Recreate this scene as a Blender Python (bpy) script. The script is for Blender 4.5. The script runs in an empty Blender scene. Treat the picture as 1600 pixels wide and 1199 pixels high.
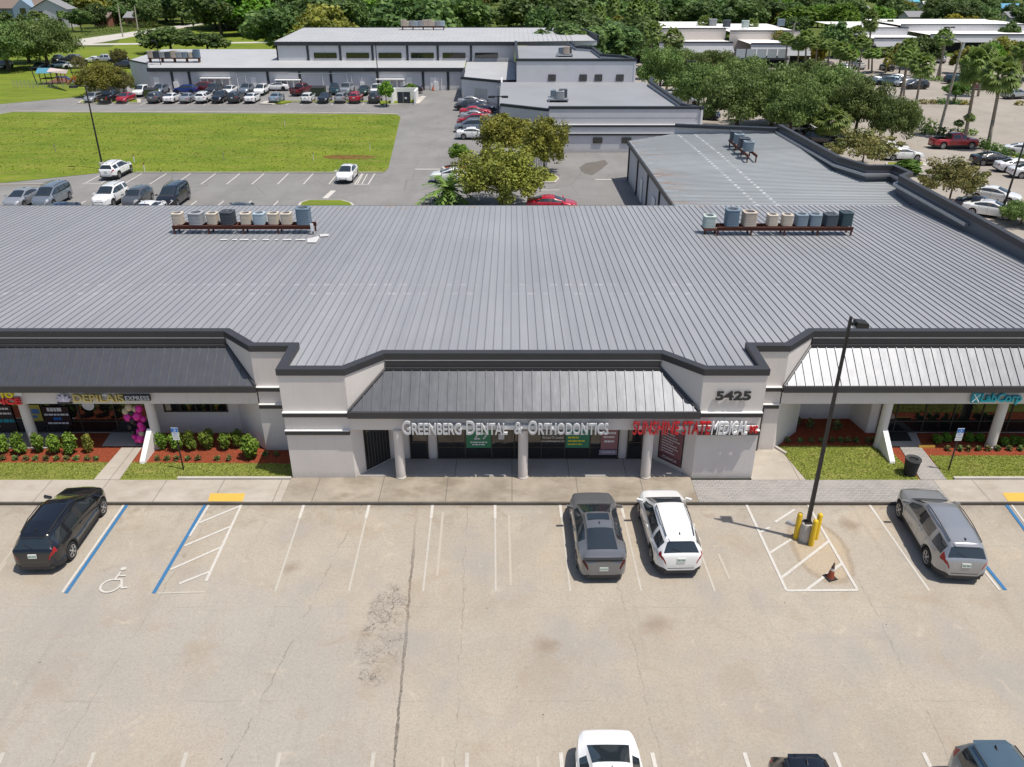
import bpy, bmesh, math, random
import numpy as np
from mathutils import Vector, Matrix
R = math.radians
rnd = random.Random(7)
SC = bpy.context.scene
COL = SC.collection

# ------------------------------------------------------------------ camera, sky, sun, exposure
H_CAM, PITCH, FPX = 20.8, R(27.55), 1265.0
cam_d = bpy.data.cameras.new('camera')
cam = bpy.data.objects.new('camera', cam_d)
COL.objects.link(cam)
cam.location = (0, 0, H_CAM)
cam.rotation_euler = (math.pi/2-PITCH, 0, 0)
cam_d.sensor_width = 36
cam_d.lens = FPX/1600*36
cam_d.clip_end = 6000
SC.camera = cam
TO_SUN = Vector((0.924*math.cos(R(69.7)), -0.383*math.cos(R(69.7)), math.sin(R(69.7)))).normalized()
world = bpy.data.worlds.new('World')
SC.world = world
world.use_nodes = True
_nt = world.node_tree
_sky = _nt.nodes.new('ShaderNodeTexSky')
_sky.sky_type = 'NISHITA'
_sky.sun_disc = False
_sky.sun_elevation = R(69.7)
_sky.sun_rotation = math.atan2(TO_SUN.x, TO_SUN.y)
_sky.air_density = 1.0
_sky.dust_density = 1.5
_bg = _nt.nodes['Background']
_bg.inputs['Strength'].default_value = 0.105
_nt.links.new(_sky.outputs[0], _bg.inputs['Color'])
sun_d = bpy.data.lights.new('sun', 'SUN')
sun_d.energy = 4.2
sun_d.angle = R(0.55)
sun_d.color = (1.0, 0.945, 0.86)
sun = bpy.data.objects.new('sun', sun_d)
COL.objects.link(sun)
sun.rotation_euler = TO_SUN.to_track_quat('Z', 'Y').to_euler()
SC.view_settings.view_transform = 'Standard'
SC.view_settings.look = 'None'
SC.view_settings.exposure = 0.1
SC.view_settings.gamma = 1.0

# ------------------------------------------------------------------ photograph pixel -> place on the ground / on a wall plane
_c, _s = math.cos(PITCH), math.sin(PITCH)
def ray(px, py):
    u, v = (px-800)/FPX, (599.5-py)/FPX
    return Vector((u, _c+v*_s, -_s+v*_c))
def G(px, py, z=0.0):
    d = ray(px, py)
    t = (z-H_CAM)/d.z
    return (d.x*t, d.y*t)
def W(px, py, Y):
    d = ray(px, py)
    t = Y/d.y
    return (d.x*t, H_CAM+d.z*t)
def mpp(Y, z=0.0):
    return (Y*_c+(H_CAM-z)*_s)/FPX

# ------------------------------------------------------------------ mesh builder and object helpers
class MB:
    def __init__(s):
        s.v = []; s.f = []; s.m = []; s.cur = 0
    def add(s, vs, fs):
        b = len(s.v)
        s.v += [tuple(p) for p in vs]
        for f in fs:
            s.f.append([b+i for i in f]); s.m.append(s.cur)
        return s
    def box(s, x0, x1, y0, y1, z0, z1):
        v = [(x0,y0,z0),(x1,y0,z0),(x1,y1,z0),(x0,y1,z0),(x0,y0,z1),(x1,y0,z1),(x1,y1,z1),(x0,y1,z1)]
        return s.add(v, [(0,3,2,1),(4,5,6,7),(0,1,5,4),(1,2,6,5),(2,3,7,6),(3,0,4,7)])
    def poly(s, pts):
        return s.add(pts, [tuple(range(len(pts)))])
    def flat(s, pts, z):
        pts = ccw(pts)
        return s.poly([(p[0], p[1], z) for p in pts])
    def prism(s, pts, z0, z1):
        pts = ccw(pts)
        n = len(pts)
        v = [(p[0],p[1],z0) for p in pts]+[(p[0],p[1],z1) for p in pts]
        f = [tuple(range(n-1,-1,-1)), tuple(range(n,2*n))]
        f += [(i,(i+1)%n,n+(i+1)%n,n+i) for i in range(n)]
        return s.add(v, f)
    def hexa(s, b, t):
        """box from four bottom and four top corner points (counter-clockwise from above)"""
        return s.add(list(b)+list(t), [(0,3,2,1),(4,5,6,7),(0,1,5,4),(1,2,6,5),(2,3,7,6),(3,0,4,7)])
    def tube(s, p, q, r0, r1=None, n=8, caps=True):
        r1 = r0 if r1 is None else r1
        p, q = Vector(p), Vector(q)
        d = (q-p).normalized()
        a = d.orthogonal().normalized(); b = d.cross(a)
        v = []
        for c, r in ((p, r0), (q, r1)):
            for k in range(n):
                t = 2*math.pi*k/n
                v.append(c+a*(r*math.cos(t))+b*(r*math.sin(t)))
        f = [(k,(k+1)%n,n+(k+1)%n,n+k) for k in range(n)]
        if caps: f += [tuple(range(n-1,-1,-1)), tuple(range(n,2*n))]
        return s.add(v, f)
    def path(s, pts, radii, n=6):
        for i in range(len(pts)-1):
            s.tube(pts[i], pts[i+1], radii[i], radii[i+1], n, True)
        return s
    def lathe(s, prof, c=(0,0,0), n=16, axis='z'):
        """prof: list of (radius, height)"""
        v = []
        for r, h in prof:
            for k in range(n):
                t = 2*math.pi*k/n
                if axis == 'z': v.append((c[0]+r*math.cos(t), c[1]+r*math.sin(t), c[2]+h))
                else: v.append((c[0]+r*math.cos(t), c[1]+h, c[2]+r*math.sin(t)))
        f = []
        for i in range(len(prof)-1):
            for k in range(n):
                q = (i*n+k, i*n+(k+1)%n, (i+1)*n+(k+1)%n, (i+1)*n+k)
                f.append(q if axis == 'z' else q[::-1])
        a, b = tuple(range(n-1,-1,-1)), tuple(range((len(prof)-1)*n, len(prof)*n))
        f += [a, b] if axis == 'z' else [a[::-1], b[::-1]]
        return s.add(v, f)
    def obj(s, name, mat, parent=None, smooth=False):
        me = bpy.data.meshes.new(name)
        me.from_pydata(s.v, [], s.f)
        mats = mat if isinstance(mat, (list, tuple)) else [mat]
        for m in mats: me.materials.append(m)
        if len(mats) > 1:
            me.polygons.foreach_set('material_index', s.m)
        if smooth: smooth_mesh(me, smooth)
        me.update()
        return link(name, me, parent)

def smooth_mesh(me, ang):
    me.polygons.foreach_set('use_smooth', [True]*len(me.polygons))
    if ang is not True:
        bm = bmesh.new(); bm.from_mesh(me)
        a = R(ang)
        for e in bm.edges:
            if len(e.link_faces) == 2 and e.calc_face_angle(0) > a: e.smooth = False
        bm.to_mesh(me); bm.free()

def ccw(pts):
    a = sum(pts[i][0]*pts[(i+1)%len(pts)][1]-pts[(i+1)%len(pts)][0]*pts[i][1] for i in range(len(pts)))
    return list(pts) if a > 0 else list(pts)[::-1]

def link(name, data, parent=None):
    o = bpy.data.objects.new(name, data)
    COL.objects.link(o)
    if parent is not None:
        o.parent = parent
        off = Vector(parent.location)
        p = parent.parent
        o.matrix_parent_inverse = Matrix.Translation(-off)
    return o

def tag(o, label=None, cat=None, group=None, kind=None):
    if label: o['label'] = label
    if cat: o['category'] = cat
    if group: o['group'] = group
    if kind: o['kind'] = kind
    return o

def thing(name, label, cat, loc=(0,0,0), rz=0.0, group=None):
    o = bpy.data.objects.new(name, None)
    COL.objects.link(o)
    o.empty_display_size = 0.3
    o.location = loc
    o.rotation_euler = (0, 0, rz)
    return tag(o, label, cat, group)

def struct(name, mb, mat, parent=None, smooth=False):
    o = mb.obj(name, mat, parent, smooth)
    if parent is None: o['kind'] = 'structure'
    return o

def dup(root, loc, rz=0.0, label=None, group=None, scale=None, skip=()):
    def rec(o, par):
        c = o.copy(); COL.objects.link(c)
        if par is not None: c.parent = par
        for ch in KIDS.get(o.name, o.children):
            if ch.name.split('.')[0] in skip: continue
            rec(ch, c)
        return c
    r = rec(root, None)
    r.location = loc
    r.rotation_euler = (0, 0, rz)
    if scale is not None: r.scale = scale if isinstance(scale, (tuple, list)) else (scale,)*3
    if label: r['label'] = label
    if group: r['group'] = group
    return r
KIDS = {}

# ------------------------------------------------------------------ material helpers
class NB:
    """small node builder"""
    def __init__(s, name):
        s.mat = bpy.data.materials.new(name)
        s.mat.use_nodes = True
        s.t = s.mat.node_tree
        s.b = s.t.nodes['Principled BSDF']
        s._o = None
    def n(s, typ, **kw):
        nd = s.t.nodes.new(typ)
        for k, v in kw.items(): setattr(nd, k, v)
        return nd
    def put(s, sock, v):
        if isinstance(v, bpy.types.NodeSocket): s.t.links.new(v, sock)
        elif isinstance(v, (tuple, list)) and sock.type == 'RGBA': sock.default_value = (*v[:3], 1)
        else: sock.default_value = v
    def co(s):
        if s._o is None: s._o = s.n('ShaderNodeTexCoord').outputs['Object']
        return s._o
    def xyz(s):
        nd = s.n('ShaderNodeSeparateXYZ'); s.put(nd.inputs[0], s.co()); return nd.outputs
    def m(s, op, a, b=0.0, c=0.0, clamp=False):
        nd = s.n('ShaderNodeMath', operation=op, use_clamp=clamp)
        for i, v in enumerate((a, b, c)): s.put(nd.inputs[i], v)
        return nd.outputs[0]
    def scaled(s, sc):
        nd = s.n('ShaderNodeVectorMath', operation='MULTIPLY'); s.put(nd.inputs[0], s.co()); nd.inputs[1].default_value = sc
        return nd.outputs[0]
    def noise(s, scale, detail=4, rough=0.55, stretch=None, dist=0.0):
        nd = s.n('ShaderNodeTexNoise')
        s.put(nd.inputs['Vector'], s.scaled(stretch) if stretch else s.co())
        nd.inputs['Scale'].default_value = scale; nd.inputs['Detail'].default_value = detail
        nd.inputs['Roughness'].default_value = rough; nd.inputs['Distortion'].default_value = dist
        return nd.outputs[0]
    def voro(s, scale, feature='F1', out=0, stretch=None):
        nd = s.n('ShaderNodeTexVoronoi', feature=feature)
        s.put(nd.inputs['Vector'], s.scaled(stretch) if stretch else s.co()); nd.inputs['Scale'].default_value = scale
        return nd.outputs[out]
    def ramp(s, v, a, b):
        nd = s.n('ShaderNodeMapRange', clamp=True)
        s.put(nd.inputs[0], v); nd.inputs[1].default_value = a; nd.inputs[2].default_value = b
        return nd.outputs[0]
    def mix(s, f, a, b, mode='MIX'):
        nd = s.n('ShaderNodeMix', data_type='RGBA', blend_type=mode)
        s.put(nd.inputs[0], f); s.put(nd.inputs[6], a); s.put(nd.inputs[7], b)
        return nd.outputs[2]
    def bump(s, h, dist=0.02, strength=1.0):
        nd = s.n('ShaderNodeBump'); s.put(nd.inputs['Height'], h)
        nd.inputs['Distance'].default_value = dist; nd.inputs['Strength'].default_value = strength
        s.t.links.new(nd.outputs[0], s.b.inputs['Normal'])
    def done(s, col, rough=0.8, metal=0.0, spec=0.5, coat=0.0):
        s.put(s.b.inputs['Base Color'], col); s.put(s.b.inputs['Roughness'], rough)
        s.put(s.b.inputs['Metallic'], metal); s.put(s.b.inputs['Specular IOR Level'], spec)
        s.put(s.b.inputs['Coat Weight'], coat)
        if coat: s.b.inputs['Coat Roughness'].default_value = 0.04
        return s.mat

def srgb(r, g, b):
    f = lambda c: (c/255/12.92) if c <= 10 else ((c/255+0.055)/1.055)**2.4
    return (f(r), f(g), f(b))
def mul(c, k): return tuple(x*k for x in c)

def M_plain(name, col, rough=0.7, metal=0.0, spec=0.5, var=0.12, scale=3.0, coat=0.0):
    nb = NB(name)
    c = nb.mix(nb.noise(scale, 5), mul(col, 1-var), mul(col, 1+var))
    return nb.done(c, rough, metal, spec, coat)
# ------------------------------------------------------------------ materials
MT = {}
def m_stucco(name, col):
    nb = NB(name)
    c = nb.mix(nb.noise(0.7, 6), mul(col, .93), mul(col, 1.05))
    drip = nb.ramp(nb.noise(1.6, 4, .6, (6, 6, .35)), .58, .8)
    c = nb.mix(nb.m('MULTIPLY', drip, .38), c, mul(col, .62))
    zz_ = nb.m('ADD', nb.xyz()[2], nb.m('MULTIPLY', nb.noise(2.5, 5, .7), .5))
    c = nb.mix(nb.m('MULTIPLY', nb.ramp(zz_, .62, .2), .35), c, (.30, .26, .21))
    c = nb.mix(nb.m('MULTIPLY', nb.ramp(nb.noise(.45, 5, .6), .5, .7), .18), c, mul(col, .72))
    nb.bump(nb.noise(45, 3), .01, .35)
    return nb.done(c, .9, 0, .25)
MT['wall'] = m_stucco('painted_stucco_grey', (.70, .65, .615))
MT['wall_far'] = m_stucco('painted_block_grey', (.62, .61, .625))
MT['wall_white'] = M_plain('white_paint', (.8, .79, .77), .7, var=.06)
MT['seam'] = M_plain('dark_roof_seam', (.205, .21, .225), .6)
MT['trim'] = M_plain('charcoal_trim', (.042, .041, .045), .45, var=.15, scale=1.5)
MT['trim_far'] = M_plain('charcoal_gutter', (.03, .036, .045), .6)
MT['tan'] = M_plain('tan_stucco', (.60, .545, .50), .85)

SEALANT = [(G(1063,212,4.3), G(1240,360,4.3)), (G(1088,212,4.3), G(1275,360,4.3))]
def m_roof(name, c1, c2, along='Y', rust=0.0):
    nb = NB(name)
    st = (3.0, .12, 1) if along == 'Y' else (.12, 3.0, 1)
    c = nb.mix(nb.ramp(nb.noise(.5, 5, .6, st), .3, .7), c1, c2)
    c = nb.mix(nb.ramp(nb.noise(.09, 5, .6), .35, .75), c, mul(c2, 1.12))
    x = nb.xyz()
    # panel-to-panel tone differences
    pan = nb.m('FLOOR', nb.m('DIVIDE', x[0 if along == 'Y' else 1], .42))
    wn = nb.n('ShaderNodeTexWhiteNoise', noise_dimensions='1D'); nb.put(wn.inputs['W'], pan)
    c = nb.mix(nb.m('MULTIPLY', wn.outputs[0], .28), c, mul(c1, .82))
    # pale sealant patches along the panel laps
    a = x[1 if along == 'Y' else 0]
    spots = nb.ramp(nb.noise(1.5, 3, .5), .5, .66)
    if along == 'Y':
        odd = nb.m('MODULO', nb.m('ADD', pan, 400.0), 2.0)
        lap = nb.m('ADD', 41.1, nb.m('MULTIPLY', odd, 1.55))
        dlap = nb.m('SUBTRACT', a, lap)
        band = nb.m('LESS_THAN', nb.m('ABSOLUTE', dlap), .15)
        c = nb.mix(nb.m('MULTIPLY', nb.m('GREATER_THAN', dlap, 0.0), .10), c, mul(c1, .8))
        c = nb.mix(nb.m('MULTIPLY', nb.m('MULTIPLY', band, nb.ramp(nb.noise(.35, 4, .6), .38, .6)), .42), c, (.56, .545, .55))
        rs = nb.m('MULTIPLY', nb.ramp(a, 60.5, 62.0), nb.ramp(nb.noise(.8, 5, .7), .57, .68))
        c = nb.mix(nb.m('MULTIPLY', rs, .6), c, (.42, .25, .09))
        fine = nb.m('FRACT', nb.m('DIVIDE', x[0], .405/4))
        c = nb.mix(nb.m('MULTIPLY', nb.m('LESS_THAN', fine, .22), .3), c, mul(c1, .78))
    spk = nb.ramp(nb.noise(2.2, 6, .75), .66, .74)
    c = nb.mix(nb.m('MULTIPLY', spk, .3), c, mul(c1, .55))
    if rust:
        for (ax, ay), (bx, by) in SEALANT:
            k = (bx-ax)/(by-ay)
            on = nb.m('LESS_THAN', nb.m('ABSOLUTE', nb.m('SUBTRACT', x[0], nb.m('ADD', ax-ay*k, nb.m('MULTIPLY', x[1], k)))), .13)
            ds = nb.m('LESS_THAN', nb.m('FRACT', nb.m('DIVIDE', x[1], .84)), .5)
            c = nb.mix(nb.m('MULTIPLY', nb.m('MULTIPLY', on, ds), nb.ramp(nb.noise(.8, 4), .3, .6)), c, (.66, .67, .67))
        lim = nb.ramp(x[0], 16.2, 12.6)
        rs = nb.ramp(nb.noise(.9, 5, .65, (.5, 2.4, 1)), .52, .64)
        c = nb.mix(nb.m('MULTIPLY', nb.m('MULTIPLY', lim, rs), rust), c, (.36, .17, .07))
        ws = nb.ramp(nb.noise(1.3, 5, .65, (.4, 2.0, 1)), .57, .66)
        c = nb.mix(nb.m('MULTIPLY', nb.m('MULTIPLY', lim, ws), rust), c, (.5, .6, .66))
    nb.bump(nb.noise(1.2, 3, .5, st), .03, .25)
    return nb.done(c, .5, .15, .45)
MT['roof'] = m_roof('grey_metal_roof', (.285, .292, .31), (.345, .35, .365))
MT['roof_wing'] = m_roof('weathered_metal_roof', (.32, .338, .348), (.375, .392, .40), 'X', .6)
MT['roof_far'] = M_plain('far_membrane_roof', (.27, .28, .295), .7, var=.16, scale=.15)
MT['roof_far2'] = M_plain('far_metal_roof', (.42, .425, .435), .6, var=.14, scale=.3)
MT['roof_white'] = M_plain('white_membrane_roof', (.78, .76, .74), .8, var=.06)

def m_awning():
    nb = NB('awning_metal')
    nb.bump(nb.noise(.8, 3, .5, (2.0, .6, .6)), .035, .35)
    c = nb.mix(nb.noise(2.5, 4), (.09, .095, .107), (.13, .135, .148))
    return nb.done(c, .43, .58, .5)
MT['awning'] = m_awning()

_j0, _j1 = G(648, 835, -.12), G(616, 1195, -.12)
JB = (_j1[0]-_j0[0])/(_j1[1]-_j0[1]); JA = _j0[0]-JB*_j0[1]
def m_frontlot():
    nb = NB('worn_concrete_lot')
    x = nb.xyz()
    big = nb.ramp(nb.noise(.11, 6, .6), .32, .68)
    c = nb.mix(big, (.36, .313, .252), (.475, .417, .335))
    med = nb.ramp(nb.noise(.5, 7, .65, (1, .6, 1)), .35, .75)
    c = nb.mix(nb.m('MULTIPLY', med, .6), c, (.30, .27, .23))
    # greyer lane to the left of the long joint
    dx = nb.m('SUBTRACT', x[0], nb.m('ADD', JA, nb.m('MULTIPLY', x[1], JB)))
    left = nb.ramp(nb.m('ADD', dx, nb.m('MULTIPLY', nb.noise(.7, 4), .7)), .6, -.9)
    lane = nb.m('MULTIPLY', nb.ramp(x[1], 24.2, 22.2), left)
    c = nb.mix(nb.m('MULTIPLY', lane, .5), c, (.355, .34, .315))
    # tan worn wheel lanes
    tanm = nb.ramp(nb.noise(.23, 5, .6, (1, .5, 1)), .5, .72)
    c = nb.mix(nb.m('MULTIPLY', tanm, .6), c, (.47, .37, .255))
    # dark travel band
    trav = nb.m('SUBTRACT', 1.0, nb.m('MULTIPLY', nb.m('ABSOLUTE', nb.m('SUBTRACT', x[1], 19.8)), .45), clamp=True)
    c = nb.mix(nb.m('MULTIPLY', nb.m('MULTIPLY', trav, nb.ramp(nb.noise(.3, 5, .6, (.4, 1.5, 1)), .35, .7)), .5), c, (.285, .27, .25))
    # rusty and dark stains under the kerb
    near = nb.ramp(x[1], 26.2, 28.9)
    st1 = nb.ramp(nb.noise(1.25, 6, .65, dist=.4), .52, .68)
    c = nb.mix(nb.m('MULTIPLY', nb.m('MULTIPLY', near, st1), .85), c, (.22, .15, .085))
    kerb = nb.ramp(nb.m('ADD', x[1], nb.m('MULTIPLY', nb.noise(3, 5), .6)), 28.55, 29.1)
    c = nb.mix(nb.m('MULTIPLY', kerb, .55), c, (.13, .11, .09))
    st2 = nb.ramp(nb.noise(.8, 6, .7), .64, .73)
    c = nb.mix(nb.m('MULTIPLY', st2, .6), c, (.2, .165, .125))
    # tyre streaks along the stalls
    tyre = nb.ramp(nb.noise(1.6, 5, .65, (1, .07, 1)), .58, .8)
    c = nb.mix(nb.m('MULTIPLY', tyre, .5), c, (.235, .21, .18))
    # transverse streaks in the lane
    ty2 = nb.ramp(nb.noise(1.3, 5, .65, (.06, 1.2, 1)), .6, .8)
    c = nb.mix(nb.m('MULTIPLY', ty2, .42), c, (.25, .23, .20))
    # crazed cracking beside the joint
    wob = nb.m('MULTIPLY', nb.m('SUBTRACT', nb.noise(1.1, 4), .5), .9)
    ex = nb.m('DIVIDE', nb.m('ADD', nb.m('SUBTRACT', x[0], -4.5), wob), .85)
    ey = nb.m('DIVIDE', nb.m('ADD', nb.m('SUBTRACT', x[1], 21.2), wob), 2.6)
    ell = nb.m('ADD', nb.m('POWER', ex, 2.0), nb.m('POWER', ey, 2.0))
    reg = nb.ramp(ell, 1.05, .75)
    wv = nb.n('ShaderNodeVectorMath', operation='ADD'); nb.put(wv.inputs[0], nb.co())
    nz = nb.n('ShaderNodeTexNoise'); nb.put(nz.inputs['Vector'], nb.co()); nz.inputs['Scale'].default_value = 5; nz.inputs['Detail'].default_value = 4
    sc = nb.n('ShaderNodeVectorMath', operation='SCALE'); nb.put(sc.inputs[0], nz.outputs[1]); sc.inputs[3].default_value = .22
    nb.put(wv.inputs[1], sc.outputs[0])
    vv = []
    for s_ in (5.2, 2.1):
        vn = nb.n('ShaderNodeTexVoronoi', feature='DISTANCE_TO_EDGE'); nb.put(vn.inputs['Vector'], wv.outputs[0]); vn.inputs['Scale'].default_value = s_; vv.append(vn.outputs[0])
    wd = nb.m('MULTIPLY', nb.ramp(nb.noise(3.0, 4, .7), .35, .7), .075)
    ck = nb.m('MAXIMUM', nb.m('MULTIPLY', nb.m('LESS_THAN', vv[0], wd), .75), nb.m('LESS_THAN', vv[1], nb.m('MULTIPLY', wd, .6)))
    patchy = nb.ramp(nb.noise(1.0, 5, .7, dist=.5), .42, .58)
    c = nb.mix(nb.m('MULTIPLY', nb.m('MULTIPLY', reg, patchy), .35), c, (.22, .195, .165))
    c = nb.mix(nb.m('MULTIPLY', nb.m('MULTIPLY', nb.m('MULTIPLY', reg, ck), nb.m('ADD', .3, patchy, clamp=True)), .95), c, (.085, .073, .06))
    # long joint and meandering hairline cracks
    wig = nb.m('MULTIPLY', nb.m('SUBTRACT', nb.noise(1.5, 6, .7), .5), .22)
    j = nb.m('ABSOLUTE', nb.m('ADD', dx, wig))
    jw = nb.m('MULTIPLY', nb.noise(.8, 4), .095)
    c = nb.mix(nb.m('MULTIPLY', nb.m('MULTIPLY', nb.m('LESS_THAN', j, jw), nb.ramp(x[1], 28.5, 24.0)), nb.m('MULTIPLY', nb.ramp(nb.noise(.5, 2), .30, .42), .9)), c, (.075, .063, .052))
    for off, slope, op in ((-10.55, .14, .45), (-1.35, -.02, .3), (5.2, -.05, .25), (-14.5, .06, .25), (12.5, .03, .3)):
        d2 = nb.m('SUBTRACT', x[0], nb.m('ADD', off, nb.m('MULTIPLY', x[1], slope)))
        k = nb.m('LESS_THAN', nb.m('ABSOLUTE', nb.m('ADD', d2, nb.m('MULTIPLY', wig, 2.2))), .02)
        c = nb.mix(nb.m('MULTIPLY', nb.m('MULTIPLY', k, nb.ramp(nb.noise(.6, 3), .42, .52)), op*1.6), c, (.11, .095, .08))
    for yy in (25.9, 22.45, 18.2, 15.1):
        d2 = nb.m('ABSOLUTE', nb.m('ADD', nb.m('SUBTRACT', x[1], yy), nb.m('MULTIPLY', wig, 1.3)))
        c = nb.mix(nb.m('MULTIPLY', nb.m('MULTIPLY', nb.m('LESS_THAN', d2, .017), nb.ramp(nb.noise(.45, 3), .47, .6)), .4), c, (.17, .145, .12))
    # grit
    ix = nb.m('SUBTRACT', x[0], 12.35); iy = nb.m('MULTIPLY', nb.m('SUBTRACT', x[1], 25.7), .55)
    ir = nb.m('SQRT', nb.m('ADD', nb.m('MULTIPLY', ix, ix), nb.m('MULTIPLY', iy, iy)))
    irn = nb.m('ADD', ir, nb.m('MULTIPLY', nb.noise(1.8, 4), .35))
    c = nb.mix(nb.m('MULTIPLY', nb.ramp(irn, 1.32, 1.14), .75), c, (.46, .355, .225))
    c = nb.mix(nb.m('MULTIPLY', nb.m('MULTIPLY', nb.ramp(irn, 1.38, 1.28), nb.ramp(irn, 1.08, 1.2)), .7), c, (.27, .20, .13))
    c = nb.mix(nb.ramp(nb.noise(30, 3, .7), .46, .72), c, mul((.36, .31, .25), .8))
    c = nb.mix(nb.m('MULTIPLY', nb.ramp(nb.noise(13, 3, .8), .52, .68), .5), c, (.26, .225, .18))
    c = nb.mix(nb.m('MULTIPLY', nb.ramp(nb.noise(17, 3, .8, (1, 1.3, 1)), .55, .7), .45), c, (.56, .50, .41))
    c = nb.mix(nb.m('MULTIPLY', nb.ramp(nb.noise(9, 5, .7), .4, .7), .3), c, (.48, .44, .385))
    # broad brown and grey blotches
    b1 = nb.ramp(nb.noise(.42, 6, .62, dist=.6), .52, .72)
    c = nb.mix(nb.m('MULTIPLY', b1, .4), c, (.30, .225, .155))
    b2 = nb.ramp(nb.noise(.27, 6, .6, (1.3, 1, 1)), .5, .7)
    c = nb.mix(nb.m('MULTIPLY', b2, .5), c, (.30, .285, .265))
    b3 = nb.ramp(nb.noise(.9, 6, .7, dist=.8), .6, .7)
    c = nb.mix(nb.m('MULTIPLY', b3, .45), c, (.54, .46, .36))
    for cx_, cy_, rr_, ca in ((1.15, 20.6, .75, .6), (5.2, 21.6, .9, .5), (14.1, 27.3, .7, .6), (16.4, 27.4, .9, .55), (-8.6, 24.6, .55, .6), (3.0, 16.6, 1.2, .3)):
        ddx = nb.m('SUBTRACT', x[0], cx_); ddy = nb.m('SUBTRACT', x[1], cy_)
        rr2 = nb.m('SQRT', nb.m('ADD', nb.m('MULTIPLY', ddx, ddx), nb.m('MULTIPLY', ddy, ddy)))
        blot = nb.ramp(nb.m('ADD', rr2, nb.m('MULTIPLY', nb.noise(1.6, 5, .7), 1.3*rr_)), 1.45*rr_, .75*rr_)
        c = nb.mix(nb.m('MULTIPLY', blot, ca), c, (.22, .16, .115))
    for sc_, th, am in ((1.1, .03, .8), (2.6, .035, .45)):
        dots = nb.m('MULTIPLY', nb.m('LESS_THAN', nb.voro(sc_, 'F1'), th), nb.m('GREATER_THAN', nb.noise(.9, 2), .52))
        c = nb.mix(nb.m('MULTIPLY', dots, am), c, (.06, .052, .045))
    nb.bump(nb.noise(22, 4, .7), .012, .4)
    return nb.done(c, .92, 0, .2)
MT['lot'] = m_frontlot()

def m_asphalt(name, c1, c2, scale=.12):
    nb = NB(name)
    c = nb.mix(nb.ramp(nb.noise(scale, 6, .6), .32, .7), c1, c2)
    c = nb.mix(nb.m('MULTIPLY', nb.ramp(nb.noise(.5, 6, .65, (1, .25, 1)), .5, .75), .35), c, mul(c1, .68))
    c = nb.mix(nb.m('MULTIPLY', nb.ramp(nb.noise(.33, 6, .7), .63, .72), .4), c, mul(c1, .55))
    v = nb.voro(.16, 'DISTANCE_TO_EDGE')
    c = nb.mix(nb.m('MULTIPLY', nb.ramp(v, .008, .003), .35), c, mul(c1, .5))
    c = nb.mix(nb.m('MULTIPLY', nb.noise(14, 3, .7), .25), c, mul(c1, .7))
    return nb.done(c, .9, 0, .25)
MT['asphalt'] = m_asphalt('grey_asphalt', (.205, .198, .192), (.28, .27, .262))
MT['asphalt_tan'] = m_asphalt('pale_asphalt', (.31, .275, .235), (.40, .36, .315))
MT['road'] = m_asphalt('pale_road', (.5, .47, .42), (.58, .55, .5))

def m_conc(name, c1, c2, joint=0.0, stain=.5):
    nb = NB(name)
    x = nb.xyz()
    c = nb.mix(nb.ramp(nb.noise(.6, 6, .65), .3, .7), c1, c2)
    c = nb.mix(nb.m('MULTIPLY', nb.ramp(nb.noise(.9, 7, .7, (.5, 1, 1)), .5, .7), stain), c, (.2, .16, .115))
    if joint:
        fr = nb.m('ABSOLUTE', nb.m('SUBTRACT', nb.m('FRACT', nb.m('DIVIDE', x[0], joint)), .5))
        c = nb.mix(nb.m('MULTIPLY', nb.m('GREATER_THAN', fr, .5-.011/joint*1.6), .75), c, (.11, .1, .09))
    c = nb.mix(nb.m('MULTIPLY', nb.noise(18, 4, .7), .3), c, mul(c1, .75))
    nb.bump(nb.noise(25, 4), .008, .4)
    return nb.done(c, .9, 0, .25)
MT['walk'] = m_conc('pale_sidewalk_concrete', (.38, .335, .28), (.50, .455, .395), 2.6, .4)
MT['walk_old'] = m_conc('stained_sidewalk_concrete', (.25, .212, .168), (.43, .375, .305), 2.9, .85)
MT['porch'] = m_conc('porch_concrete', (.34, .33, .32), (.42, .41, .4), 2.6, .15)
MT['kerb'] = m_conc('kerb_concrete', (.085, .075, .065), (.14, .125, .11), 3.0, .3)
MT['kerb_pale'] = m_conc('pale_kerb_concrete', (.48, .45, .4), (.56, .52, .47), 0, .3)

def m_paver():
    nb = NB('grey_stamped_pavers')
    br = nb.n('ShaderNodeTexBrick'); nb.put(br.inputs['Vector'], nb.co())
    br.inputs['Scale'].default_value = 1.0
    br.inputs['Brick Width'].default_value = .26; br.inputs['Row Height'].default_value = .13
    br.inputs['Mortar Size'].default_value = .012
    br.inputs['Color1'].default_value = (.30, .28, .265, 1); br.inputs['Color2'].default_value = (.37, .35, .33, 1)
    br.inputs['Mortar'].default_value = (.17, .16, .15, 1)
    c = nb.mix(nb.ramp(nb.noise(.8, 6, .65), .4, .75), br.outputs[0], (.36, .335, .305))
    nb.bump(br.outputs['Fac'], .006, -.4)
    return nb.done(c, .9, 0, .25)
MT['paver'] = m_paver()

def m_mulch():
    nb = NB('red_mulch')
    c = nb.mix(nb.voro(22, 'F1', 1), (.14, .032, .015), (.38, .092, .042))
    c = nb.mix(nb.ramp(nb.noise(3, 6, .7), .45, .75), c, (.27, .07, .035))
    nb.bump(nb.voro(26), .04, .8)
    return nb.done(c, .95, 0, .15)
MT['mulch'] = m_mulch()

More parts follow.
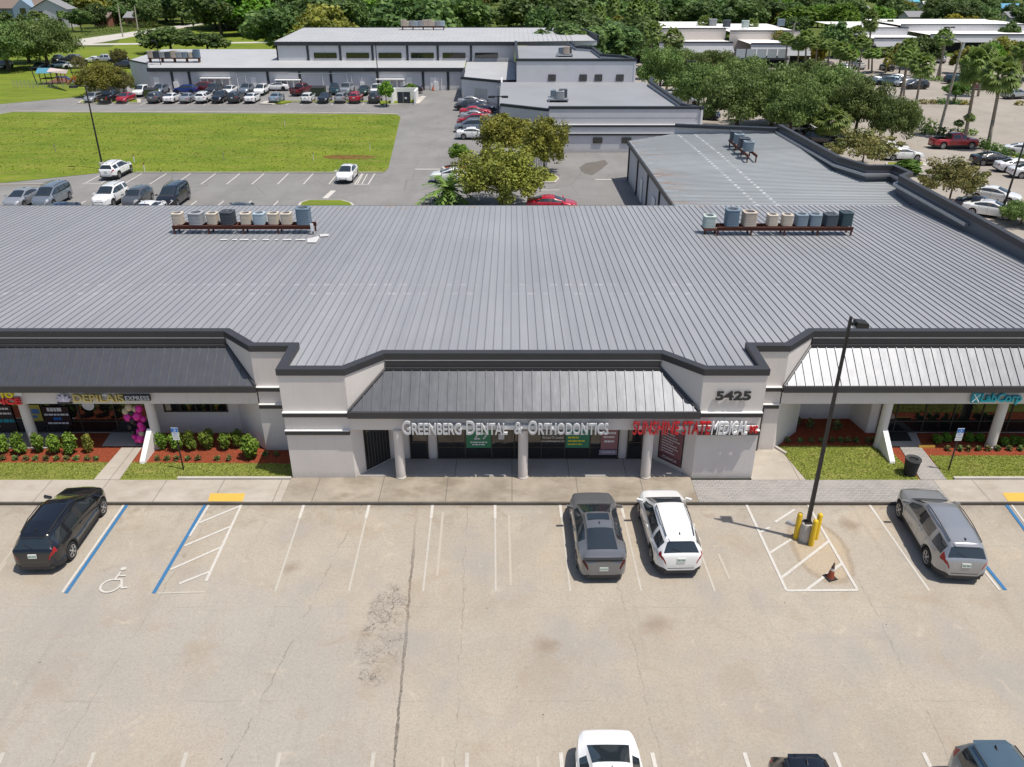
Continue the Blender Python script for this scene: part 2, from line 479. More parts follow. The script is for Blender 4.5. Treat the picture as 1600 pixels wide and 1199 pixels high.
def m_grass(name, c1, c2, c3, s=1.0):
    nb = NB(name)
    c = nb.mix(nb.ramp(nb.noise(.16*s, 6, .62, (.6, 1.5, 1)), .35, .68), c1, c2)
    c = nb.mix(nb.m('MULTIPLY', nb.ramp(nb.noise(.45*s, 7, .7, (.5, 1.6, 1)), .5, .7), .75), c, c3)
    c = nb.mix(nb.m('MULTIPLY', nb.ramp(nb.noise(2.2*s, 6, .75, (.6, 1.6, 1)), .5, .72), .55), c, mul(c1, .55))
    c = nb.mix(nb.m('MULTIPLY', nb.ramp(nb.noise(11*s, 4, .75), .48, .7), .55), c, mul(c2, 1.35))
    nb.bump(nb.noise(9*s, 5, .75), .06, .8)
    return nb.done(c, .95, 0, .15)
MT['field'] = m_grass('field_grass', (.10, .16, .016), (.19, .235, .026), (.27, .225, .065))
MT['lawn'] = m_grass('lawn_grass', (.16, .20, .03), (.25, .28, .06), (.38, .33, .12), 3.0)
MT['ground'] = m_grass('suburb_ground', (.07, .105, .02), (.11, .14, .03), (.16, .15, .06), .3)

def m_paint(name, col, wear):
    nb = NB(name)
    k = nb.ramp(nb.noise(9, 6, .8), .62-wear*.32, .78-wear*.12)
    k = nb.m('MULTIPLY', k, min(1.0, .35+wear))
    c = nb.mix(k, mul(col, 1.0), (.41, .37, .315))
    c = nb.mix(nb.m('MULTIPLY', nb.noise(1.3, 5, .7), wear*.9, clamp=True), c, (.41, .37, .315))
    return nb.done(c, .85, 0, .2)
MT['line'] = m_paint('white_line_paint', (.62, .60, .56), .5)
MT['line_worn'] = m_paint('worn_white_line_paint', (.56, .535, .49), .85)
MT['line_blue'] = m_paint('blue_line_paint', (.025, .15, .33), .12)
MT['line_old'] = m_paint('faded_line_paint', (.50, .43, .335), .85)
MT['yellow_tile'] = M_plain('yellow_ramp_paint', (.66, .40, .07), .8, var=.15, scale=6)

MT['glass'] = M_plain('dark_storefront_glass', (.010, .011, .012), .03, 0, 1.0, .1, coat=.5)
MT['carglass'] = M_plain('tinted_car_glass', (.018, .025, .03), .03, 0, 1.0, .1, coat=.6)
MT['frame'] = M_plain('bronze_frame', (.05, .04, .033), .5)
MT['rubber'] = M_plain('black_rubber', (.018, .018, .019), .85)
MT['plastic'] = M_plain('black_plastic', (.025, .025, .027), .6)
MT['alloy'] = M_plain('silver_alloy', (.55, .55, .56), .35, .7)
MT['chrome'] = M_plain('chrome', (.7, .7, .7), .15, 1.0)
MT['red_lens'] = M_plain('red_lens', (.33, .012, .015), .2, var=.05)
MT['clear_lens'] = M_plain('clear_lens', (.62, .63, .65), .12, .2)
MT['plate'] = M_plain('plate_white', (.62, .66, .62), .5)
MT['steel'] = M_plain('galvanised_steel', (.42, .43, .45), .45, .6)
MT['pole'] = M_plain('dark_bronze_pole', (.028, .026, .026), .5, .2)
MT['concrete_pole'] = M_plain('concrete_pole', (.42, .37, .31), .9)
MT['wood_pole'] = M_plain('grey_wood_pole', (.30, .26, .22), .95)
MT['yellow'] = M_plain('yellow_bollard_paint', (.72, .47, .015), .5, var=.08)
MT['orange'] = M_plain('dirty_orange_rubber', (.26, .055, .02), .75, var=.5, scale=6)
MT['white'] = M_plain('white_plastic', (.78, .78, .77), .5, var=.05)
MT['rust'] = M_plain('rust_steel', (.10, .032, .02), .85, var=.35, scale=5)
MT['bark'] = M_plain('bark', (.12, .095, .075), .95, var=.3, scale=6)
MT['palm_bark'] = M_plain('palm_bark', (.27, .23, .19), .95, var=.25, scale=6)
MT['sign_face'] = M_plain('sign_white', (.76, .77, .78), .5, var=.03)
MT['sign_blue'] = M_plain('sign_blue', (.02, .16, .50), .5, var=.05)
MT['red_letter'] = M_plain('red_letter_face', (.48, .012, .02), .4, var=.1)
MT['white_letter'] = M_plain('white_letter_face', (.78, .78, .79), .45, var=.04)
MT['grey_letter'] = M_plain('grey_letter_face', (.60, .605, .62), .45, var=.04)
MT['gold_letter'] = M_plain('gold_letter_face', (.47, .39, .15), .4, .3)
MT['yellow_letter'] = M_plain('yellow_letter_face', (.80, .65, .02), .45, var=.05)
MT['teal_letter'] = M_plain('teal_letter_face', (.0, .30, .38), .4, var=.05)
MT['black_letter'] = M_plain('charcoal_letter', (.03, .032, .036), .5)

def m_leaf(name, dark, light, trans=.25):
    nb = NB(name)
    at = nb.n('ShaderNodeAttribute'); at.attribute_name = 'tone'
    oi = nb.n('ShaderNodeObjectInfo')
    c = nb.mix(at.outputs['Fac'], dark, light)
    hv = nb.n('ShaderNodeHueSaturation'); nb.put(hv.inputs['Color'], c)
    nb.put(hv.inputs['Value'], nb.m('ADD', .72, nb.m('MULTIPLY', oi.outputs['Random'], .55)))
    nb.put(hv.inputs['Hue'], nb.m('ADD', .485, nb.m('MULTIPLY', oi.outputs['Random'], .03)))
    nb.done(hv.outputs[0], .6, 0, .3)
    tr = nb.n('ShaderNodeBsdfTranslucent'); nb.put(tr.inputs[0], nb.mix(.5, hv.outputs[0], mul(light, 1.3)))
    ms = nb.n('ShaderNodeMixShader'); ms.inputs[0].default_value = trans
    nb.t.links.new(nb.b.outputs[0], ms.inputs[1]); nb.t.links.new(tr.outputs[0], ms.inputs[2])
    out = [n for n in nb.t.nodes if n.type == 'OUTPUT_MATERIAL'][0]
    nb.t.links.new(ms.outputs[0], out.inputs[0])
    return nb.mat
MT['leaf_oak'] = m_leaf('oak_leaves', (.075, .125, .03), (.22, .30, .085))
MT['leaf_wood'] = m_leaf('wood_leaves', (.05, .095, .026), (.15, .225, .06))
MT['leaf_olive'] = m_leaf('olive_leaves', (.12, .132, .024), (.30, .295, .05))
MT['leaf_bright'] = m_leaf('bright_leaves', (.08, .18, .015), (.20, .33, .04))
MT['leaf_yellow'] = m_leaf('yellow_leaves', (.16, .15, .012), (.34, .28, .03))
MT['leaf_rusty'] = m_leaf('rusty_leaves', (.10, .12, .035), (.26, .23, .08))
MT['frond'] = m_leaf('palm_fronds', (.085, .16, .025), (.25, .33, .08))
MT['frond_dry'] = m_leaf('dry_fronds', (.15, .11, .045), (.25, .19, .08))
MT['shrub'] = m_leaf('shrub_leaves', (.07, .125, .013), (.21, .31, .04))
MT['hedge'] = m_leaf('hedge_leaves', (.05, .12, .016), (.13, .22, .035))
MT['blade'] = m_leaf('grass_blades', (.15, .20, .03), (.40, .40, .11))

PAINT = {}
def paint(name):
    if name not in PAINT:
        cols = dict(black=(.006,.007,.010), white=(.78,.78,.77), silver=(.42,.43,.45), grey=(.13,.135,.145), darkgrey=(.045,.048,.055),
                    red=(.36,.012,.025), maroon=(.11,.012,.016), blue=(.012,.035,.20), navy=(.012,.02,.05), slate=(.11,.17,.215),
                    teal=(.02,.06,.075), steel=(.24,.27,.31), brightred=(.46,.012,.03), green=(.015,.045,.035), lightblue=(.30,.38,.45),
                    gunmetal=(.20,.205,.215), bronze=(.36,.37,.385))
        nb = NB('car_paint_'+name)
        met = name in ('silver','grey','darkgrey','blue','slate','teal','steel','gunmetal','bronze','lightblue')
        c = nb.mix(nb.noise(2.5, 3), mul(cols[name], .94), mul(cols[name], 1.06))
        PAINT[name] = nb.done(c, .3 if met else .22, .5 if met else 0., .5, 1.0)
        nb.b.inputs['Coat Roughness'].default_value = .015
    return PAINT[name]
# ------------------------------------------------------------------ cars
def kids(o):
    if o.name not in KIDS: KIDS[o.name] = list(o.children)
    return KIDS[o.name]

def dup(root, loc, rz=0.0, label=None, group=None, scale=None, skip=()):
    def rec(o, par):
        c = o.copy(); COL.objects.link(c)
        if par is not None: c.parent = par
        for ch in kids(o):
            if ch.name.split('.')[0] in skip: continue
            rec(ch, c)
        return c
    r = rec(root, None)
    r.location = loc
    r.rotation_euler = (0, 0, rz)
    if scale is not None: r.scale = scale if isinstance(scale, (tuple, list)) else (scale,)*3
    if label: r['label'] = label
    if group: r['group'] = group
    return r

CARS = {
 'sedan': dict(L=4.85, W=.92, wr=.335, xf=1.45, xr=-1.38,
  zt=[(-2.42,.60),(-2.40,.82),(-2.35,.98),(-2.25,1.05),(-1.72,1.11),(-.95,1.39),(-.45,1.445),(-.1,1.45),(.25,1.41),(1.16,1.06),(1.30,1.0),(2.05,.87),(2.32,.74),(2.40,.6),(2.42,.5)],
  zs=[(-2.42,.55),(-2.38,.80),(-2.28,.95),(-1.75,1.01),(1.0,.95),(1.28,.93),(2.05,.81),(2.32,.66),(2.42,.48)],
  wt=[(-2.42,.48),(-2.25,.70),(-1.72,.66),(-.95,.57),(.25,.58),(1.16,.70),(1.30,.77),(2.05,.70),(2.42,.36)],
  ws=(.25,1.16), rw=(-1.72,-.95), sw=(-1.35,.98), bp=(-.28,.02), roof=(-.95,.25)),
 'muscle': dict(L=5.0, W=.955, wr=.36, xf=1.52, xr=-1.48,
  zt=[(-2.5,.60),(-2.48,.84),(-2.44,1.02),(-2.30,1.10),(-1.95,1.13),(-.85,1.39),(-.4,1.445),(-.2,1.45),(.15,1.405),(1.05,1.08),(1.2,1.03),(2.15,.90),(2.40,.76),(2.48,.6),(2.5,.5)],
  zs=[(-2.5,.55),(-2.46,.82),(-2.36,1.0),(-1.75,1.04),(.9,.97),(1.15,.95),(2.15,.83),(2.40,.68),(2.5,.48)],
  wt=[(-2.5,.55),(-2.30,.76),(-1.95,.64),(-.85,.55),(.15,.57),(1.05,.72),(1.2,.8),(2.15,.74),(2.5,.40)],
  ws=(.15,1.05), rw=(-1.88,-.85), sw=(-1.3,.88), bp=(-.3,.0), roof=(-.85,.15)),
 'suv': dict(L=4.8, W=.955, wr=.37, xf=1.47, xr=-1.40,
  zt=[(-2.40,.68),(-2.385,.90),(-2.34,1.08),(-2.27,1.16),(-2.0,1.52),(-1.9,1.60),(-1.2,1.69),(-.15,1.715),(.25,1.665),(1.24,1.18),(1.38,1.12),(2.03,1.0),(2.30,.86),(2.38,.66),(2.40,.55)],
  zs=[(-2.40,.64),(-2.36,.95),(-2.25,1.08),(1.1,1.05),(1.33,1.03),(2.03,.91),(2.30,.74),(2.40,.5)],
  wt=[(-2.40,.60),(-2.3,.76),(-2.0,.56),(-1.9,.59),(-1.2,.66),(.25,.63),(1.24,.76),(1.38,.82),(2.03,.75),(2.40,.40)],
  ws=(.25,1.24), rw=(-2.27,-2.0), sw=(-1.95,1.05), bp=(-.3,-.02), cp=(-1.28,-1.08), roof=(-1.97,.25)),
 'longsuv': dict(L=5.1, W=.97, wr=.385, xf=1.58, xr=-1.47,
  zt=[(-2.55,.68),(-2.535,.92),(-2.49,1.10),(-2.43,1.17),(-2.24,1.56),(-2.12,1.65),(-1.3,1.735),(0,1.75),(.34,1.70),(1.2,1.24),(1.38,1.17),(2.18,1.06),(2.45,.92),(2.53,.70),(2.55,.55)],
  zs=[(-2.55,.64),(-2.51,.97),(-2.4,1.09),(1.05,1.07),(1.30,1.06),(2.18,.96),(2.45,.80),(2.55,.5)],
  wt=[(-2.55,.64),(-2.45,.78),(-2.24,.63),(-1.4,.68),(.34,.67),(1.2,.77),(1.38,.83),(2.18,.77),(2.55,.44)],
  ws=(.34,1.2), rw=(-2.43,-2.24), sw=(-2.15,1.0), bp=(-.42,-.12), cp=(-1.42,-1.18), roof=(-2.2,.34)),
 'minivan': dict(L=5.1, W=.98, wr=.345, xf=1.62, xr=-1.42,
  zt=[(-2.55,.65),(-2.53,.95),(-2.50,1.12),(-2.45,1.18),(-2.28,1.62),(-2.2,1.70),(-1.3,1.75),(.2,1.75),(.6,1.69),(1.55,1.16),(1.7,1.08),(2.25,.92),(2.45,.78),(2.53,.62),(2.55,.5)],
  zs=[(-2.55,.6),(-2.52,.98),(-2.42,1.07),(1.4,1.0),(1.7,.97),(2.25,.83),(2.45,.68),(2.55,.48)],
  wt=[(-2.55,.6),(-2.48,.82),(-2.28,.74),(.3,.71),(1.55,.76),(1.7,.8),(2.25,.74),(2.55,.48)],
  ws=(.6,1.55), rw=(-2.45,-2.28), sw=(-2.2,1.35), bp=(-.1,.1), cp=(-1.25,-1.08), roof=(-2.22,.6)),
 'hatch': dict(L=4.4, W=.90, wr=.33, xf=1.33, xr=-1.28,
  zt=[(-2.2,.62),(-2.18,.88),(-2.14,1.0),(-2.06,1.08),(-1.6,1.42),(-1.4,1.48),(-.6,1.52),(.1,1.52),(.45,1.46),(1.12,1.08),(1.25,1.02),(1.85,.9),(2.1,.77),(2.18,.6),(2.2,.5)],
  zs=[(-2.2,.58),(-2.16,.88),(-2.05,1.0),(1.0,.97),(1.25,.95),(1.85,.83),(2.1,.68),(2.2,.48)],
  wt=[(-2.2,.5),(-2.06,.72),(-1.6,.6),(.3,.61),(1.12,.70),(1.25,.77),(1.85,.72),(2.2,.42)],
  ws=(.45,1.12), rw=(-2.06,-1.6), sw=(-1.75,.98), bp=(-.3,-.05), roof=(-1.55,.45)),
 'pickup': dict(L=5.9, W=.99, wr=.41, xf=1.85, xr=-1.75,
  zt=[(-2.95,.7),(-2.94,1.0),(-2.92,1.17),(-2.88,1.22),(-.85,1.22),(-.83,1.3),(-.70,1.76),(-.6,1.84),(-.1,1.89),(.55,1.89),(.85,1.82),(1.42,1.33),(1.55,1.27),(2.55,1.2),(2.85,1.08),(2.93,.8),(2.95,.6)],
  zs=[(-2.95,.66),(-2.93,1.0),(-2.86,1.17),(1.3,1.2),(1.55,1.19),(2.55,1.12),(2.85,.95),(2.95,.55)],
  wt=[(-2.95,.8),(-2.85,.88),(-.85,.86),(-.7,.70),(.3,.70),(1.42,.78),(1.55,.84),(2.55,.82),(2.95,.6)],
  ws=(.85,1.42), rw=(-.83,-.70), sw=(-.62,1.25), bp=(.3,.5), roof=(-.68,.85), bed=(-2.8,-1.0)),
}

def interp(tab, x):
    return float(np.interp(x, [a for a, _ in tab], [b for _, b in tab]))

def car_proto(kind):
    K = CARS[kind]
    L2 = K['L']/2; Wm = K['W']; wr = K['wr']
    RA = wr+.045
    xs = set()
    for tab in ('zt', 'zs', 'wt'):
        xs |= {round(a, 3) for a, _ in K[tab]}
    xs |= {round(x, 3) for x in np.arange(-L2+.12, L2-.08, .16)}
    for xc in (K['xf'], K['xr']):
        xs |= {round(xc+RA*math.cos(t), 3) for t in np.linspace(0, math.pi, 15)}
        xs |= {round(xc-RA-.004, 3), round(xc+RA+.004, 3)}
    for key in ('ws', 'rw', 'sw', 'bp', 'cp', 'roof', 'bed'):
        if key in K: xs |= {round(v, 3) for v in K[key]}
    SEAMS = [K['bp'][0]+.1, K['ws'][1]-.12, max(K['xr']+.42, K['bp'][0]-1.02)] if kind != 'pickup' else [K['bp'][0]+.1, K['ws'][1]-.12, -.55]
    for v in SEAMS: xs |= {round(v-.008, 3), round(v+.008, 3)}
    xs = sorted(x for x in xs if -L2 <= x <= L2)
    xs2 = [xs[0]]
    for x in xs[1:]:
        if x-xs2[-1] > .0035: xs2.append(x)
    xs = xs2
    def wmax(x):
        a = L2-abs(x)
        pts = [(0,.58),(.03,.70),(.09,.80),(.2,.88),(.4,.94),(.75,.985),(1.2,1.0),(9,1.0)]
        if x > 0: pts = [(0,.44),(.03,.56),(.09,.68),(.2,.79),(.4,.895),(.7,.965),(1.1,.995),(9,1.0)]
        return Wm*interp(pts, a)
    rings = []
    for x in xs:
        zt, zs, wt = interp(K['zt'], x), interp(K['zs'], x), interp(K['wt'], x)
        zt = max(zt, zs+.02)
        w = wmax(x)
        wt = min(wt, w*.97)
        zb = .235
        if L2-x < .35: zb = .235+.12*(1-(L2-x)/.35)**2
        if x+L2 < .35: zb = .27+.16*(1-(x+L2)/.35)**2
        for xc in (K['xf'], K['xr']):
            if abs(x-xc) < RA: zb = max(zb, wr+math.sqrt(RA*RA-(x-xc)**2))
        zb = min(zb, zs-.06)
        hh = min(.125, (zt-zs)*.38)
        lr = lambda t: zb+(zs-zb)*t
        s5 = (.94*w, zs)
        e = (wt, zt-hh)
        def gl(t): return (s5[0]+(e[0]-s5[0])*t+.025*math.sin(math.pi*t)*(1 if zt-zs > .25 else 0), s5[1]+(e[1]-s5[1])*t)
        flare = 1.0+(.012 if any(abs(x-c) < RA+.05 for c in (K['xf'], K['xr'])) else 0)
        ring = [(.86*w, zb), (.965*w, zb+.02), (w*flare, lr(.28)), (w*flare, lr(.58)), (.975*w, lr(.86)), s5, gl(.09), gl(.5), gl(.92), e,
                (wt-.085*min(1, wt), zt-hh*.42), (.68*wt, zt-.13*hh), (.36*wt, zt), (0, zt+.004)]
        rings.append(ring)
    nj = len(rings[0])
    parts = {k: MB() for k in ('body','windscreen','rear_window','window_l','window_r','headlight_l','headlight_r','taillight_l','taillight_r','trim')}
    idx = {k: {} for k in parts}
    def vert(part, i, j, sgn):
        key = (i, j, sgn if j < nj-1 else 1)
        d = idx[part]
        if key not in d:
            y, z = rings[i][j]
            d[key] = len(parts[part].v)
            parts[part].v.append((xs[i], y*key[2], z))
        return d[key]
    def face(part, i, j, sgn):
        q = [vert(part, i, j, sgn), vert(part, i+1, j, sgn), vert(part, i+1, j+1, sgn), vert(part, i, j+1, sgn)]
        if sgn > 0: q = q[::-1]
        parts[part].f.append(q); parts[part].m.append(0)
    tallcab = kind in ('suv', 'longsuv', 'minivan', 'pickup', 'hatch')
    for i in range(len(xs)-1):
        xm = (xs[i]+xs[i+1])/2
        for j in range(nj-1):
            for sgn in (-1, 1):
                lr = 'l' if sgn > 0 else 'r'
                p = 'body'
                gh = rings[i][9][1]-rings[i][5][1]
                if 'bed' in K and K['bed'][0] < xm < K['bed'][1] and j >= 10: continue
                if j in (6, 7) and K['sw'][0] < xm < K['sw'][1] and min(gh, rings[i+1][9][1]-rings[i+1][5][1]) > .08:
                    pil = K['bp'][0] < xm < K['bp'][1] or ('cp' in K and K['cp'][0] < xm < K['cp'][1])
                    p = ('trim' if kind != 'pickup' and not (kind in ('longsuv', 'suv') and 'cp' in K and K['cp'][0] < xm < K['cp'][1]) else 'body') if pil else 'window_'+lr
                elif j >= 10 and K['ws'][0] < xm < K['ws'][1]: p = 'windscreen'
                elif j >= 10 and K['rw'][0] < xm < K['rw'][1]: p = 'rear_window'
                elif K['ws'][1] < xm < K['ws'][1]+.13 and j >= 10: p = 'trim'
                elif L2-.42 < xm < L2-.045 and j == 4: p = 'headlight_'+lr
                elif xm < -L2+(.34 if kind in ('suv', 'longsuv') else .2) and xm > -L2+.012 and j in ((4, 5, 6) if not tallcab else ((4, 5, 6) if kind in ('suv', 'longsuv') else (4, 5, 6, 7, 8))) and kind != 'pickup': p = 'taillight_'+lr
                elif kind == 'pickup' and xm < -L2+.1 and j in (3, 4): p = 'taillight_'+lr
                elif j in (1, 2, 3, 4, 5) and any(abs(xm-v) < .006 for v in SEAMS): p = 'trim'
                elif j <= 0: p = 'trim'
                elif j == 1 and kind in ('suv', 'longsuv', 'pickup'): p = 'trim'
                face(p, i, j, sgn)
    for i, rev in ((0, True), (len(xs)-1, False)):
        lp = [vert('body', i, j, -1) for j in range(nj)]+[vert('body', i, j, 1) for j in range(nj-2, -1, -1)]
        parts['body'].f.append(lp[::-1] if rev else lp); parts['body'].m.append(0)
    root = thing(kind+'_car_source', 'x', 'car')
    body = parts['body'].obj('body', paint('white'), root, 40)
    parts['windscreen'].obj('windscreen', MT['carglass'], root, True)
    parts['rear_window'].obj('rear_window', MT['carglass'], root, True)
    for s in 'lr':
        parts['window_'+s].obj('side_window', MT['carglass'], root, True)
        parts['headlight_'+s].obj('headlight', MT['clear_lens'], root, True)
        parts['taillight_'+s].obj('taillight', MT['red_lens'] if kind != 'muscle' else M_plain('smoked_red_lens', (.07,.006,.008), .15), root, True)
    t = parts['trim']
    t.box(-L2+.28, L2-.35, -Wm+.3, Wm-.3, .22, .6)
    # grille and lower rear diffuser as shallow proud pieces
    zf = interp(K['zt'], L2-.05)
    t.hexa([(L2-.10,-.44,.36),(L2+.006,-.40,.36),(L2+.006,.40,.36),(L2-.10,.44,.36)], [(L2-.12,-.44,zf-.06),(L2-.02,-.40,zf-.06),(L2-.02,.40,zf-.06),(L2-.12,.44,zf-.06)])
    t.hexa([(-L2-.012,-.62,.30),(-L2+.1,-.70,.30),(-L2+.1,.70,.30),(-L2-.012,.62,.30)], [(-L2-.012,-.6,.43),(-L2+.1,-.70,.43),(-L2+.1,.70,.43),(-L2-.012,.6,.43)])
    t.obj('trim', MT['plastic'], root, 30)
    zp = 1.0 if tallcab and kind != 'pickup' else .8
    xp = min(-L2+.03, min(a for a, b in K['zt'] if b >= zp-.13 and a < 0))
    p = MB(); p.hexa([(xp-.035,-.16,zp-.17),(xp+.03,-.16,zp-.17),(xp+.03,.16,zp-.17),(xp-.035,.16,zp-.17)], [(xp-.01,-.16,zp-.01),(xp+.05,-.16,zp-.01),(xp+.05,.16,zp-.01),(xp-.01,.16,zp-.01)])
    po = p.obj('number_plate', MT['plate'], root)
    pm = MB()
    for k in range(6):
        yk = -.115+.046*k+(.006 if k > 2 else -.006)
        pm.hexa([(xp-.034,yk-.012,zp-.125),(xp-.02,yk-.012,zp-.125),(xp-.02,yk+.012,zp-.125),(xp-.034,yk+.012,zp-.125)], [(xp-.022,yk-.012,zp-.055),(xp-.008,yk-.012,zp-.055),(xp-.008,yk+.012,zp-.055),(xp-.022,yk+.012,zp-.055)])
    pm.obj('plate_print', M_plain('plate_print_green', (.05,.13,.08), .6), po)
    if kind in ('suv', 'longsuv', 'hatch', 'minivan'):
        wp = MB(); x_a = K['rw'][0]+.02; x_b = K['rw'][0]+(K['rw'][1]-K['rw'][0])*.45
        za, zb_ = interp(K['zt'], x_a)+.015, interp(K['zt'], x_b)+.02
        wp.tube((x_a-.02,0,za), (x_b-.03,.34,zb_-.02), .012, n=5); wp.obj('rear_wiper', MT['plastic'], root)
        bs = MB(); bs.hexa([(-L2-.004,-.5,.52),(-L2+.12,-.62,.52),(-L2+.12,.62,.52),(-L2-.004,.5,.52)], [(-L2-.004,-.5,.545),(-L2+.12,-.62,.545),(-L2+.12,.62,.545),(-L2-.004,.5,.545)]); bs.obj('bumper_strip', MT['plastic'], root)
    # mirrors
    xm = K['ws'][1]-.12; zm = interp(K['zs'], xm)+.06
    for s in (-1, 1):
        mb = MB()
        y0 = s*Wm*.93; y1 = s*(Wm+.19)
        ya, yb = min(y0, y1), max(y0, y1)
        mb.hexa([(xm-.06,ya,zm),(xm+.07,ya,zm),(xm+.07,yb,zm+.02),(xm-.06,yb,zm+.02)] , [(xm-.07,ya,zm+.07),(xm+.05,ya,zm+.07),(xm+.03,yb,zm+.16),(xm-.08,yb,zm+.16)])
        mb.obj('mirror', MT['plastic'] if kind != 'x' else None, root)
    # door handles and seams as thin strips
    for s in (-1, 1):
        for xh in ((K['bp'][0]-.02, K['bp'][0]-1.0)):
            if xh < K['xr']+.1: xh = K['xr']+.18
            z = interp(K['zs'], xh)-.1
            hb = MB(); yy = s*(Wm*.965)
            hb.box(xh-.1, xh+.08, min(yy, yy+s*.035), max(yy, yy+s*.035), z-.02, z+.015)
            hb.obj('door_handle', paint('white') if False else MT['plastic'], root)
    if kind in ('suv', 'longsuv', 'minivan'):
        for s in (-1, 1):
            r_ = MB()
            ya = [interp(K['wt'], x)-.07 for x in (K['roof'][0]+.15, -.6, K['roof'][1]-.2)]
            pts = [(K['roof'][0]+.15, s*ya[0], interp(K['zt'], K['roof'][0]+.15)+.0), (-1.1, s*ya[1], interp(K['zt'], -1.1)+.035), (-.2, s*ya[1], interp(K['zt'], -.2)+.035), (K['roof'][1]-.2, s*ya[2], interp(K['zt'], K['roof'][1]-.2))]
            r_.path(pts, [.018]*4, 6); r_.obj('roof_rail', MT['plastic'], root)
    if 'bed' not in K:
        xa = K['roof'][0]+.28
        f = MB(); z = interp(K['zt'], xa)
        f.hexa([(xa-.09,-.02,z-.01),(xa+.1,-.015,z-.01),(xa+.1,.015,z-.01),(xa-.09,.02,z-.01)], [(xa-.09,-.008,z+.075),(xa-.04,-.006,z+.07),(xa-.04,.006,z+.07),(xa-.09,.008,z+.075)])
        f.obj('antenna', MT['plastic'], root)
        if kind in ('suv', 'longsuv', 'hatch'):
            sp = MB(); x0 = K['roof'][0]+.05; z = interp(K['zt'], x0)
            wq = interp(K['wt'], x0)*.82
            sp.hexa([(x0-.13,-wq*.86,z-.06),(x0+.05,-wq,z-.04),(x0+.05,wq,z-.04),(x0-.13,wq*.86,z-.06)], [(x0-.13,-wq*.86,z-.03),(x0+.05,-wq,z+.005),(x0+.05,wq,z+.005),(x0-.13,wq*.86,z-.03)])
            sp.obj('spoiler', paint('white'), root, 30)
    if kind == 'muscle':
        sr = MB(); sr.box(-.42, -.02, -.42, .42, 1.446, 1.462); sr.obj('sunroof', MT['carglass'], root)
        sp = MB(); sp.hexa([(-2.46,-.7,1.05),(-2.28,-.74,1.09),(-2.28,.74,1.09),(-2.46,.7,1.05)], [(-2.47,-.7,1.13),(-2.34,-.74,1.125),(-2.34,.74,1.125),(-2.47,.7,1.13)])
        sp.obj('spoiler', MT['plastic'], root)
    if 'bed' in K:
        b = MB(); x0, x1 = K['bed']; yy = .80
        z0, z1 = .75, 1.225
        b.poly([(x0,-yy,z0),(x1,-yy,z0),(x1,yy,z0),(x0,yy,z0)])
        b.poly([(x0,-yy,z0),(x0,-yy,z1),(x1,-yy,z1),(x1,-yy,z0)]); b.poly([(x0,yy,z0),(x1,yy,z0),(x1,yy,z1),(x0,yy,z1)])
        b.poly([(x0,-yy,z0),(x0,yy,z0),(x0,yy,z1),(x0,-yy,z1)]); b.poly([(x1,-yy,z0),(x1,-yy,z1),(x1,yy,z1),(x1,yy,z0)])
        b.obj('cargo_bed', MT['plastic'], root)
    # wheels
    for xc in (K['xf'], K['xr']):
        for s in (-1, 1):
            yc = s*(Wm-.135)
            w = MB()
            w.lathe([(wr*.6,-.115),(wr*.93,-.115),(wr,-.085),(wr,.085),(wr*.93,.115),(wr*.6,.115)], (xc, yc, wr), 24, 'y')
            wo = w.obj('wheel', MT['rubber'], root, 35)
            m = MB()
            yo = yc+s*.10
            m.cur = 0
            n = 20
            a, b_ = wr*.58, wr*.68
            for k in range(n):
                t0, t1 = 2*math.pi*k/n, 2*math.pi*(k+1)/n
                P = lambda r, t, y: (xc+r*math.cos(t), y, wr+r*math.sin(t))
                ya, yb = yo+s*.012, yo+s*.022
                q = [P(a,t0,ya), P(b_,t0,yb), P(b_,t1,yb), P(a,t1,ya)]
                m.add(q, [(0,1,2,3)])
            for k in range(6):
                t = 2*math.pi*k/6+.3
                for dt in (-.13, .13):
                    c0, c1 = t+dt*2.2, t+dt
                    dx = .10*wr
                    u = Vector((math.cos(t+dt*.6), 0, math.sin(t+dt*.6))); v_ = Vector((-u.z, 0, u.x))
                    c = Vector((xc, yo+s*.022, wr))
                    p0, p1 = c+u*(.1*wr), c+u*(.6*wr)
                    m.add([p0-v_*.1*wr*.5, p1-v_*.1*wr*.5, p1+v_*.1*wr*.5, p0+v_*.1*wr*.5], [(0,1,2,3)])
            m.tube((xc, yo, wr), (xc, yo+s*.03, wr), wr*.17, wr*.14, 10)
            m.cur = 1
            m.tube((xc, yo-s*.02, wr), (xc, yo+s*.004, wr), wr*.6, wr*.6, 18)
            m.obj('rim', [MT['alloy'], MT['rubber']], wo)
    return root

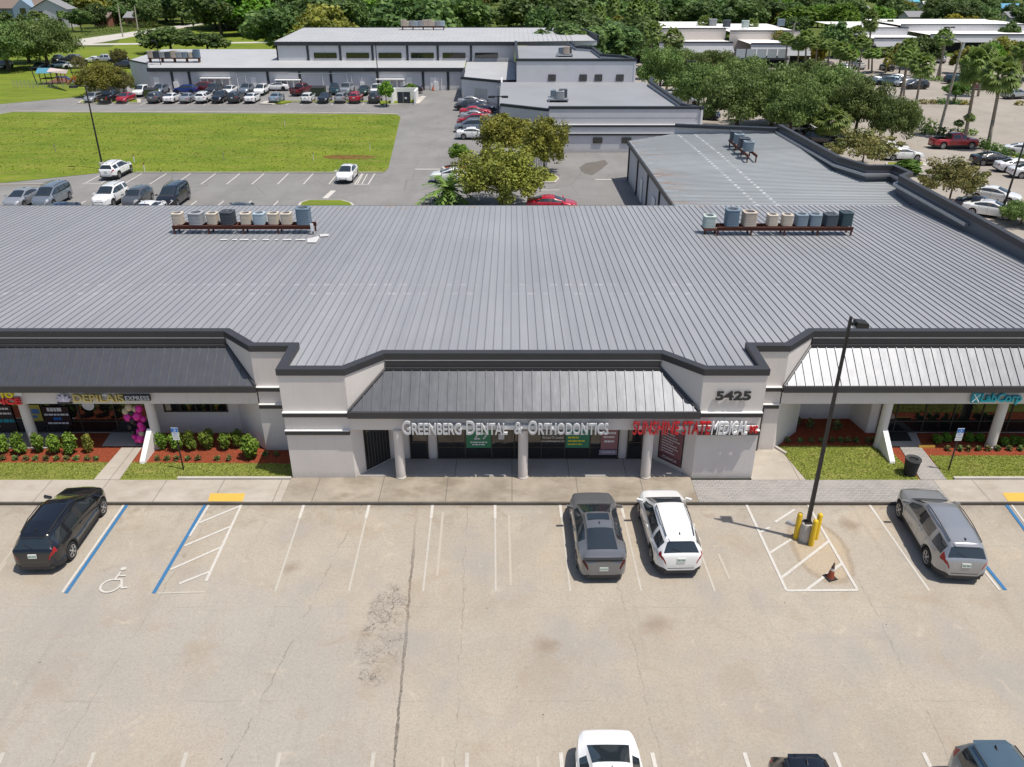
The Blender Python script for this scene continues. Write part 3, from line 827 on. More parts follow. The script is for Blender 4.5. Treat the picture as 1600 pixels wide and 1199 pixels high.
PROTO = {}
USED_LABELS = {}
def car(px, py, kind, col, heading, label, z=-.1, far=False, group=None, at=None, sc=1.0):
    """heading in degrees, 0 = nose to +X, 90 = nose away from the camera"""
    if kind not in PROTO: PROTO[kind] = car_proto(kind)
    x, y = at if at else G(px, py, z)
    cat = {'pickup': 'pickup', 'minivan': 'van'}.get(kind, 'car')
    skip = ('rim', 'number_plate', 'mirror', 'door_handle', 'antenna', 'roof_rail', 'spoiler') if far else ()
    c = dup(PROTO[kind], (x, y, z), R(heading), label, group, sc, skip)
    c.name = {'pickup': 'pickup_truck', 'minivan': 'minivan', 'suv': 'parked_suv', 'longsuv': 'parked_suv', 'hatch': 'parked_hatchback', 'sedan': 'parked_sedan', 'muscle': 'parked_sedan'}[kind]
    c['category'] = cat
    p = paint(col)
    for ch in c.children:
        nm = ch.name.split('.')[0]
        if nm in ('body', 'mirror', 'spoiler') and not (nm == 'spoiler' and kind == 'muscle'):
            ch.material_slots[0].link = 'OBJECT'; ch.material_slots[0].material = p
        if nm == 'mirror' or nm == 'door_handle':
            ch.material_slots[0].link = 'OBJECT'; ch.material_slots[0].material = p
    return c

# ------------------------------------------------------------------ foliage
def leaf_mesh(name, centers, normals, sizes, tones, mat, aspect=1.0, seed=0, droop=None):
    """many small leaf quads: one mesh"""
    rg = np.random.default_rng(seed)
    n = len(centers)
    nrm = normals/np.linalg.norm(normals, axis=1, keepdims=True)
    t = rg.normal(size=(n, 3)); t -= nrm*np.sum(t*nrm, axis=1, keepdims=True)
    t /= np.linalg.norm(t, axis=1, keepdims=True)
    b = np.cross(nrm, t)
    s = sizes[:, None]*.5
    bend = nrm*s*.35
    P = np.stack([centers-t*s-b*s*aspect*.35-bend*.3, centers+t*s*.2-b*s*aspect-bend, centers+t*s*1.1+b*s*aspect*.25, centers-t*s*.1+b*s*aspect], axis=1).reshape(-1, 3)
    me = bpy.data.meshes.new(name)
    me.vertices.add(n*4); me.loops.add(n*4); me.polygons.add(n)
    me.vertices.foreach_set('co', P.ravel().astype(np.float32))
    me.loops.foreach_set('vertex_index', np.arange(n*4, dtype=np.int32))
    me.polygons.foreach_set('loop_start', np.arange(0, n*4, 4, dtype=np.int32))
    me.polygons.foreach_set('loop_total', np.full(n, 4, dtype=np.int32))
    at = me.attributes.new('tone', 'FLOAT', 'POINT')
    at.data.foreach_set('value', np.repeat(np.clip(tones, 0, 1), 4).astype(np.float32))
    me.materials.append(mat)
    me.update(calc_edges=True)
    return me

def crown(name, clumps, per, leaf, mat, seed, up=.35, fill=.55):
    """clumps: list of (x, y, z, rx, ry, rz); leaves sit in the outer shell of each clump"""
    rg = np.random.default_rng(seed)
    C, N, S, T = [], [], [], []
    for (x, y, z, rx, ry, rz) in clumps:
        k = max(20, int(per))
        d = rg.normal(size=(k, 3)); d /= np.linalg.norm(d, axis=1, keepdims=True)
        rad = (fill+(1-fill)*rg.random(k)**.6)*(1+.18*rg.normal(size=k)*.6)
        p = d*rad[:, None]*np.array([rx, ry, rz])+np.array([x, y, z])
        C.append(p)
        nn = d*.8+rg.normal(size=(k, 3))*.55; nn[:, 2] += up
        N.append(nn)
        S.append(leaf*(.6+.8*rg.random(k)))
        T.append(np.clip(rg.normal(.5, .27, k)+rg.normal(0, .25), 0, 1))
    return leaf_mesh(name, np.concatenate(C), np.concatenate(N), np.concatenate(S), np.concatenate(T), mat, .8, seed)

def tree_clumps(rx, rz, zc, n, seed, flat=.75, rough=.35, csize=.36):
    r = random.Random(seed)
    out = []
    for i in range(n):
        # even-ish spread over an ellipsoid, upper part favoured
        ph = i*2.399963+r.random()*.6
        h = 1-(i+.5)/n*1.55
        q = math.sqrt(max(0, 1-h*h))
        k = .5+.62*r.random()
        c = csize*(.5+.95*r.random())
        out.append((math.cos(ph)*q*rx*k*(1-c*.3), math.sin(ph)*q*rx*k*(1-c*.3), zc+h*rz*k*.85+r.uniform(-.06,.06)*rz, rx*c, rx*c, rz*c*(flat+.25)))
    for i in range(n//4):
        out.append((r.uniform(-.4,.4)*rx, r.uniform(-.4,.4)*rx, zc+r.uniform(-.2,.4)*rz, rx*csize, rx*csize, rz*csize))
    return out

def trunk_mesh(h, r0, spread, n, seed, zc, lean=.0):
    r = random.Random(seed)
    mb = MB()
    fork = h*r.uniform(.28, .4)
    mb.path([(0,0,-.15), (lean*.3, 0, fork*.5), (lean, 0, fork)], [r0*1.35, r0, r0*.8], 8)
    for k in range(n):
        a = 2*math.pi*k/n+r.uniform(-.4, .4)
        e = spread*r.uniform(.45, .8)
        top = zc+r.uniform(-.1, .25)*h
        m1 = (lean+math.cos(a)*e*.45, math.sin(a)*e*.45, fork+(top-fork)*.5)
        m2 = (lean+math.cos(a)*e, math.sin(a)*e, top)
        mb.path([(lean,0,fork*.95), m1, m2], [r0*.6, r0*.38, r0*.14], 6)
    return mb

TREES = {}
def tree_proto(key, name, rx, rz, h, n, per, leaf, mat, seed, trunk_r=.25, csize=.36, limbs=5, up=.35, fill=.55):
    """crown of half-width rx, half-height rz, total height h"""
    zc = h-rz
    root = thing(name, 'x', 'tree')
    me = crown('crown', tree_clumps(rx, rz, zc, n, seed, csize=csize), per, leaf, MT[mat], seed, up, fill)
    link('crown', me, root)
    trunk_mesh(h, trunk_r, rx, limbs, seed, zc).obj('trunk', MT['bark'], root, True)
    TREES[key] = (root, rx, h)

def tree(px, py, top, width, key, label, group=None, z=-.1, at=None, name=None):
    root, rx, h = TREES[key]
    x, y = at if at else G(px, py, z)
    zt = W(px, top, y)[1]
    hh = max(.5, zt-z)
    wm = width*mpp(y, hh*.6)
    c = dup(root, (x, y, z), rnd.uniform(0, 6.28), label, group, (wm/2/rx, wm/2/rx, hh/h))
    if name: c.name = name
    return c

def palm_proto(key, h, nf, fl, seed, r0=.17, skirt=True, fan=True):
    r = random.Random(seed)
    root = thing('palm_tree', 'x', 'palm')
    mb = MB()
    bx = r.uniform(-.02, .02)*h
    mb.path([(0,0,-.1), (bx*.4,0,h*.4), (bx,0,h*.97)], [r0*1.25, r0, r0*.85], 8)
    mb.obj('trunk', MT['palm_bark'], root, True)
    C = []; F = []; tones = []
    D = []; DF = []
    def frond(az, el, ln, V, Fs, tn, w):
        u = Vector((math.cos(az)*math.cos(el), math.sin(az)*math.cos(el), math.sin(el)))
        side = Vector((-math.sin(az), math.cos(az), 0))
        base = Vector((bx, 0, h))
        stem = base+u*ln*.5
        nb_ = 11
        if fan:
            for k in range(nb_):
                a = (k/(nb_-1)-.5)*2.3
                d = (u*math.cos(a)+side*math.sin(a)).normalized()
                ll = ln*.55*(1-.25*abs(a)/1.2)
                p1 = stem+d*ll*.6; p2 = stem+d*ll+Vector((0,0,-.42*ln*(.35+abs(a)*.35)))
                wv = side*math.cos(a)*w-u*math.sin(a)*w
                b = len(V)
                V += [stem-wv*.25, stem+wv*.25, p1+wv, p1-wv, p2]
                Fs += [(b,b+1,b+2,b+3), (b+3,b+2,b+4)]
                tn += [r.random()]*5
        else:
            prev = base
            for q in range(1, 7):
                t = q/6
                p = base+u*ln*t+Vector((0,0,-ln*.45*t*t))
                for sg in (-1, 1):
                    b = len(V)
                    lf = ln*.26*(1-.5*t)
                    tip = p+side*sg*lf+u*lf*.5+Vector((0,0,-lf*.35))
                    V += [prev, p, tip]; Fs += [(b,b+1,b+2)]; tn += [r.random()]*3
                prev = p
    for k in range(nf):
        el = R(75)-R(120)*((k+.5)/nf)**.9
        frond(k*2.399963+r.random()*.4, el, fl*r.uniform(.85, 1.15), C, F, tones, .10*fl/1.5)
    def mk(nm, V, Fs, mat, tn):
        me = bpy.data.meshes.new(nm); me.from_pydata([tuple(v) for v in V], [], Fs)
        at = me.attributes.new('tone', 'FLOAT', 'POINT'); at.data.foreach_set('value', tn)
        me.materials.append(MT[mat]); me.update(); link(nm, me, root)
    mk('crown', C, F, 'frond', tones)
    if skirt:
        tn = []
        for k in range(max(5, nf//4)):
            frond(k*2.1+r.random(), R(-62)+r.random()*.3, fl*.75, D, DF, tn, .05*fl/1.5)
        mk('dead_fronds', D, DF, 'frond_dry', tn)
    TREES[key] = (root, fl, h+fl*.7)

def palm(bx, by, topy, width, key, label, group='tall palms of the right parking lot', z=-.1, cx=None):
    root, rx, h = TREES[key]
    x, y = G(bx, by, z)
    zt = W(bx, topy, y)[1]
    wm = width*1.12*mpp(y, zt)
    c = dup(root, (x, y, z), rnd.uniform(0, 6.28), label, group, (wm/2/rx, wm/2/rx, (zt-z)/h))
    if cx is not None:
        # natural lean of the trunk
        X1 = W(cx, topy, y)[0]
        c.rotation_euler = (0, math.atan2(X1-x, zt-z), c.rotation_euler[2]*0)
    return c
# ------------------------------------------------------------------ text
_fonts = {}
def text_mesh(s, extrude=.03, offset=0.0, small=0.0, shear=0.0, bevel=0.0):
    cu = bpy.data.curves.new('lettering', 'FONT')
    cu.body = s; cu.size = 1; cu.extrude = extrude; cu.offset = offset; cu.shear = shear
    cu.bevel_depth = bevel; cu.resolution_u = 3
    if small:
        cu.small_caps_scale = small
        for i, ch in enumerate(s): cu.body_format[i].use_small_caps = True
    o = bpy.data.objects.new('lettering', cu); COL.objects.link(o)
    dg = bpy.context.evaluated_depsgraph_get(); dg.update()
    me = bpy.data.meshes.new_from_object(o.evaluated_get(dg))
    bpy.data.objects.remove(o); bpy.data.curves.remove(cu)
    return me

def text(s, x0, x1, z0, z1, Y, mat, parent, depth=.05, name='lettering', offset=0.0, small=0.0, shear=0.0, cap=None):
    """upright text facing the camera side (-Y), fitted into x0..x1, z0..z1 with its face at Y"""
    me = text_mesh(s, .5, offset, small, shear)
    n = len(me.vertices)
    co = np.empty(n*3, np.float32); me.vertices.foreach_get('co', co); co = co.reshape(-1, 3)
    lo, hi = co.min(0), co.max(0)
    q = (co-lo)/(hi-lo)
    out = np.stack([x0+q[:, 0]*(x1-x0), Y+(1-q[:, 2])*depth, z0+q[:, 1]*(z1-z0)], axis=1)
    me.vertices.foreach_set('co', out.astype(np.float32).ravel())
    me.materials.clear(); me.materials.append(MT[mat] if isinstance(mat, str) else mat); me.update()
    o = link(name, me, parent)
    return o

# ------------------------------------------------------------------ shopping plaza in front
YF, YR = 30.63, 32.2          # tower fronts and recessed wall of the middle block
WF, WR = 33.0, 34.6           # the same for the two side wings
ZC = 5.52                     # top of the coping
XL, XR = -46.0, 31.5
ROOF_BACK = 62.2
def roof_z(y): return 5.30-(y-YF)*(5.30-3.95)/(ROOF_BACK-YF)
FRONT = [(XL,WR),(-13.4,WR),(-11.8,WF),(-9.95,WF),(-9.95,YF),(-7.11,YF),(-5.62,YR),(6.6,YR),(8.15,YF),(10.87,YF),(10.87,WF),(12.5,WF),(14.05,WR),(XR,WR)]

plaza = thing('shopping_plaza', 'long single storey grey plaza with charcoal trim and grey metal roof, nearest building', 'building', (0, 40, 0))

def offset_poly(pts, d):
    """offset an open polyline to its left by d with mitred corners"""
    out = []
    for i, p in enumerate(pts):
        ns = []
        for a, b in ((i-1, i), (i, i+1)):
            if a < 0 or b >= len(pts): continue
            dx, dy = pts[b][0]-pts[a][0], pts[b][1]-pts[a][1]
            l = math.hypot(dx, dy); ns.append((-dy/l, dx/l))
        nx, ny = sum(n[0] for n in ns), sum(n[1] for n in ns)
        l = math.hypot(nx, ny); nx /= l; ny /= l
        k = d/max(.3, nx*ns[0][0]+ny*ns[0][1])
        out.append((p[0]+nx*k, p[1]+ny*k))
    return out
def strip(mb, pts, d0, d1, z0, z1):
    a, b = offset_poly(pts, d0), offset_poly(pts, d1)
    for i in range(len(pts)-1):
        q = [a[i], a[i+1], b[i+1], b[i]]
        mb.hexa([(x, y, z0) for x, y in q], [(x, y, z1) for x, y in q])
    return mb
# walls follow the front line (thickness goes inward)
strip(MB(), FRONT[:-1], 0, .22, -.05, 5.24).obj('wall', MT['wall'], plaza)
strip(MB(), [(14.14,WR),(17.62,WR)], 0, .22, 2.5, 5.24).obj('wall', MT['wall'], plaza)
strip(MB(), [(17.63,WR),(XR,WR)], 0, .22, -.05, 5.24).obj('wall', MT['wall'], plaza)
strip(MB(), [(14.12,WR+.02),(14.62,36.0),(17.3,36.0),(17.6,WR+.02)], 0, .2, -.05, 2.7).obj('recess_wall', MT['wall'], plaza)
MB().box(14.0, 17.7, WR+.23, 36.3, 2.72, 2.8).obj('soffit', MT['wall'], plaza)
w = MB(); w.box(XL, XR-.25, ROOF_BACK-.3, ROOF_BACK-.05, -.2, 3.7); w.box(XL+.01, XL+.25, WR+.3, ROOF_BACK-.3, -.2, 4)
w.obj('rear_wall', MT['wall'], plaza)
strip(MB(), FRONT, -.05, .32, 5.22, ZC).obj('coping', MT['trim'], plaza)
# second dark strip with a pale line under the coping above each awning
for pts in ([(XL,WR),(-13.4,WR)], [(-5.62,YR),(6.6,YR)], [(14.05,WR),(XR-.3,WR)]):
    m = MB(); x0, x1, y = pts[0][0]+.02, pts[1][0]-.02, pts[0][1]
    m.box(x0, x1, y-.075, y-.003, 4.88, 5.17); m.obj('fascia_strip', MT['trim'], plaza)
    m = MB(); m.box(x0, x1, y-.085, y-.004, 5.172, 5.195); m.obj('drip_edge', MT['steel'], plaza)
# right-hand side wall and parapet of the plaza and its rear wing
SIDE = [(XR,WR),(31.5,54.0),(31.35,65.1),(32.6,66.3),(32.3,69.0),(30.1,69.0),(28.9,72.2),(28.3,88.0)]
strip(MB(), SIDE, 0, .25, -.1, 5.24).obj('side_wall', MT['wall'], plaza)
strip(MB(), SIDE, -.05, .36, 5.22, 5.6).obj('side_coping', MT['trim'], plaza)
m = strip(MB(), SIDE[1:], .36, .62, 4.75, 4.95); m.obj('roof_flashing', MT['steel'], plaza)
strip(MB(), SIDE, .253, .30, 3.7, 5.215).obj('parapet_lining', M_plain('grey_parapet_lining', (.13,.135,.15), .6), plaza)
# main roof with standing seams
rf = MB()
inner = offset_poly(FRONT, .3)
pts = [(inner[0][0], inner[0][1])]+inner[1:]
def rz_at(p): return (p[0], p[1], roof_z(p[1]))
poly = [p for p in inner]
poly = poly[:-1]+[(31.25, poly[-1][1]), (31.2, ROOF_BACK), (XL, ROOF_BACK)]
rf.poly([rz_at(p) for p in poly])
def front_y(x):
    for a, b in zip(inner[:-1], inner[1:]):
        if min(a[0], b[0]) <= x <= max(a[0], b[0]) and abs(a[0]-b[0]) > .01:
            t = (x-a[0])/(b[0]-a[0]); return a[1]+t*(b[1]-a[1])
    return WR+.3
SEAM = .405
k = 0
x = XL+.2
while x < 31.1:
    y0 = front_y(x)+.02
    z0, z1 = roof_z(y0), roof_z(ROOF_BACK)
    hgt = .046
    rf.cur = 1
    rf.hexa([(x-.017,y0,z0-.01),(x+.017,y0,z0-.01),(x+.017,ROOF_BACK,z1-.01),(x-.017,ROOF_BACK,z1-.01)],
            [(x-.01,y0,z0+hgt),(x+.01,y0,z0+hgt),(x+.01,ROOF_BACK,z1+hgt),(x-.01,ROOF_BACK,z1+hgt)])
    x += SEAM
rf.obj('roof', [MT['roof'], MT['seam']], plaza)
m = MB(); m.box(XL, 12.8, ROOF_BACK-.04, ROOF_BACK+.13, 3.68, 3.94); m.obj('rear_gutter', MT['trim'], plaza)
# rear wing roof (its seams run sideways)
WZ = lambda x, y=80.0: 3.93+(x-12.4)*.05*max(0, min(1, (y-ROOF_BACK)/18))
wing_poly = [(12.7,ROOF_BACK+.02),(31.0,ROOF_BACK+.02),(31.0,65.2),(32.1,66.4),(31.95,68.6),(30.0,68.6),(28.55,72.1),(27.95,87.6),(17.6,90.4),(12.4,87.9)]
wr = MB()
def wing_span(y):
    xa = 12.7-(y-ROOF_BACK)*.0117 if y < 87.9 else 12.4+(y-87.9)*2.05
    xb = 31.0 if y < 65.2 else (31.9 if y < 68.6 else (30-(y-68.6)*.41 if y < 72.1 else (28.45-(y-72.1)*.03 if y < 87.6 else 28-(y-87.6)*3.7)))
    return xa, xb
yy_ = [ROOF_BACK+.02, 64, 65.19, 65.21, 67, 68.59, 68.61, 70.3, 72.1, 75, 78, 80.2, 84, 87.6, 87.9, 89.2, 90.3]
for ya_, yb_ in zip(yy_[:-1], yy_[1:]):
    (a0, b0), (a1, b1) = wing_span(ya_), wing_span(yb_)
    for k in range(6):
        s0, s1 = k/6, (k+1)/6
        q = [(a0+(b0-a0)*s0, ya_), (a0+(b0-a0)*s1, ya_), (a1+(b1-a1)*s1, yb_), (a1+(b1-a1)*s0, yb_)]
        wr.poly([(px_, py_, WZ(px_, py_)) for px_, py_ in q])
y = ROOF_BACK+.3
while y < 89.8:
    xa = 12.55 if y < 87.9 else 12.4+(y-87.9)*2.05
    xb = 31.0 if y < 65.2 else (31.9 if y < 68.6 else (30-(y-68.6)*.41 if y < 72.1 else (28.45-(y-72.1)*.03 if y < 87.6 else 28-(y-87.6)*3.7)))
    if xb-xa > .5:
        wr.hexa([(xa,y-.022,WZ(xa,y)-.02),(xb,y-.022,WZ(xb,y)-.02),(xb,y+.022,WZ(xb,y)-.02),(xa,y+.022,WZ(xa,y)-.02)],
                [(xa,y-.014,WZ(xa,y)+.05),(xb,y-.014,WZ(xb,y)+.05),(xb,y+.014,WZ(xb,y)+.05),(xa,y+.014,WZ(xa,y)+.05)])
    y += .42
wr.obj('wing_roof', MT['roof_wing'], plaza)
# wing walls: eave side facing left with dark posts, far gable
lw = MB(); lw.hexa([(12.9,ROOF_BACK+.05,-.2),(13.1,ROOF_BACK+.05,-.2),(12.7,87.8,-.2),(12.5,87.8,-.2)], [(12.9,ROOF_BACK+.05,3.66),(13.1,ROOF_BACK+.05,3.66),(12.7,87.8,3.66),(12.5,87.8,3.66)])
lw.hexa([(12.5,87.8,-.2),(12.6,87.6,-.2),(17.8,90.1,-.2),(17.6,90.4,-.2)], [(12.5,87.8,3.6),(12.6,87.6,3.6),(17.8,90.1,4.2),(17.6,90.4,4.2)])
lw.obj('wing_wall', MT['wall_far'], plaza)
g = MB(); g.hexa([(12.55,ROOF_BACK+.15,3.55),(12.75,ROOF_BACK+.15,3.55),(12.4,88.0,3.55),(12.2,88.0,3.55)], [(12.55,ROOF_BACK+.15,3.93),(12.75,ROOF_BACK+.15,3.93),(12.4,88.0,3.93),(12.2,88.0,3.93)])
g.obj('wing_gutter', MT['trim'], plaza)
for yy in (63.5, 69.5, 75.5, 81.5, 87.5):
    xx = 12.86-(yy-62.2)*.0155
    MB().box(xx-.1, xx, yy-.13, yy+.13, -.2, 3.55).obj('wall_post', MT['trim'], plaza)
for yy, wd in ((66.3, 1.2), (72.0, 1.6), (78.7, 1.1)):
    xx = 12.86-(yy-62.2)*.0155
    MB().box(xx-.06, xx, yy-wd/2, yy+wd/2, -.1, 2.1).obj('service_door', MT['wall_white'], plaza)
gp = [(17.6,90.4),(28.3,88.0)]
strip(MB(), gp, 0, .25, -.2, 4.95).obj('far_parapet', MT['wall_far'], plaza)
strip(MB(), gp, -.36, .3, 4.93, 5.25).obj('far_coping', MT['trim_far'], plaza)

# beams, gutters, awnings
def awning(x0, x1, ye, ze, xt0, xt1, yt, zt, left_hip, right_hip):
    a = MB()
    a.poly([(x0,ye,ze),(x1,ye,ze),(xt1,yt,zt),(xt0,yt,zt)])
    n = Vector((0, -(zt-ze), (yt-ye))).normalized()
    x = x0+.2
    while x < x1-.05:
        t = 1.0
        if x < xt0: t = (x-x0)/(xt0-x0)
        elif x > xt1: t = (x1-x)/(x1-xt1)
        y1, z1 = ye+(yt-ye)*t, ze+(zt-ze)*t
        e = [(x-.016,ye,ze),(x+.016,ye,ze),(x+.016,y1,z1),(x-.016,y1,z1)]
        up = n*.045
        a.hexa(e, [tuple(Vector(p)+up) for p in e])
        x += .41
    a.obj('awning', MT['awning'], plaza)
    h = MB()
    if left_hip: h.tube((x0,ye,ze+.02), (xt0,yt,zt+.02), .07, n=6)
    if right_hip: h.tube((x1,ye,ze+.02), (xt1,yt,zt+.02), .07, n=6)
    h.box(xt0, xt1, yt-.10, yt+.02, zt-.02, zt+.09)
    h.obj('awning_flashing', MT['trim'], plaza)
    MB().box(x0-.03, x1+.03, ye-.13, ye-.0, ze-.27, ze+.03).obj('gutter', MT['trim'], plaza)
awning(-7.09, 8.13, 30.5, 3.5, -5.6, 6.58, 32.12, 4.78, True, True)
awning(XL, -11.78, 32.88, 3.5, XL, -13.38, 34.52, 4.78, False, True)
awning(12.48, XR-.3, 32.88, 3.5, 14.03, XR-.3, 34.52, 4.78, True, False)
for x0, x1, y in ((-7.1,8.14,YF+.02),(XL,-11.75,WF+.02),(12.45,XR-.3,WF+.02)):
    MB().box(x0, x1, y-.02, y+.36, 2.52, 3.26).obj('beam', MT['wall'], plaza)
    MB().box(x0, x1, y+.34, y+1.5, 3.1, 3.2).obj('soffit', MT['wall'], plaza)
for x0, x1, y in ((-9.95,-7.13,YF),(8.17,10.87,YF),(-11.75,-10.0,WF),(10.92,12.42,WF)):
    for z in (3.22, 2.32):
        b = MB(); b.cur = 0; b.box(x0-.02, x1+.0, y-.12, y-.002, z, z+.2); b.cur = 1; b.box(x0-.02, x1, y-.14, y-.001, z+.202, z+.235)
        b.obj('trim_band', [MT['trim'], MT['wall_white']], plaza)
for px, py, y in ((627,745,None),(817,745,None),(1008,745,None),(57,0,33.3),(249,0,33.3),(1372,0,33.3),(1547,0,33.3)):
    if y is None: x, y = G(px, py)
    else: x = (px-800)*mpp(y)
    c = MB(); c.lathe([(.25,-.02),(.25,.06),(.225,.08),(.22,2.53)], (x, y, 0), 20)
    c.obj('column', MT['wall'], plaza, 35)
x = -28.6
for x in (-28.5, 28.9):
    c = MB(); c.lathe([(.25,-.02),(.25,.06),(.225,.08),(.22,2.53)], (x, 33.3, 0), 20); c.obj('column', MT['wall'], plaza, 35)
for x in (-17.25, 17.75):
    f = MB(); f.hexa([(x-.12,31.75,-.05),(x+.12,31.75,-.05),(x+.12,33.15,-.05),(x-.12,33.15,-.05)], [(x-.12,31.8,.12),(x+.12,31.8,.12),(x+.12,33.15,1.08),(x-.12,33.15,1.08)])
    f.obj('buttress', MT['wall_white'], plaza)

# glazing
def glazing(x0, x1, z0, z1, Y, mull, rail=.62, name='window', door=False):
    g = MB(); g.box(x0, x1, Y-.03, Y-.004, z0, z1); o = g.obj(name, MT['glass'], plaza)
    f = MB()
    f.box(x0-.05, x1+.05, Y-.06, Y-.031, z0, z0+.06); f.box(x0-.05, x1+.05, Y-.06, Y-.031, z1-.06, z1)
    for xm in [x0]+list(mull)+[x1]: f.box(xm-.03, xm+.03, Y-.068, Y-.033, z0, z1)
    if rail: f.box(x0, x1, Y-.063, Y-.032, z0+rail, z0+rail+.05)
    f.obj('frame', MT['frame'], o)
    return o
X = lambda px, Y=YR: (px-800)*mpp(Y, 1.0)
glazing(X(684), X(966), .04, 2.52, YR, [X(p) for p in (727,768,804,846,883,922)])
glazing(X(641), X(668), .02, 2.3, YR, [], .9, 'door')
glazing(X(981), X(1003), .02, 2.3, YR, [], .9, 'door')
glazing(-17.0, -13.95, 1.2, 2.5, WR, [-16.2,-15.45,-14.7], 0)
glazing(14.85, 17.1, 1.2, 2.5, 36.0, [15.4,16.0,16.55], 0)
glazing(XL+.5, -17.6, .05, 2.52, WR, [-44+1.75*i for i in range(15)], .6)
glazing(18.1, XR-.6, .05, 2.52, WR, [18.9,20.3,21.7,23.1,24.5,26.0,27.5,29.0], .6)
# glazed panels set in the two slanting porch walls
def slanted(p, q, t0, t1, z0, z1, mat, name, parent=plaza, out=.03, frame=True):
    p, q = Vector((*p, 0)), Vector((*q, 0)); d = (q-p)
    n = Vector((d.y, -d.x, 0)).normalized()
    if n.y > 0: n = -n
    a, b = p+d*t0, p+d*t1
    m = MB()
    if a.x > b.x: a, b = b, a
    bot = [a+n*out, b+n*out, b+n*.002, a+n*.002]
    m.hexa([(v.x, v.y, z0) for v in bot], [(v.x, v.y, z1) for v in bot])
    return m.obj(name, mat, parent), a, b, n
ow, a, b, n = slanted((-7.11,YF),(-5.62,YR), .3, .93, .1, 2.5, MT['glass'], 'window')
f = MB()
for k in range(9):
    c = a.lerp(b, k/8)+n*.03
    f.box(c.x-.012, c.x+.012, c.y-.012, c.y+.012, .1, 2.5)
f.obj('blinds', MT['frame'], ow)
ow2, a2, b2, n2 = slanted((6.6,YR),(8.15,YF), .14, .74, .25, 2.5, MT['glass'], 'window')
# brown side door behind the right tower
m = MB(); m.box(11.0, 11.75, WF-.07, WF-.003, .02, 2.25); dr = m.obj('door', M_plain('brown_glass_door', (.13,.095,.045), .15), plaza)
m = MB(); m.box(11.0, 11.06, WF-.1, WF-.004, .02, 2.3); m.box(11.69, 11.75, WF-.1, WF-.004, .02, 2.3); m.box(11.35, 11.4, WF-.1, WF-.072, .02, 2.25); m.box(11.0, 11.75, WF-.1, WF-.073, 2.25, 2.32); m.obj('frame', MT['frame'], dr)
# roof vents and patches belonging to the roof
def vent(px, py, kind, label):
    Yg = None
    z = 4.4
    for _ in range(6):
        x, y = G(px, py, z); z = roof_z(y)
    t = thing('roof_vent', label, 'vent', (x, y, z), 0, 'vents on the nearest roof')
    m = MB()
    if kind == 'box':
        m.prism([(-.28,-.24),(.28,-.24),(.28,.24),(-.28,.24)], -.03, .05); m.hexa([(-.2,-.18,.05),(.2,-.18,.05),(.2,.18,.05),(-.2,.18,.05)], [(-.16,-.14,.26),(.16,-.14,.26),(.16,.14,.26),(-.16,.14,.26)])
        m.obj('vent_hood', MT['white'], t)
        MB().box(-.11, .11, -.19, -.165, .1, .2).obj('grille', MT['plastic'], t)
    else:
        m.lathe([(.12,-.03),(.07,.02),(.05,.03),(.05,.32)], n=10); m.obj('pipe', MT['white' if kind == 'pipe' else 'pole'], t, 30)
        c = MB(); c.lathe([(.03,.321),(.085,.325),(.085,.37),(.02,.40)], n=10); c.obj('cap', MT['steel' if kind == 'pipe' else 'pole'], t, 30)
for i, (px, py, k, lb) in enumerate([
    (242,400,'box','white square roof vent below the left rack of condensers'), (458,400,'box','white square roof vent right of the left condenser rack, lower down'),
    (792,400,'pipe','small pipe vent alone in the middle of the roof'), (5,408,'pipe','pipe vent at the far left edge of the roof'), (106,386,'pipe','lower of two small vent pipes at the left of the roof'),
    (123,379,'pipe','upper of two small vent pipes at the left of the roof'), (203,331,'pipe','left of two vent pipes by the rear eave behind the parked cars'), (234,330,'pipe','right of two vent pipes by the rear eave behind the parked cars'),
    (892,456,'pipe','pipe vent low on the roof right of centre'), (1370,414,'pipe','small vent pipe on the right part of the roof below the right rack'), (1462,478,'pipe','pipe vent low on the right part of the roof'),
    (133,340,'dark','dark stub vent near the rear eave at upper left of the roof'), (99,354,'dark','dark stub vent on the left part of the roof below the rear eave'), (1585,460,'dark','dark vent at the right edge of the roof'), (520,366,'dark','dark stub vent just right of the left condenser rack'), (1425,368,'dark','dark stub vent right of the right condenser rack')]):
    vent(px, py, k, lb)
z = 4.1
x, y = G(871, 342, z)
t = thing('mast', 'thin dark mast standing at the rear eave of the roof near the red car', 'mast', (x, y, roof_z(y)))
MB().tube((0,0,-.05), (0,0,2.1), .035, n=8).obj('post', MT['pole'], t); MB().box(-.12, .12, -.12, .12, -.02, .05).obj('base_plate', MT['steel'], t)

# white sealant patches under the racks
SEALM = M_plain('weathered_sealant', (.55,.545,.54), .8, var=.3, scale=4)
def roofpatch(pts, parent=plaza):
    m = MB(); q = []
    for px, py in pts:
        z = 4.3
        for _ in range(5): xx, yy = G(px, py, z); z = roof_z(yy)+.066
        q.append((xx, yy, z))
    if sum(q[i][0]*q[(i+1)%len(q)][1]-q[(i+1)%len(q)][0]*q[i][1] for i in range(len(q))) < 0: q = q[::-1]
    m.poly(q); m.obj('roof_sealant', SEALM, parent)
for a, b in ((343,357),(361,372),(375,390),(394,403),(408,424),(427,436),(441,457),(461,480)): roofpatch([(a+rnd.uniform(0,5),373.8),(b-rnd.uniform(0,5),373.4),(b-rnd.uniform(1,4),375.4),(a-1+rnd.uniform(0,3),375.6)])
roofpatch([(480,373),(498,369),(499,372),(494,379),(480,379)]); roofpatch([(500,366),(514,365.5),(513,369),(500,370)])

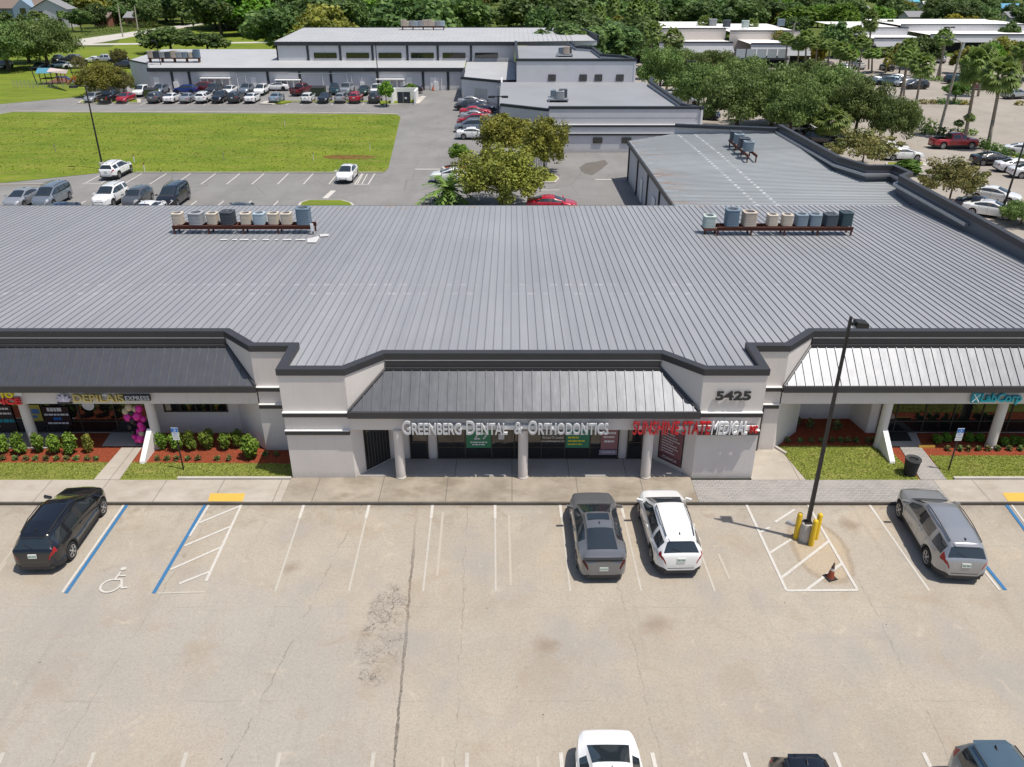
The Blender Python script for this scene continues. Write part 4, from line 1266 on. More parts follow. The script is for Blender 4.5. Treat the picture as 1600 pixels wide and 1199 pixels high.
# ------------------------------------------------------------------ air conditioners and their racks
AC = {}
def ac_proto(key, w, h, col, grille=(.03,.03,.032)):
    root = thing('condenser_unit', 'x', 'air conditioner')
    cm = M_plain('ac_paint_'+key, col, .6, .1)
    def rr(s, z):
        c = .16*w
        pts = []
        for cx, cy, a0 in ((s-c, s-c, 0), (-s+c, s-c, 90), (-s+c, -s+c, 180), (s-c, -s+c, 270)):
            for k in range(3):
                a = R(a0+45*k); pts.append((cx+c*math.cos(a), cy+c*math.sin(a), z))
        return pts
    b = MB(); s = w/2
    prev = None
    n = 7
    lv = [(.04, s)]
    for k in range(n):
        z0 = .08+(h-.16)*k/n; z1 = .08+(h-.16)*(k+.55)/n; z2 = .08+(h-.16)*(k+1)/n
        lv += [(z0, s), (z1, s), (z1+.004, s-.028), (z2-.004, s-.028)]
    lv += [(h-.08, s), (h-.075, s+.012), (h-.01, s+.012), (h, s-.02)]
    vs = []; fs = []
    for z, q in lv: vs += rr(q, z)
    for i in range(len(lv)-1):
        for k in range(12): fs.append((i*12+k, i*12+(k+1)%12, (i+1)*12+(k+1)%12, (i+1)*12+k))
    b.add(vs, fs)
    # top ring around the fan opening
    top = rr(s-.02, h); ro = s*.74
    hole = [(ro*math.cos(2*math.pi*k/12+R(15)), ro*math.sin(2*math.pi*k/12+R(15)), h+.012) for k in range(12)]
    b.add(top+hole, [(k, (k+1)%12, 12+(k+1)%12, 12+k) for k in range(12)])
    low = [(x, y, h-.14) for x, y, z in hole]
    b.add(hole+low, [(k, (k+1)%12, 12+(k+1)%12, 12+k) for k in range(12)])
    b.obj('casing', cm, root, 35)
    f = MB(); f.add(low, [tuple(range(12))])
    for k in range(4):
        a = math.pi/2*k; f.hexa([(.04*math.cos(a)-.03*math.sin(a), .04*math.sin(a)+.03*math.cos(a), h-.12)]*1+[(.04*math.cos(a)+.03*math.sin(a), .04*math.sin(a)-.03*math.cos(a), h-.12), (ro*.9*math.cos(a+.35), ro*.9*math.sin(a+.35), h-.12), (ro*.9*math.cos(a-.35), ro*.9*math.sin(a-.35), h-.10)],
          [(.04*math.cos(a)-.03*math.sin(a), .04*math.sin(a)+.03*math.cos(a), h-.11), (.04*math.cos(a)+.03*math.sin(a), .04*math.sin(a)-.03*math.cos(a), h-.11), (ro*.9*math.cos(a+.35), ro*.9*math.sin(a+.35), h-.11), (ro*.9*math.cos(a-.35), ro*.9*math.sin(a-.35), h-.09)])
    f.lathe([(.1,h-.1),(.1,h-.03)], n=10)
    f.obj('fan', MT['plastic'], root)
    g = MB()
    for rr_ in (.3, .55, .8):
        for k in range(16):
            a0, a1 = 2*math.pi*k/16, 2*math.pi*(k+1)/16; q = ro*rr_
            g.tube((q*math.cos(a0), q*math.sin(a0), h+.012), (q*math.cos(a1), q*math.sin(a1), h+.012), .006, n=4, caps=False)
    for k in range(4):
        a = math.pi*k/4; g.tube((ro*math.cos(a), ro*math.sin(a), h+.012), (-ro*math.cos(a), -ro*math.sin(a), h+.012), .007, n=4)
    g.obj('fan_guard', MT['steel'], root)
    for x, y in ((-1,-1),(1,-1),(1,1),(-1,1)): MB().box(x*s*.75-.05, x*s*.75+.05, y*s*.75-.05, y*s*.75+.05, 0, .045).obj('foot', MT['plastic'], root)
    AC[key] = (root, w, h)
ac_proto('beige', .74, .82, (.62, .54, .44))
ac_proto('grey', .98, .86, (.36, .37, .38))
ac_proto('darkgrey', .95, .95, (.065, .072, .085))
ac_proto('pale', .82, .82, (.42, .50, .55))
ac_proto('slate', .96, 1.2, (.16, .22, .28))
ac_proto('brown', .96, 1.02, (.52, .44, .36))
ac_proto('mint', .84, .88, (.50, .58, .54))
ac_proto('bluegrey', .84, .84, (.24, .30, .35))
ac_proto('charcoal', .9, .86, (.085, .10, .12))
ac_proto('tealdark', .86, 1.0, (.05, .085, .10))
def ac(key, x, y, z, label, group, rz=0.0, sc=1.0):
    c = dup(AC[key][0], (x, y, z), rz, label, group, sc*.94); c.name = 'condenser_unit'; return c
def rack(x0, x1, y, zt, zr, label, dy=.42):
    t = thing('equipment_rack', label, 'rack', ((x0+x1)/2, y, zr))
    for s in (-1, 1):
        m = MB(); yy = y+s*dy
        m.box(x0, x1, yy-.07, yy+.07, zt-.03, zt); m.box(x0, x1, yy-.02, yy+.02, zt-.22, zt-.03); m.box(x0, x1, yy-.07, yy+.07, zt-.25, zt-.22)
        m.obj('beam', MT['rust'], t)
        n = 5
        for k in range(n):
            xx = x0+.1+(x1-x0-.2)*k/(n-1)
            MB().box(xx-.05, xx+.05, yy-.05, yy+.05, roof_z(yy)-.03 if zr > 3.9 and y < 62 else zr-.05, zt-.25).obj('leg', MT['rust'], t)
    k = x0+.3
    while k < x1: MB().box(k-.04, k+.04, y-dy+.08, y+dy-.08, zt-.1, zt-.03).obj('cross_bar', MT['rust'], t); k += 1.0
    return t
LY = 54.0; zr = roof_z(LY); zt = zr+.62
q = mpp(LY, zt)
rack((272-800)*q, (492-800)*q, LY, zt, zr, 'rust red steel rack carrying nine condensers on the left part of the roof')
for key, px, lb in (('beige',280,'beige condenser at the left end of the left rack'),('grey',309,'wide light grey condenser second on the left rack'),('beige',334,'beige condenser between the light grey and dark grey units of the left rack'),
                    ('darkgrey',358,'wide dark grey condenser on the left rack'),('beige',386,'beige condenser just right of the dark grey unit on the left rack'),('pale',407,'pale blue grey condenser with wide fan on the left rack'),
                    ('beige',429,'beige condenser just right of the pale blue unit on the left rack'),('beige',449,'beige condenser beside the tall blue grey unit of the left rack'),('slate',476,'tall blue grey condenser at the right end of the left rack')):
    ac(key, (px-800)*q, LY, zt, lb, 'condensers on the left roof rack', rnd.uniform(-.08, .08))
RY = 53.6; zr = roof_z(RY); zt = zr+.62; q = mpp(RY, zt)
rack((1118-800)*q, (1330-800)*q, RY, zt, zr, 'rust red steel rack carrying eight condensers on the right part of the roof')
for key, px, lb in (('slate',1142,'tall blue grey condenser at the left of the right rack'),('brown',1169,'beige condenser with brown louvred front on the right rack'),('beige',1205,'left one of two small beige condensers on the right rack'),
                    ('beige',1228,'right one of two small beige condensers on the right rack'),('bluegrey',1250,'blue grey condenser beside the small beige pair on the right rack'),('bluegrey',1271,'blue grey condenser next to the charcoal unit on the right rack'),
                    ('charcoal',1295,'charcoal condenser second from the right end of the right rack'),('tealdark',1319,'dark teal condenser at the right end of the right rack')):
    ac(key, (px-800)*q, RY, zt, lb, 'condensers on the right roof rack', rnd.uniform(-.08, .08))
t = thing('unit_stand', 'small low stand under the pale mint condenser', 'stand', ((1109-800)*q, RY+.3, zr))
MB().box((1100-800)*q, (1120-800)*q, RY-.2, RY+.8, zr+.28, zr+.4).obj('platform', MT['rust'], t)
for xx in (1102, 1118): MB().box((xx-800)*q-.05, (xx-800)*q+.05, RY-.1, RY+.0, zr-.04, zr+.28).obj('leg', MT['rust'], t)
ac('mint', (1109-800)*q, RY+.3, zr+.4, 'pale mint condenser standing apart left of the right rack', 'condensers on the right roof rack')
# condensate boxes and pipes at rack ends
x, y = (489-800)*mpp(LY-.5, zr), LY-.55
t = thing('junction_box', 'white electrical box at the right end of the left rack', 'box', (x, y, roof_z(y)))
MB().box(x-.09, x+.09, y-.06, y+.06, roof_z(y)+.25, roof_z(y)+.75).obj('cover', MT['white'], t); MB().tube((x, y, roof_z(y)-.03), (x, y, roof_z(y)+.25), .03).obj('conduit', MT['steel'], t)

# wing roof units on a rack running away from the camera
yA, yB, xw = 76.2, 83.0, 22.1
zr = WZ(xw)
t = thing('equipment_rack', 'rusty rack with four condensers on the weathered rear wing roof', 'rack', (xw, (yA+yB)/2, zr))
for s in (-1, 1):
    m = MB(); m.box(xw+s*.4-.06, xw+s*.4+.06, yA-.6, yB, zr+.4, zr+.62); m.obj('beam', MT['rust'], t)
    for k in range(4):
        yy = yA-.4+(yB-yA)*k/3; MB().box(xw+s*.4-.05, xw+s*.4+.05, yy-.05, yy+.05, zr-.1, zr+.4).obj('leg', MT['rust'], t)
for key, yy, lb in (('charcoal',82.3,'dark condenser farthest back on the wing roof rack'),('bluegrey',80.9,'blue grey condenser second from the back on the wing roof rack'),('charcoal',78.9,'dark condenser third from the back on the wing roof rack'),('bluegrey',77.3,'blue grey condenser nearest on the wing roof rack')):
    ac(key, xw, yy, zr+.62, lb, 'condensers on the wing roof rack', 0, 1.15)

# ------------------------------------------------------------------ signs on the plaza
def sign(name, label, x, y, z, group='shop signs on the plaza front'):
    return thing(name, label, 'sign', (x, y, z), 0, group)
YS = 30.32
X2 = lambda px, py, Y: W(px, py, Y)[0]
def zz(py, Y): return W(800, py, Y)[1]
s = sign('shop_sign', 'long sign of raised pale grey capitals over the middle columns', 0, YS, 2.7)
text('Greenberg Dental', X2(628,669,YS), X2(793,669,YS), zz(680,YS), zz(658.5,YS), YS, 'grey_letter', s, .12, offset=.018, small=.8)
text('&', X2(803.5,669,YS), X2(817,669,YS), zz(679,YS), zz(661,YS), YS, 'grey_letter', s, .12, offset=.018)
text('Orthodontics', X2(825,669,YS), X2(951,669,YS), zz(680,YS), zz(658.5,YS), YS, 'grey_letter', s, .12, offset=.018, small=.8)
MB().box(X2(640,667,YS+.13), X2(945,667,YS+.13), YS+.13, YS+.27, 2.66, 2.84).obj('raceway', MT['wall_white'], s)
s = sign('shop_sign', 'sign of raised red and white capitals by the right tower', 7, YS, 2.7)
text('SUNSHINE STATE', X2(989,670,YS), X2(1110,670,YS), zz(680,YS), zz(660,YS), YS, 'red_letter', s, .12, offset=.010, shear=.05)
text('MEDICAL', X2(1112,670,YS), X2(1169,670,YS), zz(680,YS), zz(660,YS), YS, 'white_letter', s, .12, offset=.02, shear=.15)
text('INC', X2(1172,674,YS), X2(1184,674,YS), zz(678,YS), zz(667,YS), YS, 'red_letter', s, .12, offset=.02)
MB().box(X2(995,669,YS+.13), X2(1184,669,YS+.13), YS+.13, YS+.2, 2.62, 2.82).obj('raceway', MT['wall_white'], s)
s = sign('address_numerals', 'large charcoal street number on the right tower', 9.6, YF, 4.4)
text('5425', X2(1119,617,YF-.1), X2(1174,617,YF-.1), zz(624,YF), zz(610,YF), YF-.12, 'black_letter', s, .06, 'numerals', offset=.03)
YS2 = WF-.2
s = sign('shop_sign', 'teal raised sign with square emblem over the right wing', 22.5, YS2, 2.9)
text('LabCorp', X2(1533,624,YS2), X2(1597,624,YS2), zz(633,YS2), zz(615,YS2), YS2, 'teal_letter', s, .12, offset=.025)
x0, x1, z0, z1 = X2(1519,624,YS2), X2(1532,624,YS2), zz(630,YS2), zz(615,YS2)
MB().box(x0, x1, YS2+.02, YS2+.12, z0, z1).obj('emblem_box', MT['teal_letter'], s)
m = MB()
for a, b in (((x0+.05,z0+.05),(x1-.05,z1-.05)), ((x0+.05,z1-.05),(x1-.05,z0+.05))): m.tube((a[0],YS2+.015,a[1]), (b[0],YS2+.015,b[1]), .025, n=6)
m.obj('emblem_mark', MT['white_letter'], s)
s = sign('shop_sign', 'gold and charcoal raised sign with a lotus emblem over the left wing', -19.5, YS2, 2.9)
text('DEPILAIS', X2(114,624,YS2), X2(193,624,YS2), zz(629,YS2), zz(617,YS2), YS2, 'gold_letter', s, .12, offset=.01)
MB().box(X2(193.5,624,YS2+.04), X2(235,624,YS2+.04), YS2+.04, YS2+.12, zz(627,YS2), zz(618.2,YS2)).obj('backing_panel', MT['black_letter'], s)
text('EXPRESS', X2(195.5,624,YS2), X2(233,624,YS2), zz(626,YS2), zz(619.5,YS2), YS2+.01, 'grey_letter', s, .03, offset=.0)
m = MB()
cx, cz = X2(98.5,624,YS2), zz(629,YS2)
for a, l in ((-62,.40),(-34,.42),(0,.46),(34,.42),(62,.40)):
    d = Vector((math.sin(R(a)), 0, math.cos(R(a)))); p = Vector((d.z, 0, -d.x))
    c = Vector((cx, YS2, cz))
    q = [c, c+d*l*.5+p*.1, c+d*l, c+d*l*.5-p*.1]
    yo = abs(a)/62*.02
    m.hexa([(v.x, v.y+yo, v.z) for v in q][::-1], [(v.x, v.y+.1+yo, v.z) for v in q][::-1])
m.obj('lotus_emblem', M_plain('pale_lilac', (.55,.5,.62), .5), s)
m = MB(); m.box(cx-.34, cx+.34, YS2+.03, YS2+.1, cz-.1, cz-.02); m.obj('emblem_base', MT['black_letter'], s)
MB().box(X2(150,622,YS2+.13), X2(168,622,YS2+.13), YS2+.125, YS2+.17, zz(621,YS2), zz(618.5,YS2)).obj('raceway', MT['wall_white'], s)
s = sign('shop_sign', 'yellow over red raised sign at the left edge, cut off by the photo', -24.5, YS2, 2.9)
text('AUTO', X2(-23,619,YS2), X2(20,619,YS2), zz(622.5,YS2), zz(613,YS2), YS2, 'yellow_letter', s, .12, offset=.03)
text('INSURANCE', X2(-75,628,YS2), X2(31.5,628,YS2), zz(633,YS2), zz(622.8,YS2), YS2, 'red_letter', s, .12, offset=.03)
MB().box(X2(-70,618,YS2+.13), X2(34,618,YS2+.13), YS2+.125, YS2+.2, zz(620.5,YS2), zz(616,YS2)).obj('raceway', MT['wall_white'], s)

# window posters
def poster(label, px0, px1, py0, py1, Y, col, texts, name='window_poster'):
    x0, x1 = X2(px0,690,Y), X2(px1,690,Y)
    z0, z1 = zz(py1,Y), zz(py0,Y)
    p = thing(name, label, 'poster', ((x0+x1)/2, Y, z0), 0, 'posters in the shop windows')
    if col is not None: MB().box(x0, x1, Y, Y+.012, z0, z1).obj('sheet', M_plain('poster_'+str(round(px0)), col, .6, var=.04), p)
    for s_, a0, a1, b0, b1, mt in texts:
        if s_ is None:      # print too small to read in the photo
            m = MB(); u = a0
            while u < a1-.01:
                v = min(a1, u+rnd.uniform(.06, .2)); m.box(x0+(x1-x0)*u, x0+(x1-x0)*v, Y-.006, Y-.001, z0+(z1-z0)*b0, z0+(z1-z0)*b1); u = v+.025
            m.obj('print_line', MT[mt], p); continue
        text(s_, x0+(x1-x0)*a0, x0+(x1-x0)*a1, z0+(z1-z0)*b0, z0+(z1-z0)*b1, Y-.006, mt, p, .005)
    return p
PY = YR-.085
poster('green poster with a large price numeral in the middle shop window', 728.5, 767.5, 664, 700, PY, (.045,.22,.115), [('$',.08,.24,.55,.85,'grey_letter'),('29',.3,.86,.36,.88,'grey_letter'),(None,.16,.84,.22,.27,'white_letter'),(None,.24,.76,.12,.17,'white_letter')])
poster('white phone number lettering on the glass beside the middle column', 845, 882, 674, 692, PY, None, [('407.545.4451',.0,1,.70,1.0,'white_letter'),('We Cater To Cowards',.05,.95,.36,.58,'white_letter'),('www.greenbergdental.com',.0,1,.06,.22,'white_letter')])
poster('green poster with lines of yellow and pale text in the middle shop window', 884, 921, 667, 700, PY, (.045,.22,.125), [(None,.1,.9,.8,.88,'teal_letter'),(None,.12,.88,.62,.68,'white_letter'),(None,.1,.55,.46,.53,'yellow_letter'),(None,.1,.8,.30,.36,'yellow_letter'),(None,.1,.7,.15,.2,'yellow_letter')])
poster('pink poster with pale text at the right end of the middle window', 939, 965, 666, 702, PY, (.32,.15,.16), [(None,.15,.9,.66,.74,'white_letter'),(None,.15,.8,.5,.56,'white_letter'),(None,.2,.8,.3,.38,'white_letter')])
poster('lilac strip poster reading a clinic word below the pink one', 937, 965, 703, 711, PY, (.28,.23,.30), [('CLINICA',.15,.9,.3,.75,'white_letter')])
poster('small white paper notice on the middle shop door', 779, 788, 678, 687, PY, (.7,.7,.7), [])
# big poster on the slanted right porch wall
pp = thing('window_poster', 'tall dark pink poster with pale text on the right slanted porch wall', 'poster', ((a2.x+b2.x)/2, (a2.y+b2.y)/2, .3), 0, 'posters in the shop windows')
def on_slant(t0, t1, z0, z1, mat, nm, out):
    aa, bb = a2.lerp(b2, t0)+n2*out, a2.lerp(b2, t1)+n2*out
    m = MB(); m.hexa([(aa.x,aa.y,z0),(bb.x,bb.y,z0),(bb.x-n2.x*.006,bb.y-n2.y*.006,z0),(aa.x-n2.x*.006,aa.y-n2.y*.006,z0)], [(aa.x,aa.y,z1),(bb.x,bb.y,z1),(bb.x-n2.x*.006,bb.y-n2.y*.006,z1),(aa.x-n2.x*.006,aa.y-n2.y*.006,z1)])
    m.obj(nm, mat, pp)
pk = M_plain('poster_dusty_pink', (.20,.085,.095), .6)
on_slant(.04, .96, .62, 2.0, pk, 'sheet', .04); on_slant(.04, .96, 2.0, 2.46, M_plain('poster_pale', (.45,.47,.5), .6), 'sheet', .04); on_slant(.04, .96, .3, .6, M_plain('poster_maroon', (.13,.05,.06), .6), 'sheet', .04)
def text_slant(s_, t0, t1, z0, z1, mt):
    me = text_mesh(s_, .0)
    co = np.empty(len(me.vertices)*3, np.float32); me.vertices.foreach_get('co', co); co = co.reshape(-1, 3)
    lo, hi = co.min(0), co.max(0); rg_ = np.maximum(hi-lo, 1e-6); q_ = (co-lo)/rg_
    u = t0+(t1-t0)*q_[:, 0]
    A, B, N = np.array(a2), np.array(b2), np.array(n2)
    o_ = A[None]+(B-A)[None]*u[:, None]+N[None]*.046; o_[:, 2] = z0+(z1-z0)*q_[:, 1]
    me.vertices.foreach_set('co', o_.astype(np.float32).ravel()); me.materials.clear(); me.materials.append(MT[mt]); me.update(); link('lettering', me, pp)
for k in range(8):
    u = .12
    while u < .6+.08*(k%3):
        v = u+rnd.uniform(.05, .16); on_slant(u, v, 1.72-.14*k, 1.77-.14*k, MT['grey_letter'], 'print_line', .046); u = v+.02
text_slant('CLINICA', .2, .8, .4, .53, 'white_letter')
# left wing shop posters and the balloons at its door
PW = WR-.09
poster('black poster with a pale blue emblem and white lines in the left wing window', -12, 34, 634, 676, PW, (.02,.016,.018), [(None,.3,.9,.85,.92,'white_letter'),(None,.3,.95,.68,.74,'white_letter'),(None,.35,.6,.38,.5,'teal_letter'),(None,.62,.98,.38,.5,'teal_letter'),('99',.35,.45,.2,.27,'white_letter')])
poster('yellow poster with a blue badge in the left wing window', 54, 78, 633, 658, PW, (.42,.37,.07), [(None,.08,.9,.45,.75,'sign_blue'),(None,.2,.7,.2,.35,'sign_blue')])
poster('dark poster with an oval emblem and pale lines near the left wing door', 80, 121, 636, 664, PW, (.03,.012,.016), [(None,.2,.75,.75,.95,'white_letter'),(None,.05,.95,.52,.62,'white_letter'),(None,.35,.65,.26,.42,'sign_blue'),(None,.1,.9,.05,.14,'white_letter')])
p = thing('window_decal', 'round white decal on the glass left of the pink balloons', 'decal', (X2(137,632,PW), PW, zz(633,PW)))
MB().tube((X2(137,632,PW),PW,zz(633,PW)), (X2(137,632,PW),PW+.01,zz(633,PW)), .3, n=24).obj('disc', MT['white_letter'], p)
b_ = thing('balloon_garland', 'garland of pink, tan and black balloons at the left wing door', 'balloons', (-18.1, 33.4, 0))
pinkm = M_plain('pink_balloon', (.62,.02,.28), .2, var=.04); tanm = M_plain('tan_balloon', (.5,.42,.27), .25, var=.04); blk = M_plain('black_balloon', (.012,.012,.014), .2)
for k, (px, py, r_, m_) in enumerate([(201,637,.17,tanm),(196,643,.16,tanm),(210,639,.15,tanm),(217,639,.17,pinkm),(200,652,.2,pinkm),(214,650,.23,pinkm),(207,658,.15,blk),(203,667,.13,blk),(211,660,.12,blk),(219,664,.15,pinkm),(222,669,.17,pinkm),(217,674,.14,pinkm),(221,678,.13,tanm),(208,676,.12,blk),(210,682,.13,pinkm),(220,685,.22,pinkm),(214,688,.13,pinkm),(224,655,.14,pinkm),(205,646,.12,blk)]):
    xx, zc_ = W(px, py, 33.35+.06*(k%3))
    bm = bmesh.new(); bmesh.ops.create_uvsphere(bm, u_segments=14, v_segments=9, radius=r_)
    bmesh.ops.scale(bm, vec=(1,1,1.15), verts=bm.verts); bmesh.ops.translate(bm, vec=(xx, 33.35+.06*(k%3), max(zc_, r_)), verts=bm.verts)
    me = bpy.data.meshes.new('balloon'); bm.to_mesh(me); bm.free(); me.materials.append(m_); smooth_mesh(me, True); link('balloon', me, b_)
# ------------------------------------------------------------------ ground, lots, walks
ZL = -.12
ground = MB(); ground.flat([(-2500,-300),(2500,-300),(2500,4500),(-2500,4500)], -.20)
struct('ground', ground, MT['ground'])
lot = struct('parking_lot', MB().flat([(-80,-8),(80,-8),(80,28.75),(-80,28.75)], ZL), MT['lot'])
KY = 28.78
# front walk: kerb face and slabs
struct('kerb', MB().box(-80, 80, KY-.1, KY, ZL-.05, -.004), MT['kerb'])
SB = 30.45
xa, xb = G(447, 765)[0], G(1085, 765)[0]
xc = G(1470, 765)[0]
struct('sidewalk', MB().box(-80, xa, KY+.002, SB, -.15, 0), MT['walk'])
struct('sidewalk', MB().box(xa+.012, xb, KY+.002, YF+.1, -.15, .004), MT['walk_old'])
struct('sidewalk', MB().box(xb+.012, xc, KY+.002, SB, -.15, .002), MT['paver'])
struct('sidewalk', MB().box(xc+.012, 80, KY+.002, SB, -.15, 0), MT['walk'])
struct('porch_floor', MB().prism([(-7.2,YF+.102),(8.25,YF+.102),(6.6,YR+.1),(-5.6,YR+.1)], -.1, .03), MT['porch'])
def ground_poly(name, pix, z, mat, parent=None):
    m = MB(); m.flat([G(*p, z) for p in pix], z)
    return struct(name, m, MT[mat] if isinstance(mat, str) else mat, parent)
# side approach by the right tower
struct('sidewalk', MB().flat([(10.84,SB+.002),(G(1258,748)[0],SB+.002),G(1212,695),(12.1,WF-.0),(10.84,WF)], .006), MT['walk'])
# yellow ramp tiles
for q in ([(329,771),(383,771),(379,783.5),(325,783.5)], [(1566,770),(1640,770),(1652,783.5),(1575,783.5)]):
    o = ground_poly('ramp_tile', q, .009, 'yellow_tile', lot)
# mulch beds, lawns, paths in front of the wings
def bed(name, pts, z, mat): return struct(name, MB().flat(pts, z), MT[mat])
xL = -9.97
bed('soil', [(-46,SB),(xL,SB),(xL,WR),(-46,WR)], -.02, 'mulch')
bed('soil', [(10.9,SB),(XR,SB),(XR,WR),(17.65,WR),(17.45,36.05),(14.5,36.05),(14.1,WR),(10.9,WR)], -.02, 'mulch')
y1 = G(200, 723)[1]
pl = [G(190, 700), G(222, 700), (G(188,748)[0],SB+.002), (G(148,748)[0],SB+.002)]
bed('lawn', [(-46,SB+.002),(pl[3][0]-.0,SB+.002),(pl[3][0]+ (pl[0][0]-pl[3][0])*.45, y1),(-46,y1)], .0, 'lawn')
bed('lawn', [(pl[2][0],SB+.002),(xL,SB+.002),(xL,y1-.1),(pl[2][0]+(pl[1][0]-pl[2][0])*.45,y1)], .0, 'lawn')
bed('path', [pl[3], pl[2], pl[1], pl[0]], .012, 'walk')
bed('path', [G(159,698), G(228,698), G(226,672), G(176,672)], .016, 'porch')
bed('path', [(-30,33.1),(-22.4,33.1),(-22.2,WR),(-30,WR)], .016, 'porch')
r1 = G(1300, 697)[1]
gl1 = [G(1214,697), G(1384,697), (G(1436,748)[0],SB+.002), (G(1259,748)[0],SB+.002)]
bed('lawn', gl1, .0, 'lawn')
r2 = G(1520, 712)[1]
rp = [G(1400,690), G(1432,690), (G(1478,748)[0],SB+.002), (G(1437,748)[0],SB+.002)]
bed('path', [rp[3], rp[2], rp[1], rp[0]], .012, 'paver')
bed('path', [G(1388,698), G(1440,698), G(1428,668), G(1386,668)], .016, 'porch')
bed('lawn', [(G(1478.5,748)[0],SB+.002), (XR,SB+.002), (XR,r2), G(1452,712)], .0, 'lawn')
m = MB(); p0, p1 = G(1388,690), G(1412,678)
md = thing('door_mat', 'dark door mat at the right wing shop entrance', 'mat', (*G(1407,682), .02)); MB().flat([G(1390,690), G(1425,690), G(1416,674), G(1389,674)], .024).obj('pad', MT['rubber'], md)
for nm, a, b, mt in (('lawn_edging', G(1207,697), G(1228,710), 'kerb_pale'), ('lawn_edging', G(1435,699), G(1460,699), 'yellow_tile')):
    d = Vector((b[0]-a[0], b[1]-a[1])).normalized()*1; n = (-d.y*.06, d.x*.06)
    struct(nm, MB().prism([(a[0]-n[0],a[1]-n[1]),(b[0]-n[0],b[1]-n[1]),(b[0]+n[0],b[1]+n[1]),(a[0]+n[0],a[1]+n[1])], -.05, .1), MT[mt])
q = [G(278,748.5), G(452,748.5)]
struct('kerb', MB().box(q[0][0], -10.0, SB+.004, SB+.14, -.1, .1), MT['kerb_pale'])
q = G(1486, 744)
struct('kerb', MB().box(q[0], XR, SB+.004, SB+.14, -.1, .1), MT['kerb_pale'])

# ------------------------------------------------------------------ painted markings of the front lot
NST = [0]
def stripe(p, q, w, mat='line', parent=lot, z=ZL+.005, name='stall_line'):
    NST[0] += 1; z += .00025*NST[0]
    a, b = Vector(G(*p, z)), Vector(G(*q, z))
    d = (b-a).normalized(); n = Vector((-d.y, d.x))*w/2
    m = MB(); m.flat([tuple(a-n), tuple(b-n), tuple(b+n), tuple(a+n)], z)
    return struct(name, m, MT[mat], parent)
for t, b in (((475,788),(430,924)),((577,788),(545,924)),((676,788),(661,924)),((773.5,788),(774.5,924)),((875,787),(891,924)),((970,787),(1002,923)),((1068,790),(1117,924)),((1358,788),(1452,923))):
    stripe(t, b, .075, 'line_worn' if t[0] < 1300 else 'line')
    stripe(t, (t[0]+(b[0]-t[0])*.16, t[1]+(b[1]-t[1])*.16), .12, 'line', z=ZL+.009)
for t, b in (((692,800),(683,900)),((795,805),(798,915)),((1122,865),(1140,905)),((10,878),(-8,902)),((65,800),(-15,905))): stripe(t, b, .10, 'line_old')
for x0, x1 in ((5,-8),(147,136),(291,283),(437,431),(584,580),(730,729),(876,879),(1019,1026),(1163,1173),(1304,1316),(1443,1458),(1588,1608)):
    stripe((x0,1176), (x1-(x0-x1)*.6,1225), .12, 'line_worn' if x0 < 800 else 'line')
for x0, x1 in ((692,690),(840,842)): stripe((x0,1182), (x1,1225), .10, 'line_old')
# accessible stalls
stripe((199,788),(103,927), .14, 'line_blue', z=ZL+.008); stripe((194,788),(97,926), .09, 'line', z=ZL+.004)
stripe((321,788),(240,927), .14, 'line_blue', z=ZL+.008); stripe((327,788),(296,838), .10, 'line', z=ZL+.004)
stripe((378,787),(322,908), .11); stripe((246,927),(320,925), .08, 'line_worn')
for a, b in (((311,817),(377,790)),((288,853),(362,822)),((266,890),(346,855)),((280,912),(328,893))): stripe(a, b, .11)
stripe((1572,788),(1640,880), .14, 'line_blue', z=ZL+.008); stripe((1580,788),(1650,882), .09, 'line', z=ZL+.004)
stripe((1521,860),(1571,922), .14, 'line_blue', z=ZL+.006); stripe((1513,860),(1562,922), .09)
# hatched island round the lamp post
stripe((1166,788),(1229,923), .11); stripe((1262,788),(1340,922), .11); stripe((1229,923),(1340,922), .11)
for a, b in (((1211,816),(1242,796)),((1187,832),(1203,824)),((1203,864),(1236,843)),((1221,903),(1296,845)),((1260,922),(1316,880))): stripe(a, b, .11)
# wheelchair symbol
sym = MB(); zs_ = ZL+.03
ox, oy = G(178, 912, ZL)
def sline(pts, w):
    for a, b in zip(pts[:-1], pts[1:]):
        a, b = Vector(a), Vector(b); d = (b-a).normalized(); n = Vector((-d.y, d.x))*w/2; a -= d*w*.3; b += d*w*.3
        sym.flat([(ox+p.x, oy+p.y) for p in (a-n, b-n, b+n, a+n)], zs_+.0006*len(sym.f))
ar = [(.36*math.cos(R(t))-.05, .36*math.sin(R(t))-.15) for t in range(100, 385, 19)]
sline(ar, .08); sline([(.0,.62),(-.04,.18),(.22,.18),(.42,-.28),(.6,-.26)], .08); sline([(.0,.42),(.26,.40)], .07)
sym.flat([(ox+.03+.11*math.cos(2*math.pi*k/14), oy+.80+.11*math.sin(2*math.pi*k/14)) for k in range(14)], zs_+.0006*len(sym.f))
struct('wheelchair_symbol', sym, MT['line'], lot)

